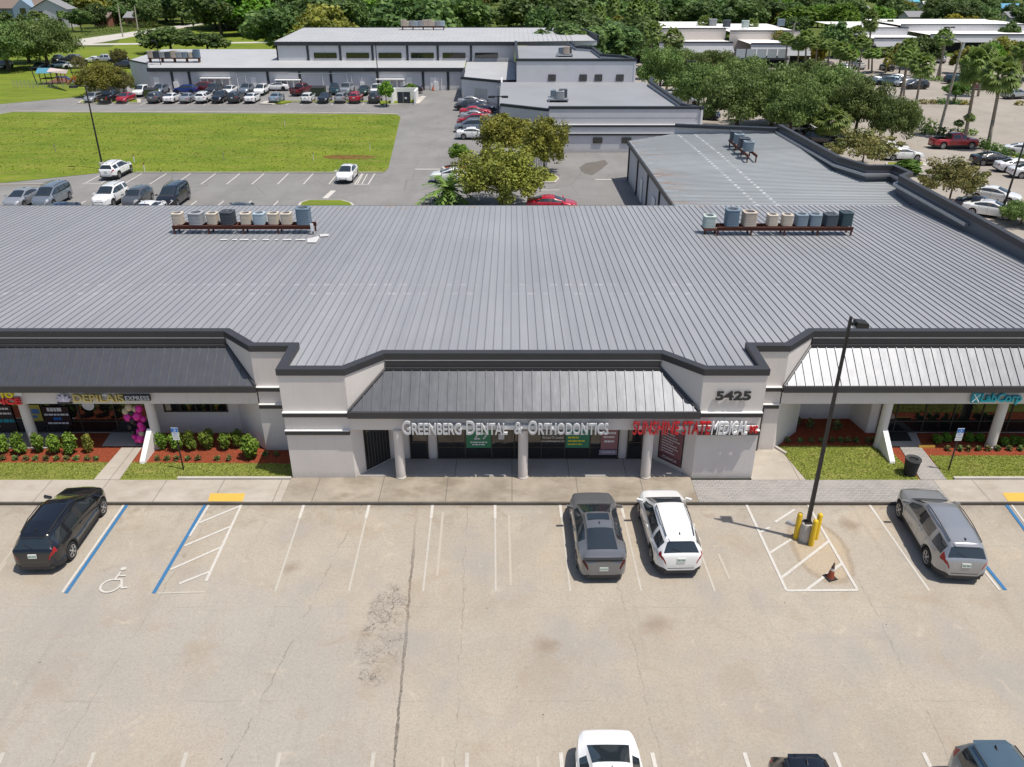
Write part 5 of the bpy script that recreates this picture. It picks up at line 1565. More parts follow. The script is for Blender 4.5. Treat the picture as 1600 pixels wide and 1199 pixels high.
# ------------------------------------------------------------------ land behind the plaza
Z1 = -.14
def land(name, pix, z, mat, smooth_pts=None): return ground_poly(name, pix, z, mat)
field = struct('grass_field', MB().flat([(-260,86.5),(G(0,286)[0],86.5),G(165,269,Z1),G(600,269,Z1),G(607,262,Z1),G(626,182,Z1),G(618,178.5,Z1),G(20,175,Z1),G(0,178,Z1),(-260,131)], -.165), MT['field'])
struct('rear_lot', MB().flat([(-300,62.3),(13,62.3),(13,140),(-9,143),(-9,158),(-60,157),(-75,160),(-86,152),(-98,128),(-98,100),(-300,80)], -.19), MT['asphalt'])
struct('lawn', MB().flat([(-400,128),(-98,129),(-72,151),(-74,158),(-90,166),(-92,240),(-400,240)], -.175), MT['field'])
struct('lawn', MB().flat([(-92,166),(-72,163),(-66,178),(-40,190),(20,195),(20,300),(-130,300),(-110,240),(-92,240)], -.172), MT['field'])
struct('rear_lot', MB().flat([(13,88.8),(28,88.8),(28,101.9),(4.4,101.9),(-2,106),(-2,138),(-9,138),(-9,100),(13,86)], -.188), MT['asphalt'])
struct('right_lot', MB().flat([(28.3,30),(260,30),(260,215),(20,215),(20,170),(22,102),(28.3,88)], -.186), MT['asphalt_tan'])
# public road far left
struct('road', MB().flat([G(60,78,Z1),G(118,62,Z1),G(245,44.5,Z1),G(300,37,Z1),G(330,36,Z1),G(250,50,Z1),G(160,66,Z1),G(115,72,Z1)], -.16), MT['road'])
struct('path', MB().flat([G(115,71,Z1),G(115,68.5,Z1),G(440,65,Z1),G(440,67,Z1)], -.155), MT['road'])
# pale kerb strips
def kline(pix, w=.16, z0=-.2, z1=-.03, mat='kerb_pale', name='kerb'):
    pts = [G(*p, -.1) for p in pix]
    strip_ = MB(); strip(strip_, pts, -w/2, w/2, z0, z1)
    struct(name, strip_, MT[mat])
kline([(212,270),(598,270)], .14)
kline([(20,173.5),(300,174.5),(560,176),(622,178)], .5, -.2, -.125, 'walk')
kline([(100,288),(60,287.5),(0,288)][::-1], .2, -.2, -.1, 'line_old')
# islands
def island(pix, mat, name='planting_island'):
    pts = [G(*p, -.05) for p in pix]
    c = (sum(p[0] for p in pts)/len(pts), sum(p[1] for p in pts)/len(pts))
    struct('kerb', MB().prism(pts, -.2, -.02), MT['kerb_pale'])
    inn = [(c[0]+(p[0]-c[0])*.9, c[1]+(p[1]-c[1])*.86) for p in pts]
    struct(name, MB().prism(inn, -.2, .01), MT[mat])
island([(464,324),(468,317),(480,313),(535,313),(550,317),(556,324)], 'field')
island([(690,262),(694,259.5),(705,258),(760,258),(790,262),(790,268),(700,268.5)], 'mulch')
island([(820,285),(825,279),(845,268),(865,270),(874,279),(868,285)], 'lawn')
island([(120,161),(128,157),(220,155),(220,160.5),(135,161.5)], 'field')
island([(405,162),(415,158),(640,158),(660,150),(666,151),(655,162),(600,164),(598,160),(445,159.5),(425,163)], 'field')
island([(1384,254),(1445,254),(1445,258.5),(1384,259)], 'lawn')
# stall lines in the rear lots
def rline(p, q, w=.13, parent=None, mat='line'):
    z = -.184
    a, b = Vector(G(*p, z)), Vector(G(*q, z)); d = (b-a).normalized(); n = Vector((-d.y, d.x))*w/2
    m = MB(); m.flat([tuple(a-n), tuple(b-n), tuple(b+n), tuple(a+n)], z)
    struct('stall_line', m, MT[mat], rearlines)
rearlines = thing('rear_lot_markings', 'x', 'x'); rearlines['kind'] = 'structure'
for k in ('label', 'category'): del rearlines[k]
VPX, VPY = 795.0, -62.0
def stall(px, y0, y1, w=.13):
    f = lambda y: (VPX+(px-VPX)*(y-VPY)/(y0-VPY), y)
    rline((px, y0), f(y1), w)
for px in (130, 155, 193, 233.5, 273, 314, 354, 393.5, 433.5, 474, 514): stall(px, 288, 271.5)
rline((130,286.5),(170,287.5)); rline((554,288.5),(575,288.5))
for px in (554, 575): stall(px, 288.5, 271.5)
for a in (561, 568): rline((a-3,288.5),(a+6,272), .1)
for px in (120, 297, 340, 384, 427): stall(px, 322, 314)
rline((508,310),(521,298), .55)
for px in (172,196,219,292.5,318,342,366,391,415,447,470,494,518,542,566,590): stall(px, 164, 157.5, .12)
rline((648,264.5),(688,264.5), .3); rline((845,297),(874,297), .16); rline((846,308),(878,308), .14); rline((930,280.5),(956,280.5), .3)
for a, b in (((1440,262),(1452,253)),((1437,246),(1446,251))): rline(a, b, .14)
stain = ground_poly('oil_stain', [(905,262),(915,255),(930,253),(945,250),(950,256),(938,266),(925,274),(915,272),(908,268)], -.181, M_plain('oil_stain', (.135,.12,.105), .8, var=.3, scale=.6))
soil_patch = ground_poly('bare_soil', [(505,244),(530,242),(572,243),(590,245),(570,249),(520,249),(508,247)], -.16, m_grass('red_soil', (.20,.065,.03), (.17,.12,.035), (.12,.15,.025), 3.0))
kline([(1530,243),(1600,246)], .2, -.2, -.05, 'yellow_tile')

# ------------------------------------------------------------------ buildings behind
def building(name, label, loc): return thing(name, label, 'building', loc)
def wall_seg(b, a, c, z0, z1, mat='wall_far', th=.25, name='wall'):
    m = MB(); strip(m, [a, c], 0, th, z0, z1); return m.obj(name, MT[mat], b)
def cap_seg(b, pts, z0, z1, mat='trim_far', d0=-.08, d1=.4, name='coping'):
    m = MB(); strip(m, pts, d0, d1, z0, z1); return m.obj(name, MT[mat], b)
def win(b, x0, x1, z0, z1, Y, panes=1, name='window'):
    o = MB().box(x0, x1, Y-.07, Y-.003, z0, z1).obj(name, MT['glass'], b)
    f = MB(); w_ = .06
    for k in range(panes+1):
        xx = x0+(x1-x0)*k/panes; f.box(xx-w_/2, xx+w_/2, Y-.1, Y-.072, z0, z1)
    f.box(x0, x1, Y-.1, Y-.073, z0-.05, z0); f.box(x0, x1, Y-.1, Y-.073, z1, z1+.05)
    f.obj('frame', MT['frame'], o)

# mid building with two stacked roofs seen over the trees
B2 = building('office_block', 'grey flat roofed building with two stacked charcoal bands behind the olive trees', (12, 115, 0))
Y2 = 101.9
f2 = [(-1.4,106),(4.5,Y2),(23.1,Y2)]
strip(MB(), f2, 0, .3, -.2, 4.75).obj('wall', MT['wall_far'], B2)
strip(MB(), [(4.5,Y2),(23.1,Y2)], -.02, .28, 4.0, 5.0).obj('parapet', MT['wall_far'], B2)
cap_seg(B2, [(4.4,Y2),(23.2,Y2)], 4.98, 5.28); cap_seg(B2, [(-1.5,106.1),(4.4,Y2+.1)], 4.7, 5.0)
side2 = [(23.1,Y2),(21.3,105),(20.5,126),(21.5,131)]
strip(MB(), side2, 0, .3, -.2, 4.9).obj('side_wall', MT['wall_far'], B2); cap_seg(B2, side2, 4.88, 5.2)
for z0 in (2.9, 1.9):
    m = MB(); m.cur = 0; m.box(4.5, 23.1, Y2-.15, Y2-.003, z0, z0+.22); m.cur = 1; m.box(4.5, 23.1, Y2-.16, Y2-.002, z0+.222, z0+.3)
    m.obj('trim_band', [MT['trim_far'], MT['wall_white']], B2)
m = MB(); m.poly([(-1.4,106.2,4.62),(4.6,102.3,4.62),(22.8,102.3,4.62),(21.0,105.2,4.6),(20.3,131,4.4),(-1.7,131,4.4),(-1.6,107,4.6)]); m.obj('roof', MT['roof_far'], B2)
for px in (934, 979): x = W(px, 213, Y2)[0]; win(B2, x-.55, x+.55, 1.0, 1.6, Y2, 2)
wall_seg(B2, (-1.75,138), (-1.55,106.1), -.2, 4.3)
for px in (812, 838, 860): x = W(px, 195, Y2+2)[0]; MB().box(x-.3, x+.3, Y2+2, Y2+2.02, 2, 2.4) 
# taller rear block of that row
B4 = building('office_block', 'taller windowless grey block with four small dark windows and dark coping', (10, 145, 0))
Y4 = 131
wall_seg(B4, (.7,Y4), (18.8,Y4), -.2, 7.4); cap_seg(B4, [(.6,Y4),(18.9,Y4)], 7.38, 7.75)
wall_seg(B4, (.6,162), (.7,Y4), -.2, 7.4, 'trim_far'); cap_seg(B4, [(.55,162),(.6,Y4+.4)], 7.38, 7.75)
s4 = [(18.8,Y4),(17.9,136),(14.4,138.5),(14.0,150),(11.5,152),(11.0,162)]
strip(MB(), s4, 0, .3, -.2, 7.4).obj('side_wall', MT['wall_far'], B4); cap_seg(B4, s4, 7.38, 7.75)
m = MB(); m.poly([(.9,Y4+.3,7.1),(18.4,Y4+.3,7.1),(17.6,136,7.1),(14.2,138.5,7.1),(13.8,150,7.0),(11.3,152,7.0),(10.8,162,6.9),(.9,162,6.9)]); m.obj('roof', MT['roof_far'], B4)
for px in (862.5, 911, 935, 968.5): x, z = W(px, 122, Y4); win(B4, x-.55, x+.55, z-.4, z+.45, Y4, 2)
# small annexe with a side window
B3 = building('annexe', 'low grey annexe with a louvred window beside the row of parked cars', (-5, 140, 0))
f3 = [(-8.4,142.5),(-2.4,138.2)]
strip(MB(), f3, 0, .3, -.2, 3.45).obj('wall', MT['wall_far'], B3); cap_seg(B3, f3, 3.43, 3.8)
wall_seg(B3, (-8.6,156), (-8.4,142.5), -.2, 3.45); cap_seg(B3, [(-8.65,156),(-8.45,142.5)], 3.43, 3.8)
wall_seg(B3, (-2.4,138.2), (.6,138.4), -.2, 3.45)
cap_seg(B3, [(-2.4,138.2),(.6,138.4)], 3.43, 3.8)
m = MB(); m.poly([(-8.2,142.8,3.4),(-2.3,138.6,3.4),(.6,138.6,3.4),(.6,161,4.2),(-8.4,161,4.2)]); m.obj('roof', MT['roof_far2'], B3)
o, _, _, _ = slanted(f3[0], f3[1], .38, .72, .9, 2.2, MT['steel'], 'window', B3, .05)

# long two-tier building
B5 = building('warehouse', 'long two tier pale warehouse with dark gutter and pilasters across the rear lot', (-40, 160, 0))
Y5 = 156.5
wall_seg(B5, (-65.9,Y5), (-8.6,Y5), -.2, 3.35); 
MB().box(-66.1, -8.6, Y5-.35, Y5-.003, 3.05, 3.68).obj('gutter', MT['trim_far'], B5)
wall_seg(B5, (-72,163), (-65.9,Y5), -.2, 4.2); cap_seg(B5, [(-72.1,163.1),(-66.0,Y5+.2)], 4.18, 4.42, d0=-.1, d1=.15)
wall_seg(B5, (-72,180), (-72,163), -.2, 4.2)
m = MB(); m.poly([(-65.9,Y5,3.64),(-8.6,Y5,3.64),(-8.6,162,4.35),(-43.8,162,4.35),(-43.8,180,4.7),(-72,180,4.7),(-72,163,4.3)])
m.obj('roof', MT['roof_far2'], B5)
for px in (269, 296, 418.5, 468.5, 517, 590, 661, 700):
    x = W(px, 120, Y5)[0]; MB().box(x-.22, x+.22, Y5-.12, Y5-.002, -.1, 3.05).obj('pilaster', MT['trim_far'], B5)
Y6 = 162
wall_seg(B5, (-43.8,Y6), (.5,Y6), 4.0, 7.2)
MB().box(-44, .6, Y6-.3, Y6-.003, 6.95, 7.6).obj('gutter', MT['trim_far'], B5)
wall_seg(B5, (-43.8,186), (-43.8,Y6), 4.0, 7.3, 'wall_far')
rr = MB(); rr.poly([(-44,Y6-.28,7.62),(.6,Y6-.28,7.62),(16.0,164,7.62),(13.8,186,8.35),(-44,186,8.35)])
x = -43.6
while x < 12: rr.hexa([(x-.03,Y6-.28,7.62),(x+.03,Y6-.28,7.62),(x+.03,186,8.35),(x-.03,186,8.35)], [(x-.02,Y6-.28,7.68),(x+.02,Y6-.28,7.68),(x+.02,186,8.41),(x-.02,186,8.41)]); x += .9
rr.obj('upper_roof', MT['roof_far2'], B5)
MB().box(-44.2, 14, 186, 186.3, 7.6, 8.45).obj('rear_coping', MT['trim_far'], B5)
m = MB(); strip(m, [(16.0,164),(13.8,186)], -.3, .1, 7.2, 8.6); m.obj('end_coping', MT['trim_far'], B5)
MB().box(.5, 15.9, 164, 164.3, 6.8, 7.6).obj('link_wall', MT['wall_far'], B5)
for px in (481, 531.5, 582, 636.5, 684, 736): x = W(px, 82, Y6)[0]; MB().box(x-.2, x+.2, Y6-.12, Y6-.002, 4.4, 6.95).obj('pilaster', MT['trim_far'], B5)
for px in (508.5, 559, 609.5, 660, 709.5, 760): x = W(px, 87, Y6)[0]; z = W(px, 87, Y6)[1]; win(B5, x-2.1, x+2.1, z-.42, z+.42, Y6, 6)
# pale stair canopies, ducts and pipes on the rear wall
for px, wd, hh in ((340, 5.4, 1.9), (611, 5.2, 1.7), (452, 4.6, 1.6)):
    x = W(px, 135, Y5)[0]
    m = MB(); m.box(x-wd/2, x+wd/2, Y5-1.1, Y5-.01, hh, hh+.16)
    for k in range(5): xx = x-wd/2+.1+(wd-.2)*k/4; m.box(xx-.05, xx+.05, Y5-1.08, Y5-.98, -.15, hh)
    m.obj('service_canopy', MT['wall_white'], B5)
for px, h_ in ((361,3.0),(372,2.8),(385,2.7),(505,2.9),(543,2.9),(550,2.6),(566,2.4),(680,2.2),(690,1.9)):
    x = W(px, 130, Y5)[0]; MB().tube((x,Y5-.15,-.1), (x,Y5-.15,h_), .07, n=6).obj('pipe', MT['white'], B5)
for x0, x1, z in ((451,545,2.75),(370,397,2.7)):
    MB().tube((W(x0,115,Y5)[0],Y5-.15,z), (W(x1,115,Y5)[0],Y5-.15,z), .07, n=6).obj('pipe', MT['white'], B5)
for px in (567, 682, 277, 630): x = W(px, 138, Y5)[0]; MB().box(x-.4, x+.4, Y5-.4, Y5-.02, -.15, 1.3).obj('meter_cabinet', MT['wall_white'], B5)
for px in (247, 398, 640, 677): x = W(px, 138, Y5)[0]; MB().box(x-.5, x+.5, Y5-.08, Y5-.004, -.1, 2.1).obj('service_door', MT['wall_white'], B5)
# racks of units on those roofs
def far_rack(x0, x1, y, zr, n, keys, lb, grp, vertical=False):
    t = thing('equipment_rack', 'rusty equipment rack '+lb, 'rack', ((x0+x1)/2, y, zr))
    m = MB(); m.box(x0, x1, y-.5, y+.5, zr+.5, zr+.68); m.obj('beam', MT['rust'], t)
    for k in range(5): xx = x0+.2+(x1-x0-.4)*k/4; MB().box(xx-.08, xx+.08, y-.45, y+.45, zr-.2, zr+.5).obj('leg', MT['rust'], t)
    for k in range(n):
        xx = x0+(x1-x0)*(k+.5)/n
        ac(keys[k%len(keys)], xx, y, zr+.68, 'one of the condensers in the row '+lb, grp, 0, 1.25)
xq = lambda px, y, z: (px-800)*mpp(y, z)
far_rack(xq(233,161,4.2), xq(313,161,4.2), 161.2, 4.25, 9, ['brown','darkgrey','grey','charcoal','brown','grey','bluegrey','beige','slate'], 'on the low warehouse roof', 'condensers on the low warehouse roof')
far_rack(xq(628,182,8), xq(695,182,8), 182, 8.25, 10, ['brown','beige','grey','pale','grey','brown'], 'at the far edge of the upper warehouse roof', 'condensers on the upper warehouse roof')
for px, py, zr, y, lb in ((872,150,4.5,None,'on the dark roof of the mid building'), (882,80,7.0,None,'on the roof of the taller grey block')):
    x, y = G(px, py+9, zr)
    t = thing('equipment_rack', 'short equipment frame '+lb, 'rack', (x, y, zr))
    MB().box(x-1.3, x+1.3, y-1.2, y+1.2, zr+.35, zr+.5).obj('platform', MT['steel'], t)
    for a in (-1, 1): MB().box(x+a*1.2-.06, x+a*1.2+.06, y-1.15, y+1.15, zr-.1, zr+.35).obj('leg', MT['steel'], t)
    ac('bluegrey', x-.55, y+.5, zr+.5, 'pale blue condenser '+lb, 'condensers on the rear block roofs', 0, 1.1); ac('charcoal', x+.65, y+.3, zr+.5, 'dark condenser '+lb, 'condensers on the rear block roofs', 0, 1.25)
    ac('brown' if zr > 6 else 'grey', x+.2, y-.75, zr+.5, 'nearer condenser of the group '+lb, 'condensers on the rear block roofs', 0, 1.15)
# strip mall at far right
B7 = building('strip_mall', 'white roofed beige strip mall with glazed porch at upper right', (40, 205, 0))
def mall(b, x0, x1, y, zt, zlow, wallm, ylow):
    wall_seg(b, (x0,y), (x1,y), 0, zt, wallm); cap_seg(b, [(x0,y),(x1,y)], zt, zt+.25)
    m = MB(); m.poly([(x0,y+.2,zt-.1),(x1,y+.2,zt-.1),(x1,y+28,zt-.1),(x0,y+28,zt-.1)]); m.obj('roof', MT['roof_white'], b)
    wall_seg(b, (x0+2,ylow), (x1,ylow), 2.4, zlow, 'wall_far'); cap_seg(b, [(x0+2,ylow),(x1,ylow)], zlow, zlow+.3)
    m = MB(); m.poly([(x0+2,ylow+.2,zlow+.05),(x1,ylow+.2,zlow+.05),(x1,y-.02,zlow+.05),(x0+2,y-.02,zlow+.05)]); m.obj('porch_roof', MT['roof_white'], b)
    m = MB(); m.poly([(x0+2,ylow-.1,zlow-.6),(x1,ylow-.1,zlow-.6),(x1,ylow-2.2,2.4),(x0+2,ylow-2.2,2.4)][::1]); m.obj('awning', MT['roof_far'], b)
    wall_seg(b, (x0+2,ylow+3), (x1,ylow+3), -.1, 2.4, 'trim_far'); 
    k = x0+4
    while k < x1: MB().box(k-.25, k+.25, ylow-2, ylow-1.5, -.1, 2.4).obj('column', MT['wall_white'], b); k += 6
ym = 208
mall(B7, xq(1010,ym,7), xq(1135,ym,7), ym, 6.6, 4.2, 'tan', 200)
mall(B7, xq(1135,ym,7)+.3, xq(1245,ym,7), ym-3, 6.3, 4.5, 'tan', 193)
m = MB()
xw0, xw1 = xq(1150,190,3), xq(1232,190,3)
for k in range(5):
    xx = xw0+(xw1-xw0)*k/5; MB().box(xx+.15, xx+(xw1-xw0)/5-.15, 190.3, 190.5, 2.0, 3.8).obj('window', M_plain('pale_glass_%d' % k, (.42,.47,.5), .25), B7)
MB().box(xw0-.3, xw1+.3, 190.2, 190.29, 1.6, 2.0).obj('window_sill', MT['trim_far'], B7)
B8 = building('strip_mall', 'grey and white strip mall partly hidden by palms at far right', (100, 215, 0))
mall(B8, xq(1330,225,6), xq(1420,225,6), 225, 5.6, 4.0, 'wall_far', 214)
mall(B8, xq(1420,235,6)+.3, xq(1640,235,6), 240, 5.4, 3.9, 'wall_far', 226)
for px, py, lb in ((1077,42,'white gooseneck roof vent on the strip mall, left'),(1197,42,'white gooseneck roof vent on the strip mall, right')):
    x, y = G(px, py+3, 6.6); t = thing('roof_vent', lb, 'vent', (x, y, 6.5)); m = MB(); m.path([(0,0,0),(0,0,1.2),(.5,0,1.5),(.8,0,1.1)], [.22,.22,.25,.28], 8); m.obj('duct', MT['white'], t)
for px, py, k, lb in ((1113,38,'grey','grey rooftop unit left on the strip mall roof'),(1135,40,'charcoal','dark rooftop unit in the middle of the strip mall roof'),(1164,41,'mint','mint green rooftop unit on the strip mall roof'),(1220,38,'bluegrey','blue grey rooftop unit at the right of the strip mall roof')):
    x, y = G(px, py+2, 6.6); ac(k, x, y, 6.5, lb, 'rooftop units of the strip mall', 0, 2.0)

# apartment house at upper left
def house(name, label, x0, x1, y0, y1, zw, zr_, wallm, roofm, axis='x', windows=3):
    b = building(name, label, ((x0+x1)/2, (y0+y1)/2, 0))
    MB().box(x0, x1, y0, y1, -.2, zw).obj('wall', wallm, b)
    m = MB(); o = .5
    if axis == 'x':
        ym_ = (y0+y1)/2
        m.add([(x0-o,y0-o,zw-.1),(x1+o,y0-o,zw-.1),(x1+o,ym_,zr_),(x0-o,ym_,zr_),(x0-o,y1+o,zw-.1),(x1+o,y1+o,zw-.1)], [(0,1,2,3),(3,2,5,4)])
        m.add([(x0-o,y0-o,zw-.35),(x1+o,y0-o,zw-.35),(x1+o,ym_,zr_-.25),(x0-o,ym_,zr_-.25),(x0-o,y1+o,zw-.35),(x1+o,y1+o,zw-.35)], [(3,2,1,0),(4,5,2,3)])
        g = MB(); g.add([(x0+.02,y0,zw),(x0+.02,y1,zw),(x0+.02,ym_,zr_-.2)], [(0,2,1)]); g.obj('gable', wallm, b); g = MB(); g.add([(x1-.02,y0,zw),(x1-.02,y1,zw),(x1-.02,ym_,zr_-.2)], [(0,1,2)]); g.obj('gable', wallm, b)
    else:
        xm_ = (x0+x1)/2
        m.add([(x0-o,y0-o,zw-.1),(xm_,y0-o,zr_),(xm_,y1+o,zr_),(x0-o,y1+o,zw-.1),(x1+o,y0-o,zw-.1),(x1+o,y1+o,zw-.1)], [(0,1,2,3),(1,4,5,2)])
        g = MB(); g.add([(x0,y0+.02,zw),(x1,y0+.02,zw),(xm_,y0+.02,zr_-.2)], [(0,1,2)]); g.obj('gable', wallm, b)
    m.obj('roof', roofm, b)
    for k in range(windows):
        xx = x0+(x1-x0)*(k+.5)/windows
        for zz_ in ([zw*.35, zw*.75] if zw > 5 else [zw*.5]): win(b, xx-.7, xx+.7, zz_-.7, zz_+.7, y0, 2)
    return b
rfb = M_plain('brown_shingle', (.20,.155,.13), .95); wht = M_plain('apartment_white', (.58,.57,.60), .85); blu = M_plain('apartment_blue', (.25,.33,.42), .85); rgr = M_plain('grey_shingle', (.24,.24,.25), .95)
x0, x1 = xq(-60,322,4), xq(75,322,4)
A1 = house('apartment_house', 'long apartment house with brown shingle roof and pale blue gable at upper left', x0, x1, 322, 338, 5.8, 10.4, blu, rfb, 'x', 7)
A2 = house('apartment_house', 'white gabled end house beside the blue apartment house at upper left', x1-2, xq(108,316,4), 315, 321.7, 5.8, 9.0, wht, rgr, 'y', 2)
m = MB(); xg0, xg1 = xq(22,321,5), xq(54,321,5); m.add([(xg0,320.2,0),(xg1,320.2,0),(xg1,320.2,5.9),((xg0+xg1)/2,320.2,8.8),(xg0,320.2,5.9),(xg0,329,0),(xg1,329,0),(xg1,329,5.9),((xg0+xg1)/2,329,8.8),(xg0,329,5.9)], [(0,1,2,3,4),(1,6,7,2),(0,4,9,5),(2,7,8,3),(4,3,8,9)])
m.obj('front_gable', blu, A1); win(A1, (xg0+xg1)/2-1, (xg0+xg1)/2+1, 4.2, 5.8, 320.15, 2)
# scattered houses beyond the trees
hs = [(1462,18,34,6.0,wht,M_plain('pale_metal_roof', (.6,.6,.62), .6),'white house with white roof among dark trees at upper right'),(1579,20,30,5.5,M_plain('house_blue', (.10,.28,.42), .8),M_plain('blue_roof', (.10,.30,.46), .7),'house with bright blue roof at the upper right corner'),
      (1423,8,20,6,wht,M_plain('turquoise_roof', (.10,.38,.48), .7),'small building with turquoise roof at the top edge'),(1440,33,44,5,wht,rgr,'pale roofed house behind the left of the yellow trees'),(1345,22,26,5,wht,rgr,'grey roofed house above the palms'),(1397,26,26,5,wht,M_plain('white_roof', (.66,.66,.66), .6),'white roofed house left of the round dark tree'),
      (1522,50,28,5,wht,rgr,'grey roofed house right of the yellow trees'),(1270,10,24,5,wht,rgr,'house with grey roof peeping over the woods at the top right'),(1590,34,30,5,wht,rgr,'low grey roofed house near the right edge under the blue roof'),
      (212,34,30,5,M_plain('brick_house', (.25,.12,.08), .9),rgr,'brown walled house behind the roadside hedge'),(160,34,20,5,M_plain('brick_house_red', (.25,.1,.07), .9),rfb,'small brick house with dark roof behind the parked car by the hedge'),(525,48,0,5,wht,rgr,''),(1300,4,30,6,wht,M_plain('roof_pale2', (.55,.56,.6), .6),'pale roof at the top edge above the bright green tree'),(1540,6,36,6,wht,M_plain('roof_white2', (.6,.6,.6), .6),'white roof at the top edge near the right corner')]
for px, py, wpx, zr_, wm_, rm_, lb in hs:
    if not wpx: continue
    x, y = G(px, py+8, 0); w_ = wpx*mpp(y)
    house('house', lb, x-w_/2, x+w_/2, y, y+9, zr_*.62, zr_*.95, wm_, rm_, 'x', 2)
# ------------------------------------------------------------------ lamp posts, bollards, cone, bins, signs
lx, ly = G(1257, 843, ZL)
t = thing('lamp_post', 'tall dark bronze parking lamp post on a concrete base between yellow bollards', 'lamp post', (lx, ly, ZL), 0, 'parking lamp posts')
ht = W(1340, 500, ly)[1]
m = MB(); m.lathe([(.27,ZL-.05),(.27,ZL+.8),(.24,ZL+.86),(.0,ZL+.861)], (lx,ly,0), 20); m.obj('base', MT['kerb_pale'], t, 35)
zb = ZL+.86
MB().box(lx-.15, lx+.15, ly-.15, ly+.15, zb-.005, zb+.05).obj('base_plate', MT['pole'], t)
m = MB(); m.hexa([(lx-.07,ly-.07,zb),(lx+.07,ly-.07,zb),(lx+.07,ly+.07,zb),(lx-.07,ly+.07,zb)], [(lx-.045,ly-.045,ht),(lx+.045,ly-.045,ht),(lx+.045,ly+.045,ht),(lx-.045,ly+.045,ht)]); m.obj('pole', MT['pole'], t)
m = MB(); m.box(lx+.05, lx+.2, ly-.04, ly+.04, ht-.2, ht-.1); m.hexa([(lx+.18,ly-.22,ht-.24),(lx+.62,ly-.22,ht-.24),(lx+.62,ly+.22,ht-.24),(lx+.18,ly+.22,ht-.24)], [(lx+.2,ly-.2,ht-.03),(lx+.6,ly-.2,ht-.08),(lx+.6,ly+.2,ht-.08),(lx+.2,ly+.2,ht-.03)]); m.obj('lamp_head', MT['pole'], t)
MB().box(lx+.24, lx+.58, ly-.18, ly+.18, ht-.255, ht-.241).obj('lens', MT['clear_lens'], t)
MB().box(lx-.04, lx+.04, ly-.04, ly+.04, ht, ht+.12).obj('photocell', MT['pole'], t)
for px, py, lb in ((1243,841,'yellow bollard left of the lamp post base'),(1267,852,'yellow bollard nearest the camera in front of the lamp post base'),(1274,842,'yellow bollard right of and behind the lamp post base')):
    x, y = G(px, py, ZL)
    t = thing('bollard', lb, 'bollard', (x, y, ZL), 0, 'yellow bollards round the lamp post')
    m = MB(); m.lathe([(.105,-.05),(.105,1.18),(.085,1.24),(.04,1.27),(.0,1.275)], (x,y,ZL), 16); m.obj('post', MT['yellow'], t, 40)
x, y = G(1297, 903, ZL)
t = thing('traffic_cone', 'dirty orange traffic cone with a pale band tilted on its base by the hatched island', 'cone', (x, y, ZL))
m = MB(); m.prism([(-.2,-.2),(.2,-.2),(.2,.2),(-.2,.2)], 0, .04); b_ = m.obj('base', MT['rubber'], t)
m = MB(); m.lathe([(.15,.04),(.125,.12),(.085,.36)], n=16); c1 = m.obj('cone', MT['orange'], t, 40)
m = MB(); m.lathe([(.084,.362),(.068,.47)], n=16); c2 = m.obj('band', M_plain('dirty_reflective_band', (.5,.48,.45), .5), t, 40)
m = MB(); m.lathe([(.068,.471),(.05,.56),(.035,.57),(.03,.7),(.0,.705)], n=14); c3 = m.obj('tip', M_plain('dark_cone_tip', (.07,.035,.03), .7), t, 40)
for o in (b_, c1, c2, c3): o.matrix_parent_inverse = Matrix()
t.rotation_euler = (0, R(4), R(20))
# small fallen floodlight lying beside the bollards
x, y = G(1236, 820, ZL)
t = thing('fallen_fitting', 'broken grey light fitting lying on the concrete left of the bollards', 'fitting', (x, y, ZL), R(-35))
m = MB(); m.hexa([(-.2,-.09,.0),(.16,-.08,.0),(.16,.08,.0),(-.2,.09,.0)], [(-.18,-.07,.14),(.14,-.06,.1),(.14,.06,.1),(-.18,.07,.14)]); o = m.obj('housing', MT['steel'], t); o.matrix_parent_inverse = Matrix()
m = MB(); m.tube((.15,0,.05), (.42,.03,.03), .03); o = m.obj('arm', MT['pole'], t); o.matrix_parent_inverse = Matrix()
# trash bin
x, y = G(1421, 741, .012)
t = thing('litter_bin', 'round dark slatted litter bin on the lawn edge by the right wing path', 'bin', (x, y, 0))
m = MB(); n = 26
for k in range(n):
    a = 2*math.pi*k/n
    c, s_ = math.cos(a), math.sin(a)
    for r0, r1, z0, z1 in ((.25,.285,.04,.45),(.285,.32,.45,.80)):
        w_ = .024
        P = lambda r, z, sg: (x+r*c-s_*w_*sg, y+r*s_+c*w_*sg, z)
        m.hexa([P(r0,z0,-1),P(r0+.02,z0,-1),P(r0+.02,z0,1),P(r0,z0,1)], [P(r1,z1,-1),P(r1+.02,z1,-1),P(r1+.02,z1,1),P(r1,z1,1)])
m.obj('slats', MT['plastic'], t)
m = MB(); m.lathe([(.24,.03),(.245,.4),(.28,.78)], (x,y,0), 20); m.obj('liner', MT['rubber'], t, 40)
m = MB()
for k in range(24):
    a0, a1 = 2*math.pi*k/24, 2*math.pi*(k+1)/24
    P = lambda r, a, z: (x+r*math.cos(a), y+r*math.sin(a), z)
    m.add([P(.36,a0,.8),P(.36,a1,.8),P(.35,a1,.86),P(.35,a0,.86),P(.2,a1,.83),P(.2,a0,.83)], [(0,1,2,3),(3,2,4,5)])
m.obj('lid_ring', M_plain('bin_lid', (.055,.055,.055), .4), t, 40)
m = MB(); m.tube((x,y,.0), (x,y,.04), .26, .26, 20); m.obj('foot', MT['rubber'], t)
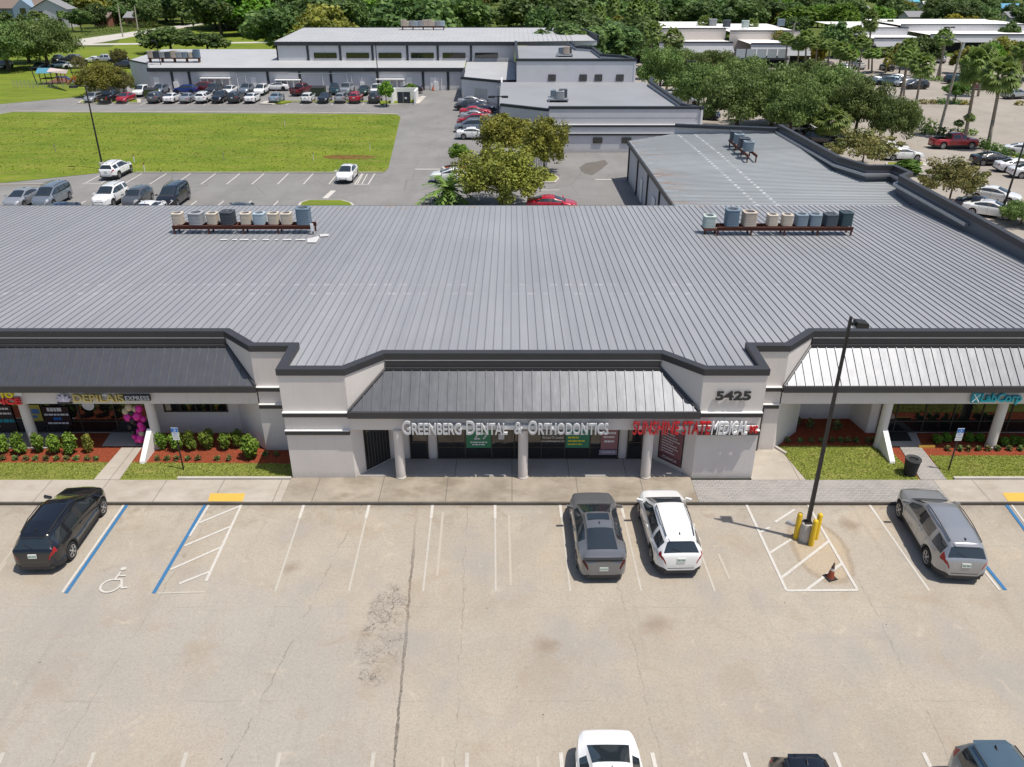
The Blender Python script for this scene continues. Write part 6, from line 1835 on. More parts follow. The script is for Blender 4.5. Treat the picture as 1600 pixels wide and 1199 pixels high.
# accessible parking signs
def park_sign(px, py, label):
    x, y = G(px, py)
    t = thing('parking_sign', label, 'sign', (x, y, 0), 0, 'accessible parking signs')
    MB().box(x-.025, x+.025, y-.025, y+.025, -.1, 2.15).obj('post', MT['pole'], t)
    MB().box(x-.15, x+.15, y-.045, y-.03, 1.80, 2.26).obj('plate', MT['sign_face'], t)
    MB().box(x-.145, x+.145, y-.05, y-.046, 2.04, 2.25).obj('blue_panel', MT['sign_blue'], t)
    MB().box(x-.15, x+.15, y-.045, y-.03, 1.62, 1.77).obj('lower_plate', MT['sign_face'], t)
    m = MB()
    m.tube((x,y-.053,2.215), (x,y-.0505,2.215), .016, n=8)
    for a, b in (((0,.055),(0,.01)),((0,.02),(.04,.02)),((.04,.02),(.055,-.03))): m.tube((x+a[0],y-.052,2.13+a[1]), (x+b[0],y-.052,2.13+b[1]), .008, n=5)
    for k in range(9): a, b = R(120+k*27), R(147+k*27); m.tube((x-.005+.045*math.cos(a),y-.052,2.10+.045*math.sin(a)), (x-.005+.045*math.cos(b),y-.052,2.10+.045*math.sin(b)), .006, n=4)
    m.obj('wheelchair_mark', MT['sign_face'], t)
    text('PARKING BY', x-.11, x+.11, 1.955, 1.99, y-.046, 'sign_blue', t, .003)
    text('DISABLED', x-.10, x+.10, 1.905, 1.94, y-.046, 'sign_blue', t, .003)
    text('PERMIT ONLY', x-.12, x+.12, 1.855, 1.89, y-.046, 'sign_blue', t, .003)
    text('$250 FINE', x-.11, x+.11, 1.67, 1.72, y-.046, 'black_letter', t, .003)
park_sign(287, 734, 'blue and white accessible parking sign on the left lawn')
park_sign(1482, 735, 'blue and white accessible parking sign on the right lawn')

def lamp(px, py, topy, label, heads='single', mat='pole', r=.09, cx=None, group='parking lamp posts', name='lamp_post', arm=1.0, base=True):
    x, y = G(px, py, -.15)
    z1 = W(px, topy, y)[1]
    t = thing(name, label, 'lamp post', (x, y, -.15), 0, group)
    tip = x if cx is None else W(cx, topy, y)[0]
    m = MB(); m.tube((x,y,-.2), (tip,y,z1), r*1.25, r*.8, 8); m.obj('pole', MT[mat], t, 35)
    if base: m = MB(); m.lathe([(.3,-.2),(.3,.55),(.27,.6)], (x,y,0), 14); m.obj('base', MT['kerb_pale'], t, 35)
    def head(sx):
        a = MB(); a.box(min(tip, tip+sx*arm), max(tip, tip+sx*arm), y-.05, y+.05, z1-.12, z1-.02); a.obj('arm', MT[mat], t)
        h = MB(); c = tip+sx*(arm+.3); h.hexa([(c-.4,y-.25,z1-.22),(c+.4,y-.25,z1-.22),(c+.4,y+.25,z1-.22),(c-.4,y+.25,z1-.22)], [(c-.36,y-.22,z1+.0),(c+.36,y-.22,z1+.0),(c+.36,y+.22,z1+.0),(c-.36,y+.22,z1+.0)]); h.obj('lamp_head', MT['pole'], t)
    if heads == 'single': head(-1)
    elif heads == 'right': head(1)
    elif heads == 'double': head(-1); head(1)
    elif heads == 'curve':
        a = MB(); a.path([(tip,y,z1),(tip-.3,y,z1+.5),(tip-1.0,y,z1+.8)], [.07,.06,.05], 6); a.obj('arm', MT[mat], t)
        MB().box(tip-1.7, tip-.95, y-.15, y+.15, z1+.68, z1+.86).obj('lamp_head', MT['steel'], t)
lamp(161, 264, 134, 'tall dark lamp post at the near edge of the grass field, left', 'single', cx=133)
lamp(592, 142, 66, 'dark lamp post between the cars and the long warehouse', 'double', r=.08, arm=.15)
lamp(779, 240, 150, 'dark lamp post with T shaped head among the olive trees', 'double', r=.09, arm=.5)
lamp(259, 138, 63, 'thin dark lamp post in front of the left end of the warehouse', 'single', r=.08, arm=.1, cx=243)
lamp(1563, 340, 222, 'dark lamp post at the right edge beside the plaza parapet', 'right', cx=1601)
lamp(1074, 172, 95, 'dark lamp post among the oaks right of the mid building', 'double', r=.08, arm=.2, cx=1081)
lamp(1467, 208, 72, 'tall pale concrete lamp pole rising through the palms at right', 'curve', 'concrete_pole', .17, cx=1503, group='pale concrete lamp poles', base=False)
lamp(1464, 122, 42, 'pale concrete pole with twin lamps behind the palms', 'double', 'concrete_pole', .2, cx=1484, group='pale concrete lamp poles', arm=.3, base=False)
lamp(1230, 104, 36, 'pale pole with twin lamps in front of the strip mall', 'double', 'concrete_pole', .2, cx=1242, group='pale concrete lamp poles', arm=.3, base=False)
lamp(1358, 90, 48, 'twin headed lamp pole behind the row of palms', 'double', 'concrete_pole', .15, cx=1361, group='pale concrete lamp poles', arm=.3, base=False)

def upole(px, py, topy, label, cx=None, bars=1, mat='wood_pole'):
    x, y = G(px, py, -.15); z1 = W(px, topy, y)[1]; tip = x if cx is None else W(cx, topy, y)[0]
    t = thing('utility_pole', label, 'utility pole', (x, y, -.15), 0, 'utility poles')
    m = MB(); m.tube((x,y,-.2), (tip,y,z1), .24, .16, 8); m.obj('pole', MT[mat], t, 35)
    for k in range(bars):
        MB().box(tip-1.3, tip+1.3, y-.12, y+.02, z1-.7-1.4*k, z1-.5-1.4*k).obj('crossarm', MT[mat], t)
        for s_ in (-1.1, 0, 1.1): MB().tube((tip+s_, y-.05, z1-.5-1.4*k), (tip+s_, y-.05, z1-.2-1.4*k), .07, n=6).obj('insulator', MT['steel'], t)
    return (tip, y, z1)
u1 = upole(192, 58, 8, 'concrete utility pole by the road, left one of the close pair', 184, 0, 'concrete_pole')
u2 = upole(218, 64, 10, 'concrete utility pole by the road, right one of the close pair', 210, 0, 'concrete_pole')
u3 = upole(760, 55, 12, 'grey utility pole standing in the grassy clearing behind the warehouse', None, 2)
u4 = upole(1323, 58, 20, 'grey utility pole above the palms in front of the bright green tree', 1328, 1)
u5 = upole(1563, 62, 20, 'dark utility pole with transformers at the far right', 1567, 2)
u6 = upole(428, 46, 10, 'pale slim utility pole among the trees above the warehouse', 426, 1)
u7 = upole(16, 38, 6, 'utility pole with lamp beside the blue apartment house', 12, 0)
def wire(p, q, label):
    m = MB(); N = 10; pts = []
    for k in range(N+1):
        s_ = k/N; pts.append((p[0]+(q[0]-p[0])*s_, p[1]+(q[1]-p[1])*s_, p[2]+(q[2]-p[2])*s_-1.5*4*s_*(1-s_)-.3))
    m.path(pts, [.03]*(N+1), 4)
    tag(m.obj('power_line', MT['rubber']), label, 'wire', 'power lines')
wire(u3, u4, 'dark power line running right from the clearing pole to the palms pole'); wire(u4, u5, 'dark power line between the two utility poles at upper right'); wire(u6, u3, 'dark power line between the slim pole and the clearing pole')

# dumpster enclosure, bins
x0, y0 = G(611, 163, -.1); x1, _ = G(650, 163, -.1)
t = thing('bin_enclosure', 'white walled dumpster enclosure with dark metal gate in the rear lot', 'enclosure', ((x0+x1)/2, y0, -.15))
for xx in (x0, x1-.3): MB().box(xx, xx+.3, y0, y0+4.4, -.2, 1.9).obj('wall', MT['wall_white'], t)
MB().box(x0+.3, x1-.3, y0+4.1, y0+4.4, -.2, 1.9).obj('rear_wall', MT['wall_white'], t)
xm_ = (x0+x1)/2
for a, b in ((x0+1.1, xm_-.02), (xm_+.02, x1-.9)):
    g = MB(); g.box(a, b, y0+.1, y0+.2, -.05, 1.8)
    k = a+.15
    while k < b: g.box(k-.03, k+.03, y0+.06, y0+.1, -.05, 1.8); k += .3
    g.obj('gate', M_plain('gate_blue_black', (.03,.04,.055), .5), t)
MB().box(xm_+.25, xm_+.6, y0+.03, y0+.055, .7, 1.0).obj('notice', MT['sign_face'], t)
def skip_bin(px, py, label, col, w_=2.0, d_=1.6, h_=1.4):
    x, y = G(px, py, -.15); t = thing('dumpster', label, 'dumpster', (x, y, -.15)); mt = M_plain('dumpster_'+str(px), col, .6)
    m = MB(); m.hexa([(x-w_/2,y-d_/2*.8,-.05),(x+w_/2,y-d_/2*.8,-.05),(x+w_/2,y+d_/2,-.05),(x-w_/2,y+d_/2,-.05)], [(x-w_/2,y-d_/2,h_*.85),(x+w_/2,y-d_/2,h_*.85),(x+w_/2,y+d_/2,h_),(x-w_/2,y+d_/2,h_)]); m.obj('body', mt, t)
    m = MB(); m.hexa([(x-w_/2-.05,y-d_/2-.06,h_*.86),(x+w_/2+.05,y-d_/2-.06,h_*.86),(x+w_/2+.05,y+d_/2,h_+.01),(x-w_/2-.05,y+d_/2,h_+.01)], [(x-w_/2-.05,y-d_/2-.06,h_*.9),(x+w_/2+.05,y-d_/2-.06,h_*.9),(x+w_/2+.05,y+d_/2,h_+.06),(x-w_/2-.05,y+d_/2,h_+.06)]); m.obj('lid', MT['plastic'], t)
    for s_ in (-1, 1): MB().box(x+s_*(w_/2+.04)-.04, x+s_*(w_/2+.04)+.04, y-.4, y+.4, .6, .75).obj('lift_pocket', mt, t)
skip_bin(409, 139.5, 'bright red bin against the warehouse wall', (.45,.02,.04), 1.6, 1.2, 1.5)
skip_bin(238, 153, 'olive green dumpster between the parked cars by the warehouse', (.10,.13,.03))
skip_bin(499, 150, 'dark green dumpster right of the maroon pickup', (.045,.07,.03), 2.2)
x, y = G(166, 146, -.15)
t = thing('utility_cabinet', 'grey panelled utility shed behind the olive crowned tree at left', 'shed', (x, y, -.15))
MB().box(x-3.4, x+3.6, y, y+2, -.2, 2.2).obj('body', MT['wall_far'], t); MB().box(x-3.5, x+3.7, y-.1, y+2.1, 2.2, 2.35).obj('roof', MT['steel'], t)
# white cart enclosure behind the island tree
x, y = G(832, 262, -.15)
t = thing('fence_enclosure', 'white slatted fence enclosure behind the island trees', 'fence', (x, y, -.15))
m = MB(); k = -1.6
while k < 1.6: m.box(x+k, x+k+.12, y, y+.05, -.15, 1.9); k += .2
m.obj('slat_panel', MT['wall_white'], t)
for s_ in (-1.6, 0, 1.6): MB().box(x+s_-.06, x+s_+.06, y+.055, y+.17, -.15, 2.0).obj('post', MT['wall_white'], t)
for px, py, lb in ((677,141.5,'small orange cone by the warehouse wall'),):
    x, y = G(px, py, -.15); t = thing('traffic_cone', lb, 'cone', (x, y, -.15)); m = MB(); m.box(x-.25, x+.25, y-.25, y+.25, -.15, -.1); m.obj('base', MT['orange'], t); m = MB(); m.lathe([(.18,-.1),(.04,.65)], (x,y,0), 10); m.obj('cone', M_plain('cone_orange', (.6,.13,.02), .6), t)
for px, py, lb in ((226,268,'white marker post at the edge of the grass field'),(87,238,'thin dark stake standing in the grass field at left'),(350,252,'thin dark stake near the right stalls of the grass field'),(53,143,'thin dark stake left of the play area in the grass'),(445,197,'pale stake in the middle of the grass field'),(490,251,'leaning pale stake by the bare soil'),(578,235,'pale stake near the right end of the grass field'),(210,254,'reddish stake by the white marker post')):
    x, y = G(px, py, -.15); t = thing('marker_stake', lb, 'stake', (x, y, -.15)); MB().tube((x,y,-.2), (x+.04,y,.75 if 'white' in lb else .6), .05 if 'white' in lb else .035, n=6).obj('post', MT['white' if ('white' in lb or 'pale' in lb) else 'wood_pole'], t); MB().tube((x+.04,y,.6), (x+.045,y,.8), .06, n=6).obj('cap', MT['orange' if 'red' in lb or 'white' in lb else 'wood_pole'], t)

# play area at left
x, y = G(78, 131, -.15)
t = thing('play_house', 'play tower with a blue pitched roof on posts in the play area', 'play equipment', (x, y, -.15))
for a in (-1, 1):
    for b in (-1, 1): MB().tube((x+a*1.1,y+b*1.0,-.2), (x+a*1.1,y+b*1.0,2.0), .08, n=6).obj('post', MT['pole'], t)
m = MB(); m.add([(x-1.6,y-1.4,1.9),(x+1.6,y-1.4,1.9),(x+1.6,y,2.7),(x-1.6,y,2.7),(x-1.6,y+1.4,1.9),(x+1.6,y+1.4,1.9)], [(0,1,2,3),(3,2,5,4)]); m.obj('roof', M_plain('play_blue', (.08,.26,.36), .6), t)
MB().box(x-1.1, x+1.1, y-1, y+1, .8, .9).obj('deck', MT['rust'], t)
struct('soil', MB().flat([G(60,133,-.15),G(105,130,-.15),G(128,126,-.15),G(125,121,-.15),G(90,122,-.15)], -.165), M_plain('play_mulch', (.16,.07,.04), .95))
x, y = G(98, 130, -.15)
t = thing('climbing_frame', 'red and navy climbing frame in the middle of the play area', 'play equipment', (x, y, -.15))
rd = M_plain('play_red', (.35,.04,.05), .5); nv = M_plain('play_navy', (.04,.06,.14), .5); og = M_plain('play_orange', (.65,.16,.02), .5)
for a in (-.8, 0, .8): MB().tube((x+a,y,-.2), (x+a,y,2.2), .1, n=6).obj('post', rd, t)
MB().box(x-.9, x+.9, y-.7, y+.7, .9, 1.05).obj('deck', nv, t)
m = MB(); m.hexa([(x+.9,y-.4,.85),(x+2.4,y-.4,-.1),(x+2.4,y+.4,-.1),(x+.9,y+.4,.85)], [(x+.9,y-.4,1.0),(x+2.4,y-.4,.05),(x+2.4,y+.4,.05),(x+.9,y+.4,1.0)]); m.obj('slide', nv, t)
x, y = G(117, 132, -.15)
t = thing('slide', 'bright orange toddler slide at the right of the play area', 'slide', (x, y, -.15))
m = MB(); m.hexa([(x-1.2,y-.5,-.15),(x+.2,y-.5,1.2),(x+.2,y+.5,1.2),(x-1.2,y+.5,-.15)], [(x-1.2,y-.5,.0),(x+.2,y-.5,1.4),(x+.2,y+.5,1.4),(x-1.2,y+.5,.0)]); m.obj('chute', og, t)
m = MB(); m.hexa([(x+.2,y-.5,-.15),(x+1.4,y-.5,-.15),(x+1.4,y+.5,-.15),(x+.2,y+.5,-.15)], [(x+.2,y-.4,1.3),(x+.5,y-.4,1.3),(x+.5,y+.4,1.3),(x+.2,y+.4,1.3)]); m.obj('steps', M_plain('play_red_orange', (.55,.05,.02), .5), t)
sp = [G(73,113,2.5), G(103,116,2.8), G(107,112,3.2), G(78,107.5,2.6)]
t = thing('shade_sail', 'pale pink triangular shade sail on dark posts over the play area', 'shade sail', (*G(90,125,-.15), -.15))
m = MB(); zs4 = (2.5,2.8,3.4,2.7); m.add([(p[0],p[1],z) for p, z in zip(sp, zs4)]+[(p[0],p[1],z+.05) for p, z in zip(sp, zs4)], [(3,2,1,0),(4,5,6,7),(0,1,5,4),(1,2,6,5),(2,3,7,6),(3,0,4,7)]); m.obj('sail', M_plain('sail_pink', (.62,.5,.46), .8), t)
for (px, py), z in (((58,132),3.3),((95,131),2.9),((117,127),3.2)):
    x, y = G(px, py, -.15); MB().tube((x,y,-.2), (x-.5,y,z), .09, n=6).obj('post', MT['pole'], t)
fp = [G(22,137,-.15), G(60,137.5,-.15), G(120,139,-.15)]
t = thing('chain_fence', 'low grey wire fence round the play area', 'fence', (*fp[0], -.15))
for i in range(2):
    a, b = Vector((*fp[i], 0)), Vector((*fp[i+1], 0)); n = 6
    for k in range(n+(i == 1)): p = a.lerp(b, k/n); MB().tube((p.x,p.y,-.2), (p.x,p.y,1.1), .04, n=5).obj('post', MT['steel'], t)
    m = MB()
    for k in range(6): z = .0+k*.2; m.tube((a.x,a.y,z), (b.x,b.y,z), .018, n=4)
    m.obj('wire_mesh', MT['steel'], t)

# ------------------------------------------------------------------ cars in the front lot
def axle_heading(p, q, z):
    a, b = G(*p, z), G(*q, z); return math.degrees(math.atan2(b[1]-a[1], b[0]-a[0]))
def car_by_wheels(rear, front, side, kind, col, label, z=ZL, dh=0.0, group='cars parked in the front lot'):
    """rear and front: ground pixels under two wheels on one side ('l' or 'r')"""
    a, b = Vector(G(*rear, z)), Vector(G(*front, z)); d = (b-a).normalized(); n = Vector((-d.y, d.x))
    K = CARS[kind]; hw = K['W']-.135
    mid = (a+b)/2-d*((K['xf']+K['xr'])/2)
    c = mid+(n*hw if side == 'r' else -n*hw)
    return car(0, 0, kind, col, math.degrees(math.atan2(d.y, d.x))+dh, label, z, at=(c.x, c.y), group=group)
car_by_wheels((112,873), (161,803), 'r', 'suv', 'black', 'glossy black crossover at the left of the front lot beside a blue line')
car_by_wheels((1450,886), (1404,806), 'l', 'longsuv', 'bronze', 'silver three row crossover beside the hatched island at right')
cx_, cy_ = G(931, 847, ZL); car(0, 0, 'muscle', 'gunmetal', 91, 'grey sports sedan with sunroof nosed to the kerb in the middle', ZL, at=(cx_, cy_), group='cars parked in the front lot')
car_by_wheels((1021,880), (1001,808), 'l', 'suv', 'white', 'white crossover nosed to the kerb beside the grey sports sedan')
# nearest row, noses toward the camera
def near(px, py, zpt, kind, col, label, back):
    """px,py: image point of the tail end of the car at height zpt"""
    x, y = G(px, py, zpt+ZL); car(0, 0, kind, col, -90, label, ZL, at=(x, y-CARS[kind]['L']/2+back), group='cars at the bottom edge of the photo')
near(946, 1140, 1.0, 'sedan', 'white', 'white sedan cut off at the bottom edge, seen from its boot', .1)
near(1252, 1168, 1.62, 'suv', 'black', 'black crossover cut off at the bottom edge', .2)
near(1546, 1153, 1.66, 'longsuv', 'slate', 'slate blue crossover cut off at the bottom right corner', .25)

# cars behind the plaza
g = 'cars parked behind the plaza'
car(184, 274, 'suv', 'white', 88, 'white crossover parked alone by the lamp post at the grass edge', group=g)
car(543, 279, 'sedan', 'white', -90, 'white sedan facing the camera alone in the stalls by the grass', group=g)
for px, py, k, c, lb in ((38,319,'sedan','silver','silver sedan at the left end of the row hidden by the roof edge'),(84,317,'minivan','steel','steel grey minivan in the row hidden by the roof edge'),(175,317,'longsuv','white','white crossover with dark sunroof in the row behind the roof edge'),(217,318,'hatch','grey','grey hatchback between the white crossover and the black minivan'),(273,317,'minivan','black','black minivan at the right end of the row behind the roof edge')):
    car(px, py, k, c, -90, lb, group=g)
car(236, 337.5, 'sedan', 'white', 90, 'white car of which only the roof shows above the roof edge', group=g)
car(376, 341, 'sedan', 'darkgrey', 90, 'dark car of which only the roof shows above the roof edge', group=g)
car(100, 340, 'sedan', 'navy', 90, 'navy car mostly hidden in front of the steel minivan', group=g)
car(707, 283, 'sedan', 'white', 180, 'white sedan half hidden by the palm and olive tree at the island', group=g)
car(862, 329, 'sedan', 'brightred', -4, 'bright red sedan peeping over the roof edge beside the olive tree', group=g)
g = 'cars parked beside the annexe'
for px, py, k, c, lb in ((738,164.5,'sedan','silver','silver sedan farthest back in the column by the annexe'),(731,171.5,'hatch','darkgrey','dark grey hatchback second in the column by the annexe'),(753,175,'sedan','navy','navy sedan peeping out right of the column by the annexe'),(743,181,'sedan','brightred','bright red sedan in the column by the annexe'),(744,188,'sedan','silver','silver sedan between the two red cars by the annexe'),(740,196,'suv','red','red crossover in the column by the annexe'),(739,205,'minivan','steel','steel blue van next to the white sedan by the annexe'),(741,216,'sedan','white','white sedan nearest in the column by the annexe')):
    car(px, py, k, c, 180 if k != 'sedan' else 0, lb, group=g, far=py < 185)
g = 'front row of cars in the rear lot'
for px, k, c, h, lb in ((148,'hatch','silver',-92,'silver hatchback at the left end of the front row under the lamp'),(173,'pickup','black',90,'black pickup between the silver hatchback and the red sedan'),(198,'sedan','red',-90,'dark red sedan third from the left in the front row'),
    (246,'suv','grey',90,'grey crossover left of the white sedan in the front row'),(270,'sedan','white',90,'white sedan between grey and silver cars of the front row'),(295,'sedan','silver',90,'silver sedan fourth from the dumpster in the front row'),(320,'suv','white',90,'white crossover between silver sedan and black car in the front row'),
    (345,'suv','black',-90,'black crossover right of the white crossover in the front row'),(370,'suv','darkgrey',90,'dark grey crossover left of the white sedan at mid row'),(395,'sedan','white',90,'white sedan at the right end of the left group of the front row'),
    (433,'sedan','lightblue',90,'light blue sedan alone by the grass strip in the front row'),(482,'hatch','white',90,'white hatchback left of the black sedan in the front row'),(508,'sedan','black',-90,'black sedan facing the camera in the front row'),
    (534,'hatch','silver',90,'silver hatchback between black sedan and red crossover'),(557,'suv','red',90,'red crossover in the right part of the front row'),(587,'suv','darkgrey',90,'dark grey crossover beside the little yellow green tree')):
    car(px, 158.8, k, c, h, lb, group=g)
g = 'second row of cars in the rear lot'
for px, py, k, c, h, lb in ((222,149,'suv','white',-90,'white crossover behind the olive green dumpster'),(252,147,'suv','steel',-90,'steel grey crossover right of the olive green dumpster'),(291,146,'hatch','blue',180,'vivid blue hatchback in the second row'),(317,143,'suv','maroon',180,'maroon crossover right of the blue hatchback'),(337,147,'pickup','darkgrey',-90,'dark grey pickup behind the white crossover'),
    (360,147,'sedan','white',-90,'white sedan in the second row under the white canopy'),(386,146,'suv','steel',-90,'steel grey crossover left of the white crossover in the second row'),(409,147,'suv','white',-90,'white crossover below the red bin'),(433,141,'sedan','white',180,'white sedan seen sideways against the warehouse wall'),
    (472,147,'pickup','maroon',75,'maroon pickup in the second row'),(523,146,'suv','teal',-80,'dark teal crossover with sky reflected in its glass'),(543,146,'pickup','silver',-90,'silver pickup between teal crossover and dark green sedan'),(569,147,'sedan','green',-90,'dark green sedan in the second row'),(590,148,'pickup','white',-90,'white pickup behind the little yellow green tree'),(640,145,'sedan','black',180,'black car behind the dumpster enclosure')):
    car(px, py, k, c, h, lb, group=g, far=True)
g = 'cars under the big oaks at far left'
for px, py, k, c, h, lb in ((8,107,'suv','silver',-90,'silver crossover at the far left edge under the oak'),(63,108,'sedan','grey',-80,'grey sedan under the middle of the oak crowns'),(91,98,'suv','black',-80,'black crossover behind the light blue sedan under the oak'),(95,106,'sedan','lightblue',200,'light blue sedan under the right oak'),(112,97,'suv','darkgrey',200,'dark grey car right of the oak trunk'),(117,107.5,'suv','white',200,'white crossover just right of the oak crown'),(148,98,'sedan','white',180,'white sedan above the olive crowned tree'),(167,98,'pickup','silver',200,'silver pickup beside the black crossovers at the warehouse end'),(186,99,'suv','black',200,'black crossover beside the warehouse end wall'),(196,107,'suv','darkgrey',180,'dark crossover tucked against the warehouse end wall'),(74,36,'sedan','white',180,'white car parked beyond the roadside hedge'),(160,40,'sedan','black',180,'black car parked beyond the roadside hedge')):
    car(px if px != 74 else 148, py, k, c, h, lb, group=g, far=True, z=-.15)
g = 'cars in the right parking lot'
for px, py, k, c, h, lb in ((1488,231,'pickup','red',2,'large dark red pickup driving in the right lot'),(1549,257,'sedan','black',-4,'black sedan in the right lot below the red pickup'),(1588,268,'sedan','white',-6,'left one of two white sedans at the right edge'),(1610,277,'sedan','white',-6,'right one of two white sedans at the right edge, cut off'),
    (1551,314,'sedan','white',-40,'white sedan by the dark lamp post at the right edge'),(1532,332,'sedan','navy',-35,'navy car half hidden by the plaza parapet at right'),(1545,337,'sedan','white',-35,'white car of which only the nose shows over the parapet'),(1408,249,'sedan','white',0,'white sedan beside the rusty crowned tree, nearer one'),(1388,239,'sedan','white',5,'white sedan beside the rusty crowned tree, farther one'),
    (1262,212,'suv','white',-25,'white crossover behind the plaza parapet under the oaks'),(1273,218,'sedan','black',-25,'left one of the black sedans behind the parapet by the sabal palm'),(1281,225,'suv','black',-25,'black crossover nearest the parapet by the sabal palm'),(1100,186,'suv','navy',-30,'navy car at the corner of the mid building'),
    (1056,152,'sedan','white',-25,'white sedan behind the mid building roof edge'),(1066,158,'sedan','darkgrey',-25,'dark grey sedan behind the mid building roof edge'),(1073,163,'sedan','silver',-25,'silver sedan nearest the mid building roof edge corner'),(1011,116,'suv','black',20,'black car beside the tall left palms'),(1048,134,'sedan','white',0,'white car between the two tall left palms'),(1121,132,'sedan','white',0,'white car seen through the oak crowns'),
    (1385,133,'suv','slate',165,'slate blue crossover in the middle of the right lot'),(1397,127,'sedan','silver',170,'silver sedan behind the slate blue crossover'),(1364,131,'sedan','lightblue',170,'pale blue car left of the slate blue crossover'),(1414,135,'sedan','silver',190,'silver sedan left of the charcoal pair in the right lot'),(1429,139,'suv','darkgrey',185,'charcoal crossover between two palm trunks'),
    (1494,131,'suv','teal',-20,'dark teal crossover behind the ball shaped tree'),(1524,140,'sedan','maroon',180,'maroon car between the palm trunks at right'),(1585,154,'suv','silver',15,'silver crossover above the yellow hedge at the right edge'),(1600,243,'sedan','white',-30,'white car at the right edge by the clipped hedge'),
    (1262,124,'sedan','silver',180,'silver sedan left of the small island palm'),(1280,129,'sedan','black',180,'black sedan below the small island palm'),(1254,135,'sedan','white',185,'white sedan among the oak tops'),(1293,109,'suv','maroon',90,'maroon crossover in the shade of the strip mall'),(1317,112,'suv','silver',90,'silver crossover in front of the strip mall'),(1338,107,'pickup','white',90,'white pickup behind the palms at the strip mall'),(1385,110,'suv','black',90,'black crossover under the fat palms'),(1470,98,'suv','silver',60,'silver crossover far behind the concrete poles'),(1492,97,'suv','white',60,'white crossover far behind the concrete poles')):
    car(px, py, k, c, h, lb, group=g, far=py < 200, z=-.15)

# ------------------------------------------------------------------ plants by the shop fronts
def bush_proto(key, n, per, leaf, mat, seed, rx=.42, rz=.48):
    r = random.Random(seed)
    root = thing('shrub', 'x', 'shrub')
    cl = []
    for i in range(n):
        a = i*2.4+r.random()*.5; q = r.uniform(.1, .42)*rx
        cl.append((math.cos(a)*q, math.sin(a)*q, rz*(.5+1.0*i/n)+r.uniform(-.05,.05), rx*.52, rx*.52, rz*.42))
    link('foliage', crown('foliage', cl, per, leaf, MT[mat], seed, .5, .35), root)
    m = MB()
    for k in range(4): a = k*1.7; m.tube((.03*math.cos(a),.03*math.sin(a),-.08), (.18*math.cos(a),.18*math.sin(a),rz*1.2), .018, .008, 5)
    m.obj('stem', MT['bark'], root)
    TREES[key] = (root, rx, rz*2)
for i in range(3): bush_proto('bush%d' % i, 9, 130, .10, 'shrub', 20+i)
bush_proto('bushy', 9, 120, .10, 'leaf_olive', 31)
bush_proto('hedgebush', 10, 140, .2, 'hedge', 33)
bush_proto('yellowbush', 9, 120, .2, 'leaf_bright', 34)
for i in range(2): bush_proto('tiny%d' % i, 4, 26, .10, 'leaf_oak' if i else 'leaf_rusty', 40+i, .16, .12)
GL = 'rounded green shrubs in the left bed'
def place(px, py, key, w_, h_, label, group, z=-.02, name='shrub'):
    root, rx, h = TREES[key]; x, y = G(px, py, z)
    c = dup(root, (x, y, z), rnd.uniform(0, 6.28), label, group, (w_/2/rx, w_/2/rx, h_/h)); c.name = name; return c
side_l = 'rounded green shrub in the row left of the left wing path'
side_r = 'rounded green shrub in the row between the buttress and the left tower'
for i, (px, py, k, w_, h_) in enumerate([(4,708,'bush0',.85,.95),(32,709,'bush1',.85,1.0),(63,706,'bush2',.65,.9),(87,709,'bush0',.8,1.0),(113,709,'bush1',.82,1.02),(140,706,'bushy',.6,.9)]):
    place(px, py, k, w_*1.06, h_*1.2, 'shrub with yellowish leaves at the end of the left row beside the path' if k == 'bushy' else side_l, GL)
for i, (px, py, k, w_, h_) in enumerate([(255,702,'bush2',.62,.85),(277,703,'bush0',.78,.95),(299,703,'bush1',.75,.95),(325,701,'bush2',.8,.95),(353,703,'bush0',.68,.9),(374,699,'bush1',.78,.85),(393,715,'bush2',1.05,1.05)]):
    place(px, py, k, w_*1.06, h_*1.2, 'largest rounded shrub at the front right end of the left bed' if i == 6 else side_r, GL)
for i, px in enumerate((5,24,41,56,72,89,104,120,137,151,246,262,276,294,310,340,358,415,432)):
    place(px, 719 if px < 400 else 712, 'tiny%d' % (i % 2), .34, .26, 'tiny low plant in the front edge of the left mulch bed', 'tiny plants in the left bed', name='small_plant')
for i, px in enumerate((1231,1250,1267,1284,1299,1313,1324,1337,1355,1365)):
    place(px, 691, 'tiny%d' % (i % 2), .36, .28, 'tiny low plant in the mulch right of the brown side door', 'tiny plants in the right beds', name='small_plant')
for i, px in enumerate((1480,1499,1512,1528,1543,1558,1576,1593)):
    place(px, 704, 'tiny%d' % (i % 2), .34, .28, 'tiny low plant in the mulch below the teal sign', 'tiny plants in the right beds', name='small_plant')
for i, (px, py) in enumerate(((1463,692),(1478,690),(1495,688),(1513,690),(1529,690),(1567,696),(1582,694),(1593,696))):
    place(px, py, 'yellowbush', .52, .5, 'small bright leaved shrub under the shop glass left of the second column' if px < 1540 else 'small bright leaved shrub under the shop glass right of the second column', 'bright leaved shrubs in the right bed')
for i, (px, py) in enumerate(((1245,668),(1265,672),(1307,674),(1352,668))):
    place(px, py-4, 'tiny0', .5, .5, 'sparse dry plant in the shaded mulch under the right wing window', 'sparse dry plants under the window', name='small_plant')
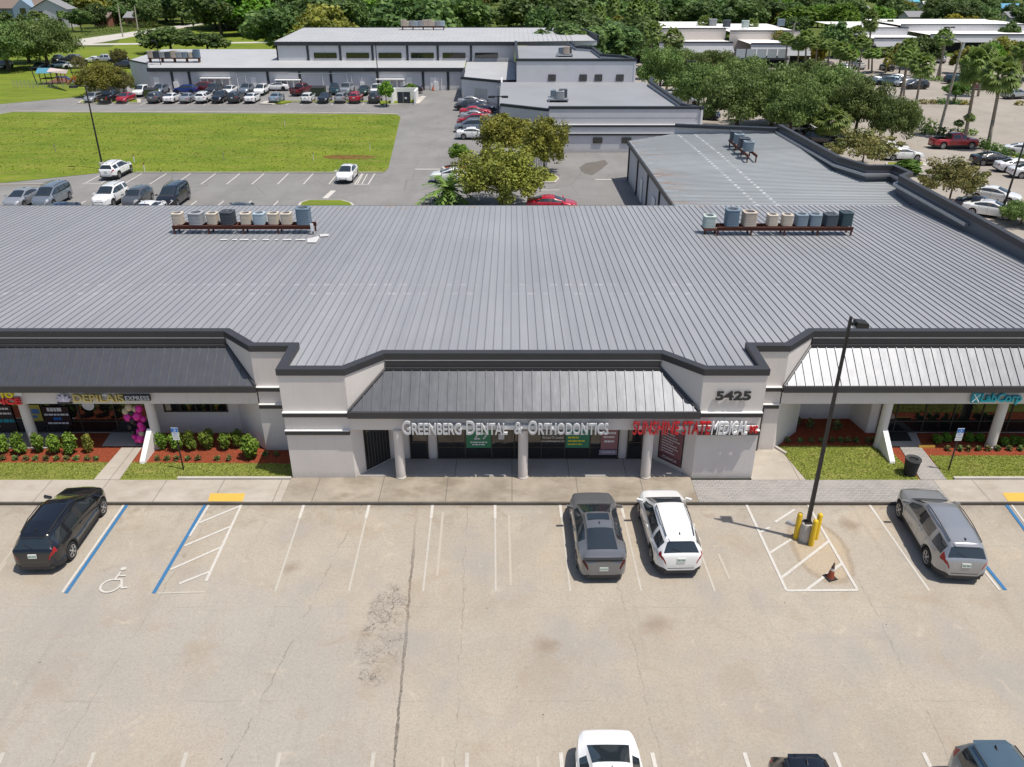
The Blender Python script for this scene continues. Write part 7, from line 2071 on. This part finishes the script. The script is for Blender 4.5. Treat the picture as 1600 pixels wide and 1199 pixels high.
# grass blades on the four lawns in front
def blades(name, regions, dens, seed):
    rg = np.random.default_rng(seed); C = []
    for poly_ in regions:
        xs_ = [p[0] for p in poly_]; ys_ = [p[1] for p in poly_]
        n = int((max(xs_)-min(xs_))*(max(ys_)-min(ys_))*dens)
        P = np.stack([rg.uniform(min(xs_), max(xs_), n), rg.uniform(min(ys_), max(ys_), n)], 1)
        ins = np.zeros(n, bool); j = len(poly_)-1
        for i in range(len(poly_)):
            xi, yi = poly_[i]; xj, yj = poly_[j]
            cond = ((yi > P[:, 1]) != (yj > P[:, 1])) & (P[:, 0] < (xj-xi)*(P[:, 1]-yi)/(yj-yi+1e-12)+xi)
            ins ^= cond; j = i
        C.append(P[ins])
    C = np.concatenate(C); n = len(C)
    cen = np.concatenate([C, rg.uniform(.015, .05, (n, 1))], 1)
    nm = rg.normal(size=(n, 3)); nm[:, 2] = np.abs(nm[:, 2])*.7
    me = leaf_mesh(name, cen, nm, .075*(.5+rg.random(n)), np.clip(rg.normal(.5, .3, n), 0, 1), MT['blade'], .35, seed)
    o = link(name, me); tag(o, 'short sunlit grass of the lawns before the shop fronts', 'grass', kind='stuff')
blades('grass', [[(-24.5,SB+.1),(pl[3][0],SB+.05),(pl[3][0]+(pl[0][0]-pl[3][0])*.45,y1),(-24.5,y1)], [(pl[2][0]+.05,SB+.1),(xL,SB+.1),(xL,y1-.1),(pl[2][0]+(pl[1][0]-pl[2][0])*.45,y1)], gl1, [G(1479,745), (24.5,G(1479,745)[1]), (24.5,r2), G(1452,712)]], 420, 5)

# ------------------------------------------------------------------ trees
tree_proto('olive', 'broad_tree', 3.8, 3.0, 5.9, 50, 300, .22, 'leaf_olive', 1, .16, .27, fill=.3)
tree_proto('olive2', 'broad_tree', 3.4, 2.8, 5.8, 38, 250, .24, 'leaf_olive', 2, .14, .28, fill=.3)
tree_proto('oak0', 'oak_tree', 6.0, 3.6, 7.6, 64, 300, .33, 'leaf_oak', 3, .32, .25, fill=.35)
tree_proto('oak1', 'oak_tree', 6.0, 3.4, 7.4, 58, 300, .35, 'leaf_oak', 4, .3, .27, fill=.35)
tree_proto('rusty', 'crape_tree', 3.4, 2.0, 4.6, 40, 130, .24, 'leaf_rusty', 5, .1, .26, fill=.3)
tree_proto('bright', 'young_tree', 1.2, 1.2, 3.4, 14, 110, .22, 'leaf_bright', 6, .07, .36)
for i in range(5): tree_proto('wood%d' % i, 'woodland_tree', 5.5, 4.6+.4*(i % 3), 11, 22, 190, .85, 'leaf_wood', 50+i, .3, .34, limbs=3)
tree_proto('woodb', 'woodland_tree', 5.5, 4.4, 10.5, 22, 190, .8, 'leaf_bright', 60, .3, .34, limbs=3)
tree_proto('woody', 'woodland_tree', 5.5, 4.4, 10.5, 22, 180, .8, 'leaf_yellow', 61, .3, .34, limbs=3)
tree_proto('woodo', 'woodland_tree', 5.5, 4.4, 10.5, 22, 180, .8, 'leaf_olive', 62, .3, .34, limbs=3)
tree_proto('ball', 'clipped_tree', 2.6, 1.5, 4.2, 34, 130, .3, 'hedge', 63, .18, .30, limbs=4)
tree(783, 322, 227, 132, 'olive', 'large olive green tree nearest behind the plaza roof in the middle', 'olive crowned trees behind the plaza')
tree(786, 246, 178, 86, 'olive2', 'olive green tree with lamp post in its crown beside the parked column', 'olive crowned trees behind the plaza')
tree(850, 270, 183, 76, 'olive2', 'round olive green tree before the wall of stacked dark bands', 'olive crowned trees behind the plaza')
tree(166, 150, 97, 76, 'olive', 'olive crowned tree at the left end of the rear lot')
tree(200, 150, 111, 30, 'rusty', 'thin sparse tree right of the olive crowned tree at left')
tree(718, 261, 225, 30, 'bright', 'small vase shaped young tree on the mulch island')
tree(604, 166, 128, 25, 'bright', 'yellow green young tree left of the dumpster enclosure', 'young yellow green trees')
tree(644, 152, 131, 17, 'bright', 'yellow green young tree right of the dumpster enclosure', 'young yellow green trees')
tree(126, 113, 88, 24, 'rusty', 'thin reddish small tree beside the white crossover at far left')
tree(188, 101, 76, 26, 'rusty', 'thin reddish small tree by the warehouse end')
tree(76, 106, 30, 92, 'oak0', 'big dark oak with visible trunk at far left, right one of the pair', 'big oaks at far left')
tree(46, 98, 32, 86, 'oak1', 'dark oak between and behind the two big oaks at far left', 'big oaks at far left')
tree(14, 110, 34, 104, 'oak1', 'big dark oak at the left edge, left one of the pair', 'big oaks at far left')
tree(268, 82, 43, 76, 'wood1', 'dark bushy tree behind the left end of the warehouse roof')
tree(325, 80, 50, 60, 'wood2', 'lower bushy tree behind the warehouse equipment rack')
for px, py, top, w_, k, lb in ((1030,150,72,70,'oak0','oak behind the two tall left palms'),(1090,176,98,82,'oak1','oak beside the corner of the mid building roof'),(1108,140,78,74,'oak0','oak below the strip mall parapet'),(1158,150,88,88,'oak1','oak under the glazed porch of the strip mall'),
    (1150,205,112,112,'oak0','wide oak behind the far coping of the wing roof'),(1205,196,100,104,'oak1','oak left of the sabal palm, farther'),(1232,218,128,100,'oak0','oak left of the sabal palm, nearer'),(1288,190,100,100,'oak1','oak between the lot cars and the sabal palm'),(1335,214,122,92,'oak0','dark oak right of the sabal palm'),(1390,226,150,72,'oak1','low spreading oak branch at the edge of the open right lot'),
    (1255,165,92,70,'oak0','oak below the row of far palms'),(1062,122,76,60,'oak1','oak just right of the second tall palm')):
    tree(px, py, top, w_, k, lb, 'oaks in the right parking lot', z=-.15)
tree(1346, 262, 203, 104, 'rusty', 'rusty crowned tree behind the stepped parapet', 'rusty crowned trees by the parapet')
tree(1482, 318, 248, 98, 'rusty', 'rusty crowned tree right of the stepped parapet', 'rusty crowned trees by the parapet')
tree(1595, 350, 315, 64, 'oak1', 'dark green bushy tree at the right edge beside the lamp post')
tree(1491, 160, 129, 39, 'ball', 'dark clipped ball shaped tree on a grass island in the right lot')
place(1415, 272, 'hedgebush', 3.4, 1.6, 'green bush tucked in the corner of the parapet', 'bushes along the parapet', -.15)
# hedges and low planting of the right lot
def hedge(pts, w_, h_, key, label, z=-.15, name='hedge', step=1.0, mat='hedge'):
    P = [Vector((*G(*p, z), z)) for p in pts]
    cl = []; r = random.Random(len(label))
    for a, b in zip(P[:-1], P[1:]):
        n = max(2, int((b-a).length/step))
        for k in range(n):
            p = a.lerp(b, (k+.5)/n); cl.append((p.x+r.uniform(-.1,.1)*w_, p.y+r.uniform(-.1,.1)*w_, z+h_*.5, step*.75, w_*.5, h_*.55))
    root = thing(name, label, 'hedge', tuple(P[0]))
    me = crown('foliage', cl, 90, .26, MT[mat], len(label), .6, .5)
    link('foliage', me, root)
hedge([(1532,229),(1570,247)], 1.6, 1.2, '', 'dark clipped hedge behind the black sedan'); hedge([(1573,250),(1625,268)], 1.6, 1.2, '', 'dark clipped hedge at the right edge below the palms')
hedge([(1435,198),(1462,207)], 1.8, 1.6, '', 'dark clipped hedge left of the concrete lamp pole'); hedge([(1432,209),(1460,211)], 1.4, .9, '', 'yellow green low planting left of the concrete lamp pole', name='low_planting', mat='leaf_bright')
hedge([(1464,211),(1482,212)], 1.6, 1.1, '', 'dark low hedge under the concrete lamp pole'); hedge([(1484,211),(1522,211)], 1.6, .9, '', 'yellow green low planting around the small palms', name='low_planting', mat='leaf_bright')
hedge([(1436,162),(1462,162)], 1.6, .7, '', 'yellow low planting left of the ball shaped tree', name='low_planting', mat='leaf_yellow'); hedge([(1463,162),(1498,163)], 2.0, 1.0, '', 'dark low hedge under the ball shaped tree'); hedge([(1499,163),(1517,164)], 1.6, .7, '', 'yellow low planting right of the ball shaped tree', name='low_planting', mat='leaf_yellow')
hedge([(1584,164),(1615,165)], 1.6, .7, '', 'yellow low planting at the right edge below the silver crossover', name='low_planting', mat='leaf_yellow'); hedge([(1313,123),(1336,125)], 3.0, .9, '', 'yellow low planting under the far palms', name='low_planting', mat='leaf_yellow'); hedge([(1430,125),(1475,127)], 3.0, .9, '', 'green low planting under the twin lamp pole', name='low_planting', mat='leaf_bright')
hedge([(128,57),(150,54),(180,51),(245,44)], 3.0, 2.6, '', 'long clipped green hedge along the road at upper left', step=1.6)
# palms
palm_proto('fan0', 9.0, 50, 2.5, 1, .2); palm_proto('fan1', 9.5, 46, 2.5, 2, .2); palm_proto('fan2', 8.0, 54, 2.7, 3, .22)
palm_proto('sabal', 3.2, 50, 2.4, 4, .34); palm_proto('areca', .9, 34, 2.1, 5, .12, False, False)
PR = [(1010,124,36,30,'fan0','tall palm left of the palm with bright crown, behind the oaks',1024),(1041,142,46,36,'fan1','tall palm with bright crown standing before the oaks',1053),(957,80,-6,22,'fan0','very tall slim palm rising above the grey block roof',959),(979,88,8,26,'fan1','tall palm left of a twin palm above the block roof',988),(986,88,-2,26,'fan2','tall palm right of a twin palm above the block roof',998),
  (1258,113,48,32,'fan2','leafy palm in front of the strip mall porch',1261),(1246,112,60,28,'fan0','palm with yellow fronds left in the far row',1250),(1292,113,62,30,'fan1','palm in the middle of the far row',1297),(1310,121,66,30,'fan2','palm with orange dead fronds in the far row',1316),(1330,117,42,30,'fan0','taller palm in the far row below the utility pole',1342),(1341,120,56,28,'fan1','palm beside the taller one in the far row',1348),(1357,108,16,26,'fan0','very tall palm with pale brown crown in the far row',1362),(1362,114,76,30,'fan2','short fat palm in the far row, left',1364),(1384,113,74,34,'fan2','short fat palm in the far row, right',1384),
  (1404,168,74,42,'fan1','tall palm at the left of the open right lot',1420),(1428,180,86,40,'fan0','tall palm right of another at the left of the open right lot',1446),(1468,122,46,30,'fan1','palm behind the concrete pole with dark crown',1476),(1508,214,76,54,'fan2','tall leafy palm beside the small palms on the hedge island',1534),(1543,232,94,62,'fan0','tall leafy palm standing in the clipped hedge at right',1572),(1548,62,28,30,'fan1','far palm at the right beside the utility pole',1552)]
PR += [(1272,116,58,30,'fan1','palm between the leafy palm and the middle palm of the far row',1278),(1325,122,78,28,'fan2','low palm in front of the taller palms of the far row',1329),(1412,150,62,30,'fan0','palm at the corner of the open right lot, behind two tall ones',1422),(1528,150,70,36,'fan1','pale palm behind the tall leafy hedge palms',1540),(1590,140,66,40,'fan2','leafy palm near the right edge above the silver crossover',1606),(1226,110,52,26,'fan1','palm at the left end of the far row by the strip mall corner',1230),(1098,84,26,24,'fan0','slim palm in front of the first strip mall, left',1103),(1172,84,30,22,'fan2','slim palm in front of the first strip mall, right',1177),(935,84,8,22,'fan2','palm rising from the wood behind the grey block, left of the very tall slim one',937),(1015,70,4,24,'fan0','palm above the left end of the strip mall',1020)]
for bx, by, ty, w_, k, lb, cx in PR: palm(bx, by, ty, w_, k, lb, cx=cx)
palm(1298, 226, 168, 56, 'sabal', 'short thick sabal palm by the black sedans', None, cx=1303)
palm(1494, 212, 188, 16, 'fan2', 'small palm on the hedge island, left one of two', 'small palms on the hedge island'); palm(1507, 214, 178, 18, 'fan1', 'small palm on the hedge island, right one of two', 'small palms on the hedge island')
palm(1297, 124, 112, 18, 'fan2', 'little palm on the island among far parked cars', None)
palm(102, 46, 18, 16, 'fan0', 'palm beside the white gabled house, left one', 'palms by the apartment house'); palm(114, 48, 20, 18, 'fan1', 'palm beside the white gabled house, right one', 'palms by the apartment house'); palm(58, 46, 18, 20, 'fan2', 'palm before the blue apartment house', 'palms by the apartment house'); palm(72, 46, 22, 18, 'fan0', 'palm before the blue apartment house, near its white neighbour', 'palms by the apartment house')
palm(859, 70, 24, 14, 'fan1', 'bright small palm among the woods above the grey block', None)
root, rx, h = TREES['areca']
x, y = G(701, 316, -.1); c = dup(root, (x, y, -.1), .4, 'bright green areca palm clump by the white sedan behind the roof', None, 1.45); c.name = 'areca_palm'
for px, py, top, w_, k, lb in ((8,52,18,34,'wood1','green tree in front of the left end of the apartment house'),(44,54,24,34,'wood3','green tree below the blue gable of the apartment house'),(84,54,36,24,'wood2','green tree at the foot of the white gabled house'),(128,50,14,34,'wood0','green tree right of the white gabled house'),(150,44,8,40,'wood4','tree behind the parked cars beyond the hedge'),(190,40,6,40,'wood2','tree behind the brown walled house at upper left'),(235,42,4,40,'wood1','tree at the right end of the roadside hedge'),
    (1120,66,34,34,'oak1','oak crown in front of the strip mall parapet, left'),(1266,104,66,40,'woodo','olive tree among the far palms, left part'),(1322,104,70,36,'woodb','bright tree among the far palms, middle'),(1404,118,70,44,'woodo','olive tree by the tall palms of the open lot'),(1502,116,76,44,'woodo','olive tree right of the twin lamp pole'),(1536,124,66,54,'woodb','bright tree behind the tall leafy palm of the hedge island'),(1585,128,84,50,'woodo','olive tree behind the hedge palm at the right edge'),(1612,124,70,50,'wood2','dark tree cut by the right edge above the silver crossover'),
    (1380,66,34,44,'wood3','green tree between the tall pale palm and the round dark tree'),(1345,48,26,36,'wood1','green tree above the far palms, below the grey roofed house'),(1412,52,30,34,'woodo','olive tree before the white roofed houses'),(1240,60,28,44,'wood4','dull tree at the back corner of the first strip mall')):
    tree(px, py, top, w_, k, lb, None, z=-.15)
rg_ = np.random.default_rng(9); n_ = 24000
P_ = np.stack([rg_.uniform(-112, -9.5, n_), rg_.uniform(90.9, 129.0, n_)], 1)
e0_, e1_ = G(606,264,Z1), G(626,182,Z1)
P_ = P_[P_[:, 0] < e0_[0]+(P_[:, 1]-e0_[1])*(e1_[0]-e0_[0])/(e1_[1]-e0_[1])-.25]
C_ = np.concatenate([P_, rg_.uniform(-.155, -.09, (len(P_), 1))], 1); N_ = rg_.normal(size=(len(P_), 3))*.45; N_[:, 2] = .8+np.abs(N_[:, 2])
cl_ = np.sin(P_[:, 0]*.31+np.sin(P_[:, 1]*.22)*2)*np.sin(P_[:, 1]*.47+P_[:, 0]*.13)
me_ = leaf_mesh('grass', C_, N_, .22*(.5+rg_.random(len(P_))), np.clip(.45+.25*cl_+rg_.normal(0, .25, len(P_)), 0, 1), m_leaf('field_tufts', (.15,.21,.02), (.27,.30,.05)), .5, 9)
tag(link('grass', me_), 'uneven tufts of the wide grass field behind the plaza', 'grass', kind='stuff')
# wood beyond
def ok(px, Y):
    py_of = lambda z: 599.5-FPX*math.tan(math.atan2(z-H_CAM, Y)+PITCH) 
    gy = py_of(0)
    if 738 < px < 812 and gy > 30: return False          # grassy clearing
    if px < 120 and 20 < gy: return False
    if px < 260 and gy > 38: return False
    if px < 430 and gy > 56: return False
    if 430 <= px < 830 and Y < 205: return False
    if 830 <= px < 1000 and Y < 178: return False
    if 1000 <= px and Y < 252: return False
    if px > 1250 and gy > 50: return False
    return True
rw = random.Random(11)
placed = []
tries = 0
while len(placed) < 300 and tries < 12000:
    tries += 1
    Y = 170+360*rw.random()**1.45
    px = rw.uniform(-60, 1660)
    if not ok(px, Y): continue
    x = (px-800)*mpp(Y)
    far_right = px > 1180
    if any((x-a)**2+(Y-b)**2 < (5.6 if not far_right else 8.0)**2 for a, b in placed): continue
    placed.append((x, Y))
    hgt = rw.uniform(10, 14.5) if not far_right else rw.uniform(6, 9)
    if 830 < px < 1000 and Y < 230: hgt = rw.uniform(8, 10)
    q = rw.random()
    k = 'wood%d' % rw.randrange(5)
    if q < .10: k = 'woodb'
    elif q < .15: k = 'woodo'
    elif q < .17 and px > 800: k = 'woody'
    root, rx, h = TREES[k]
    s_ = hgt/h*rw.uniform(1.1, 1.45)
    lb = {'woodb':'light green tree standing out of the dark wood beyond the buildings','woodo':'olive toned tree in the wood beyond the buildings','woody':'yellow leaved tree in the wood beyond the buildings'}.get(k, 'dark green tree of the dense wood beyond the buildings')
    dup(root, (x, Y, -.2), rw.uniform(0, 6.28), lb, 'trees of the wood beyond the buildings', (s_*rw.uniform(.9,1.15), s_*rw.uniform(.9,1.15), hgt/h))
for px, py, top, w_, k, lb in ((1488,52,22,36,'woody','large yellow leaved tree at upper right, left one of two'),(1511,52,24,22,'woody','smaller yellow leaved tree at upper right, right one of two'),(1560,108,60,50,'woodo','olive and yellow tree left of the right edge palms'),(1590,112,70,44,'woodb','bright green tree at the right edge above the palms'),(1440,108,58,54,'wood1','dull green tree in front of the right strip mall'),(1310,64,4,56,'woodb','large bright green tree above the far palms'),(1300,90,38,50,'wood3','grey green tree over the gap of the strip malls'),(1216,96,50,36,'woodo','olive tree at the right end of the first strip mall'),(690,72,4,56,'woodb','large rounded bright green tree above the warehouse equipment'),
   (560,80,0,40,'wood0','dark dense tree above the middle of the warehouse'),(1420,28,10,24,'wood2','round dark tree at the top right by the white house'),(1450,46,12,24,'wood0','dark tree beside the white house at upper right'),(895,80,14,60,'wood4','wide dark tree behind the grey block roof'),(850,80,8,50,'wood2','dark tree left of the slim palm behind the block'),(930,82,22,50,'wood1','tree right of the little bright palm behind the block'),(1570,76,36,34,'wood3','tree beside the dark utility pole at far right'),(1527,40,2,60,'wood0','broad dark tree beside the blue roofed house'),(1275,112,72,24,'woody','yellow leaved small tree among the far palms')):
    tree(px, py, top, w_, k, lb, None, z=-.15)

# ------------------------------------------------------------------ tidy: drop the source objects that were only copied from
def drop(o):
    for ch in list(o.children): drop(ch)
    bpy.data.objects.remove(o)
for r_ in [PROTO[k] for k in PROTO]+[AC[k][0] for k in AC]+[TREES[k][0] for k in TREES]: drop(r_)
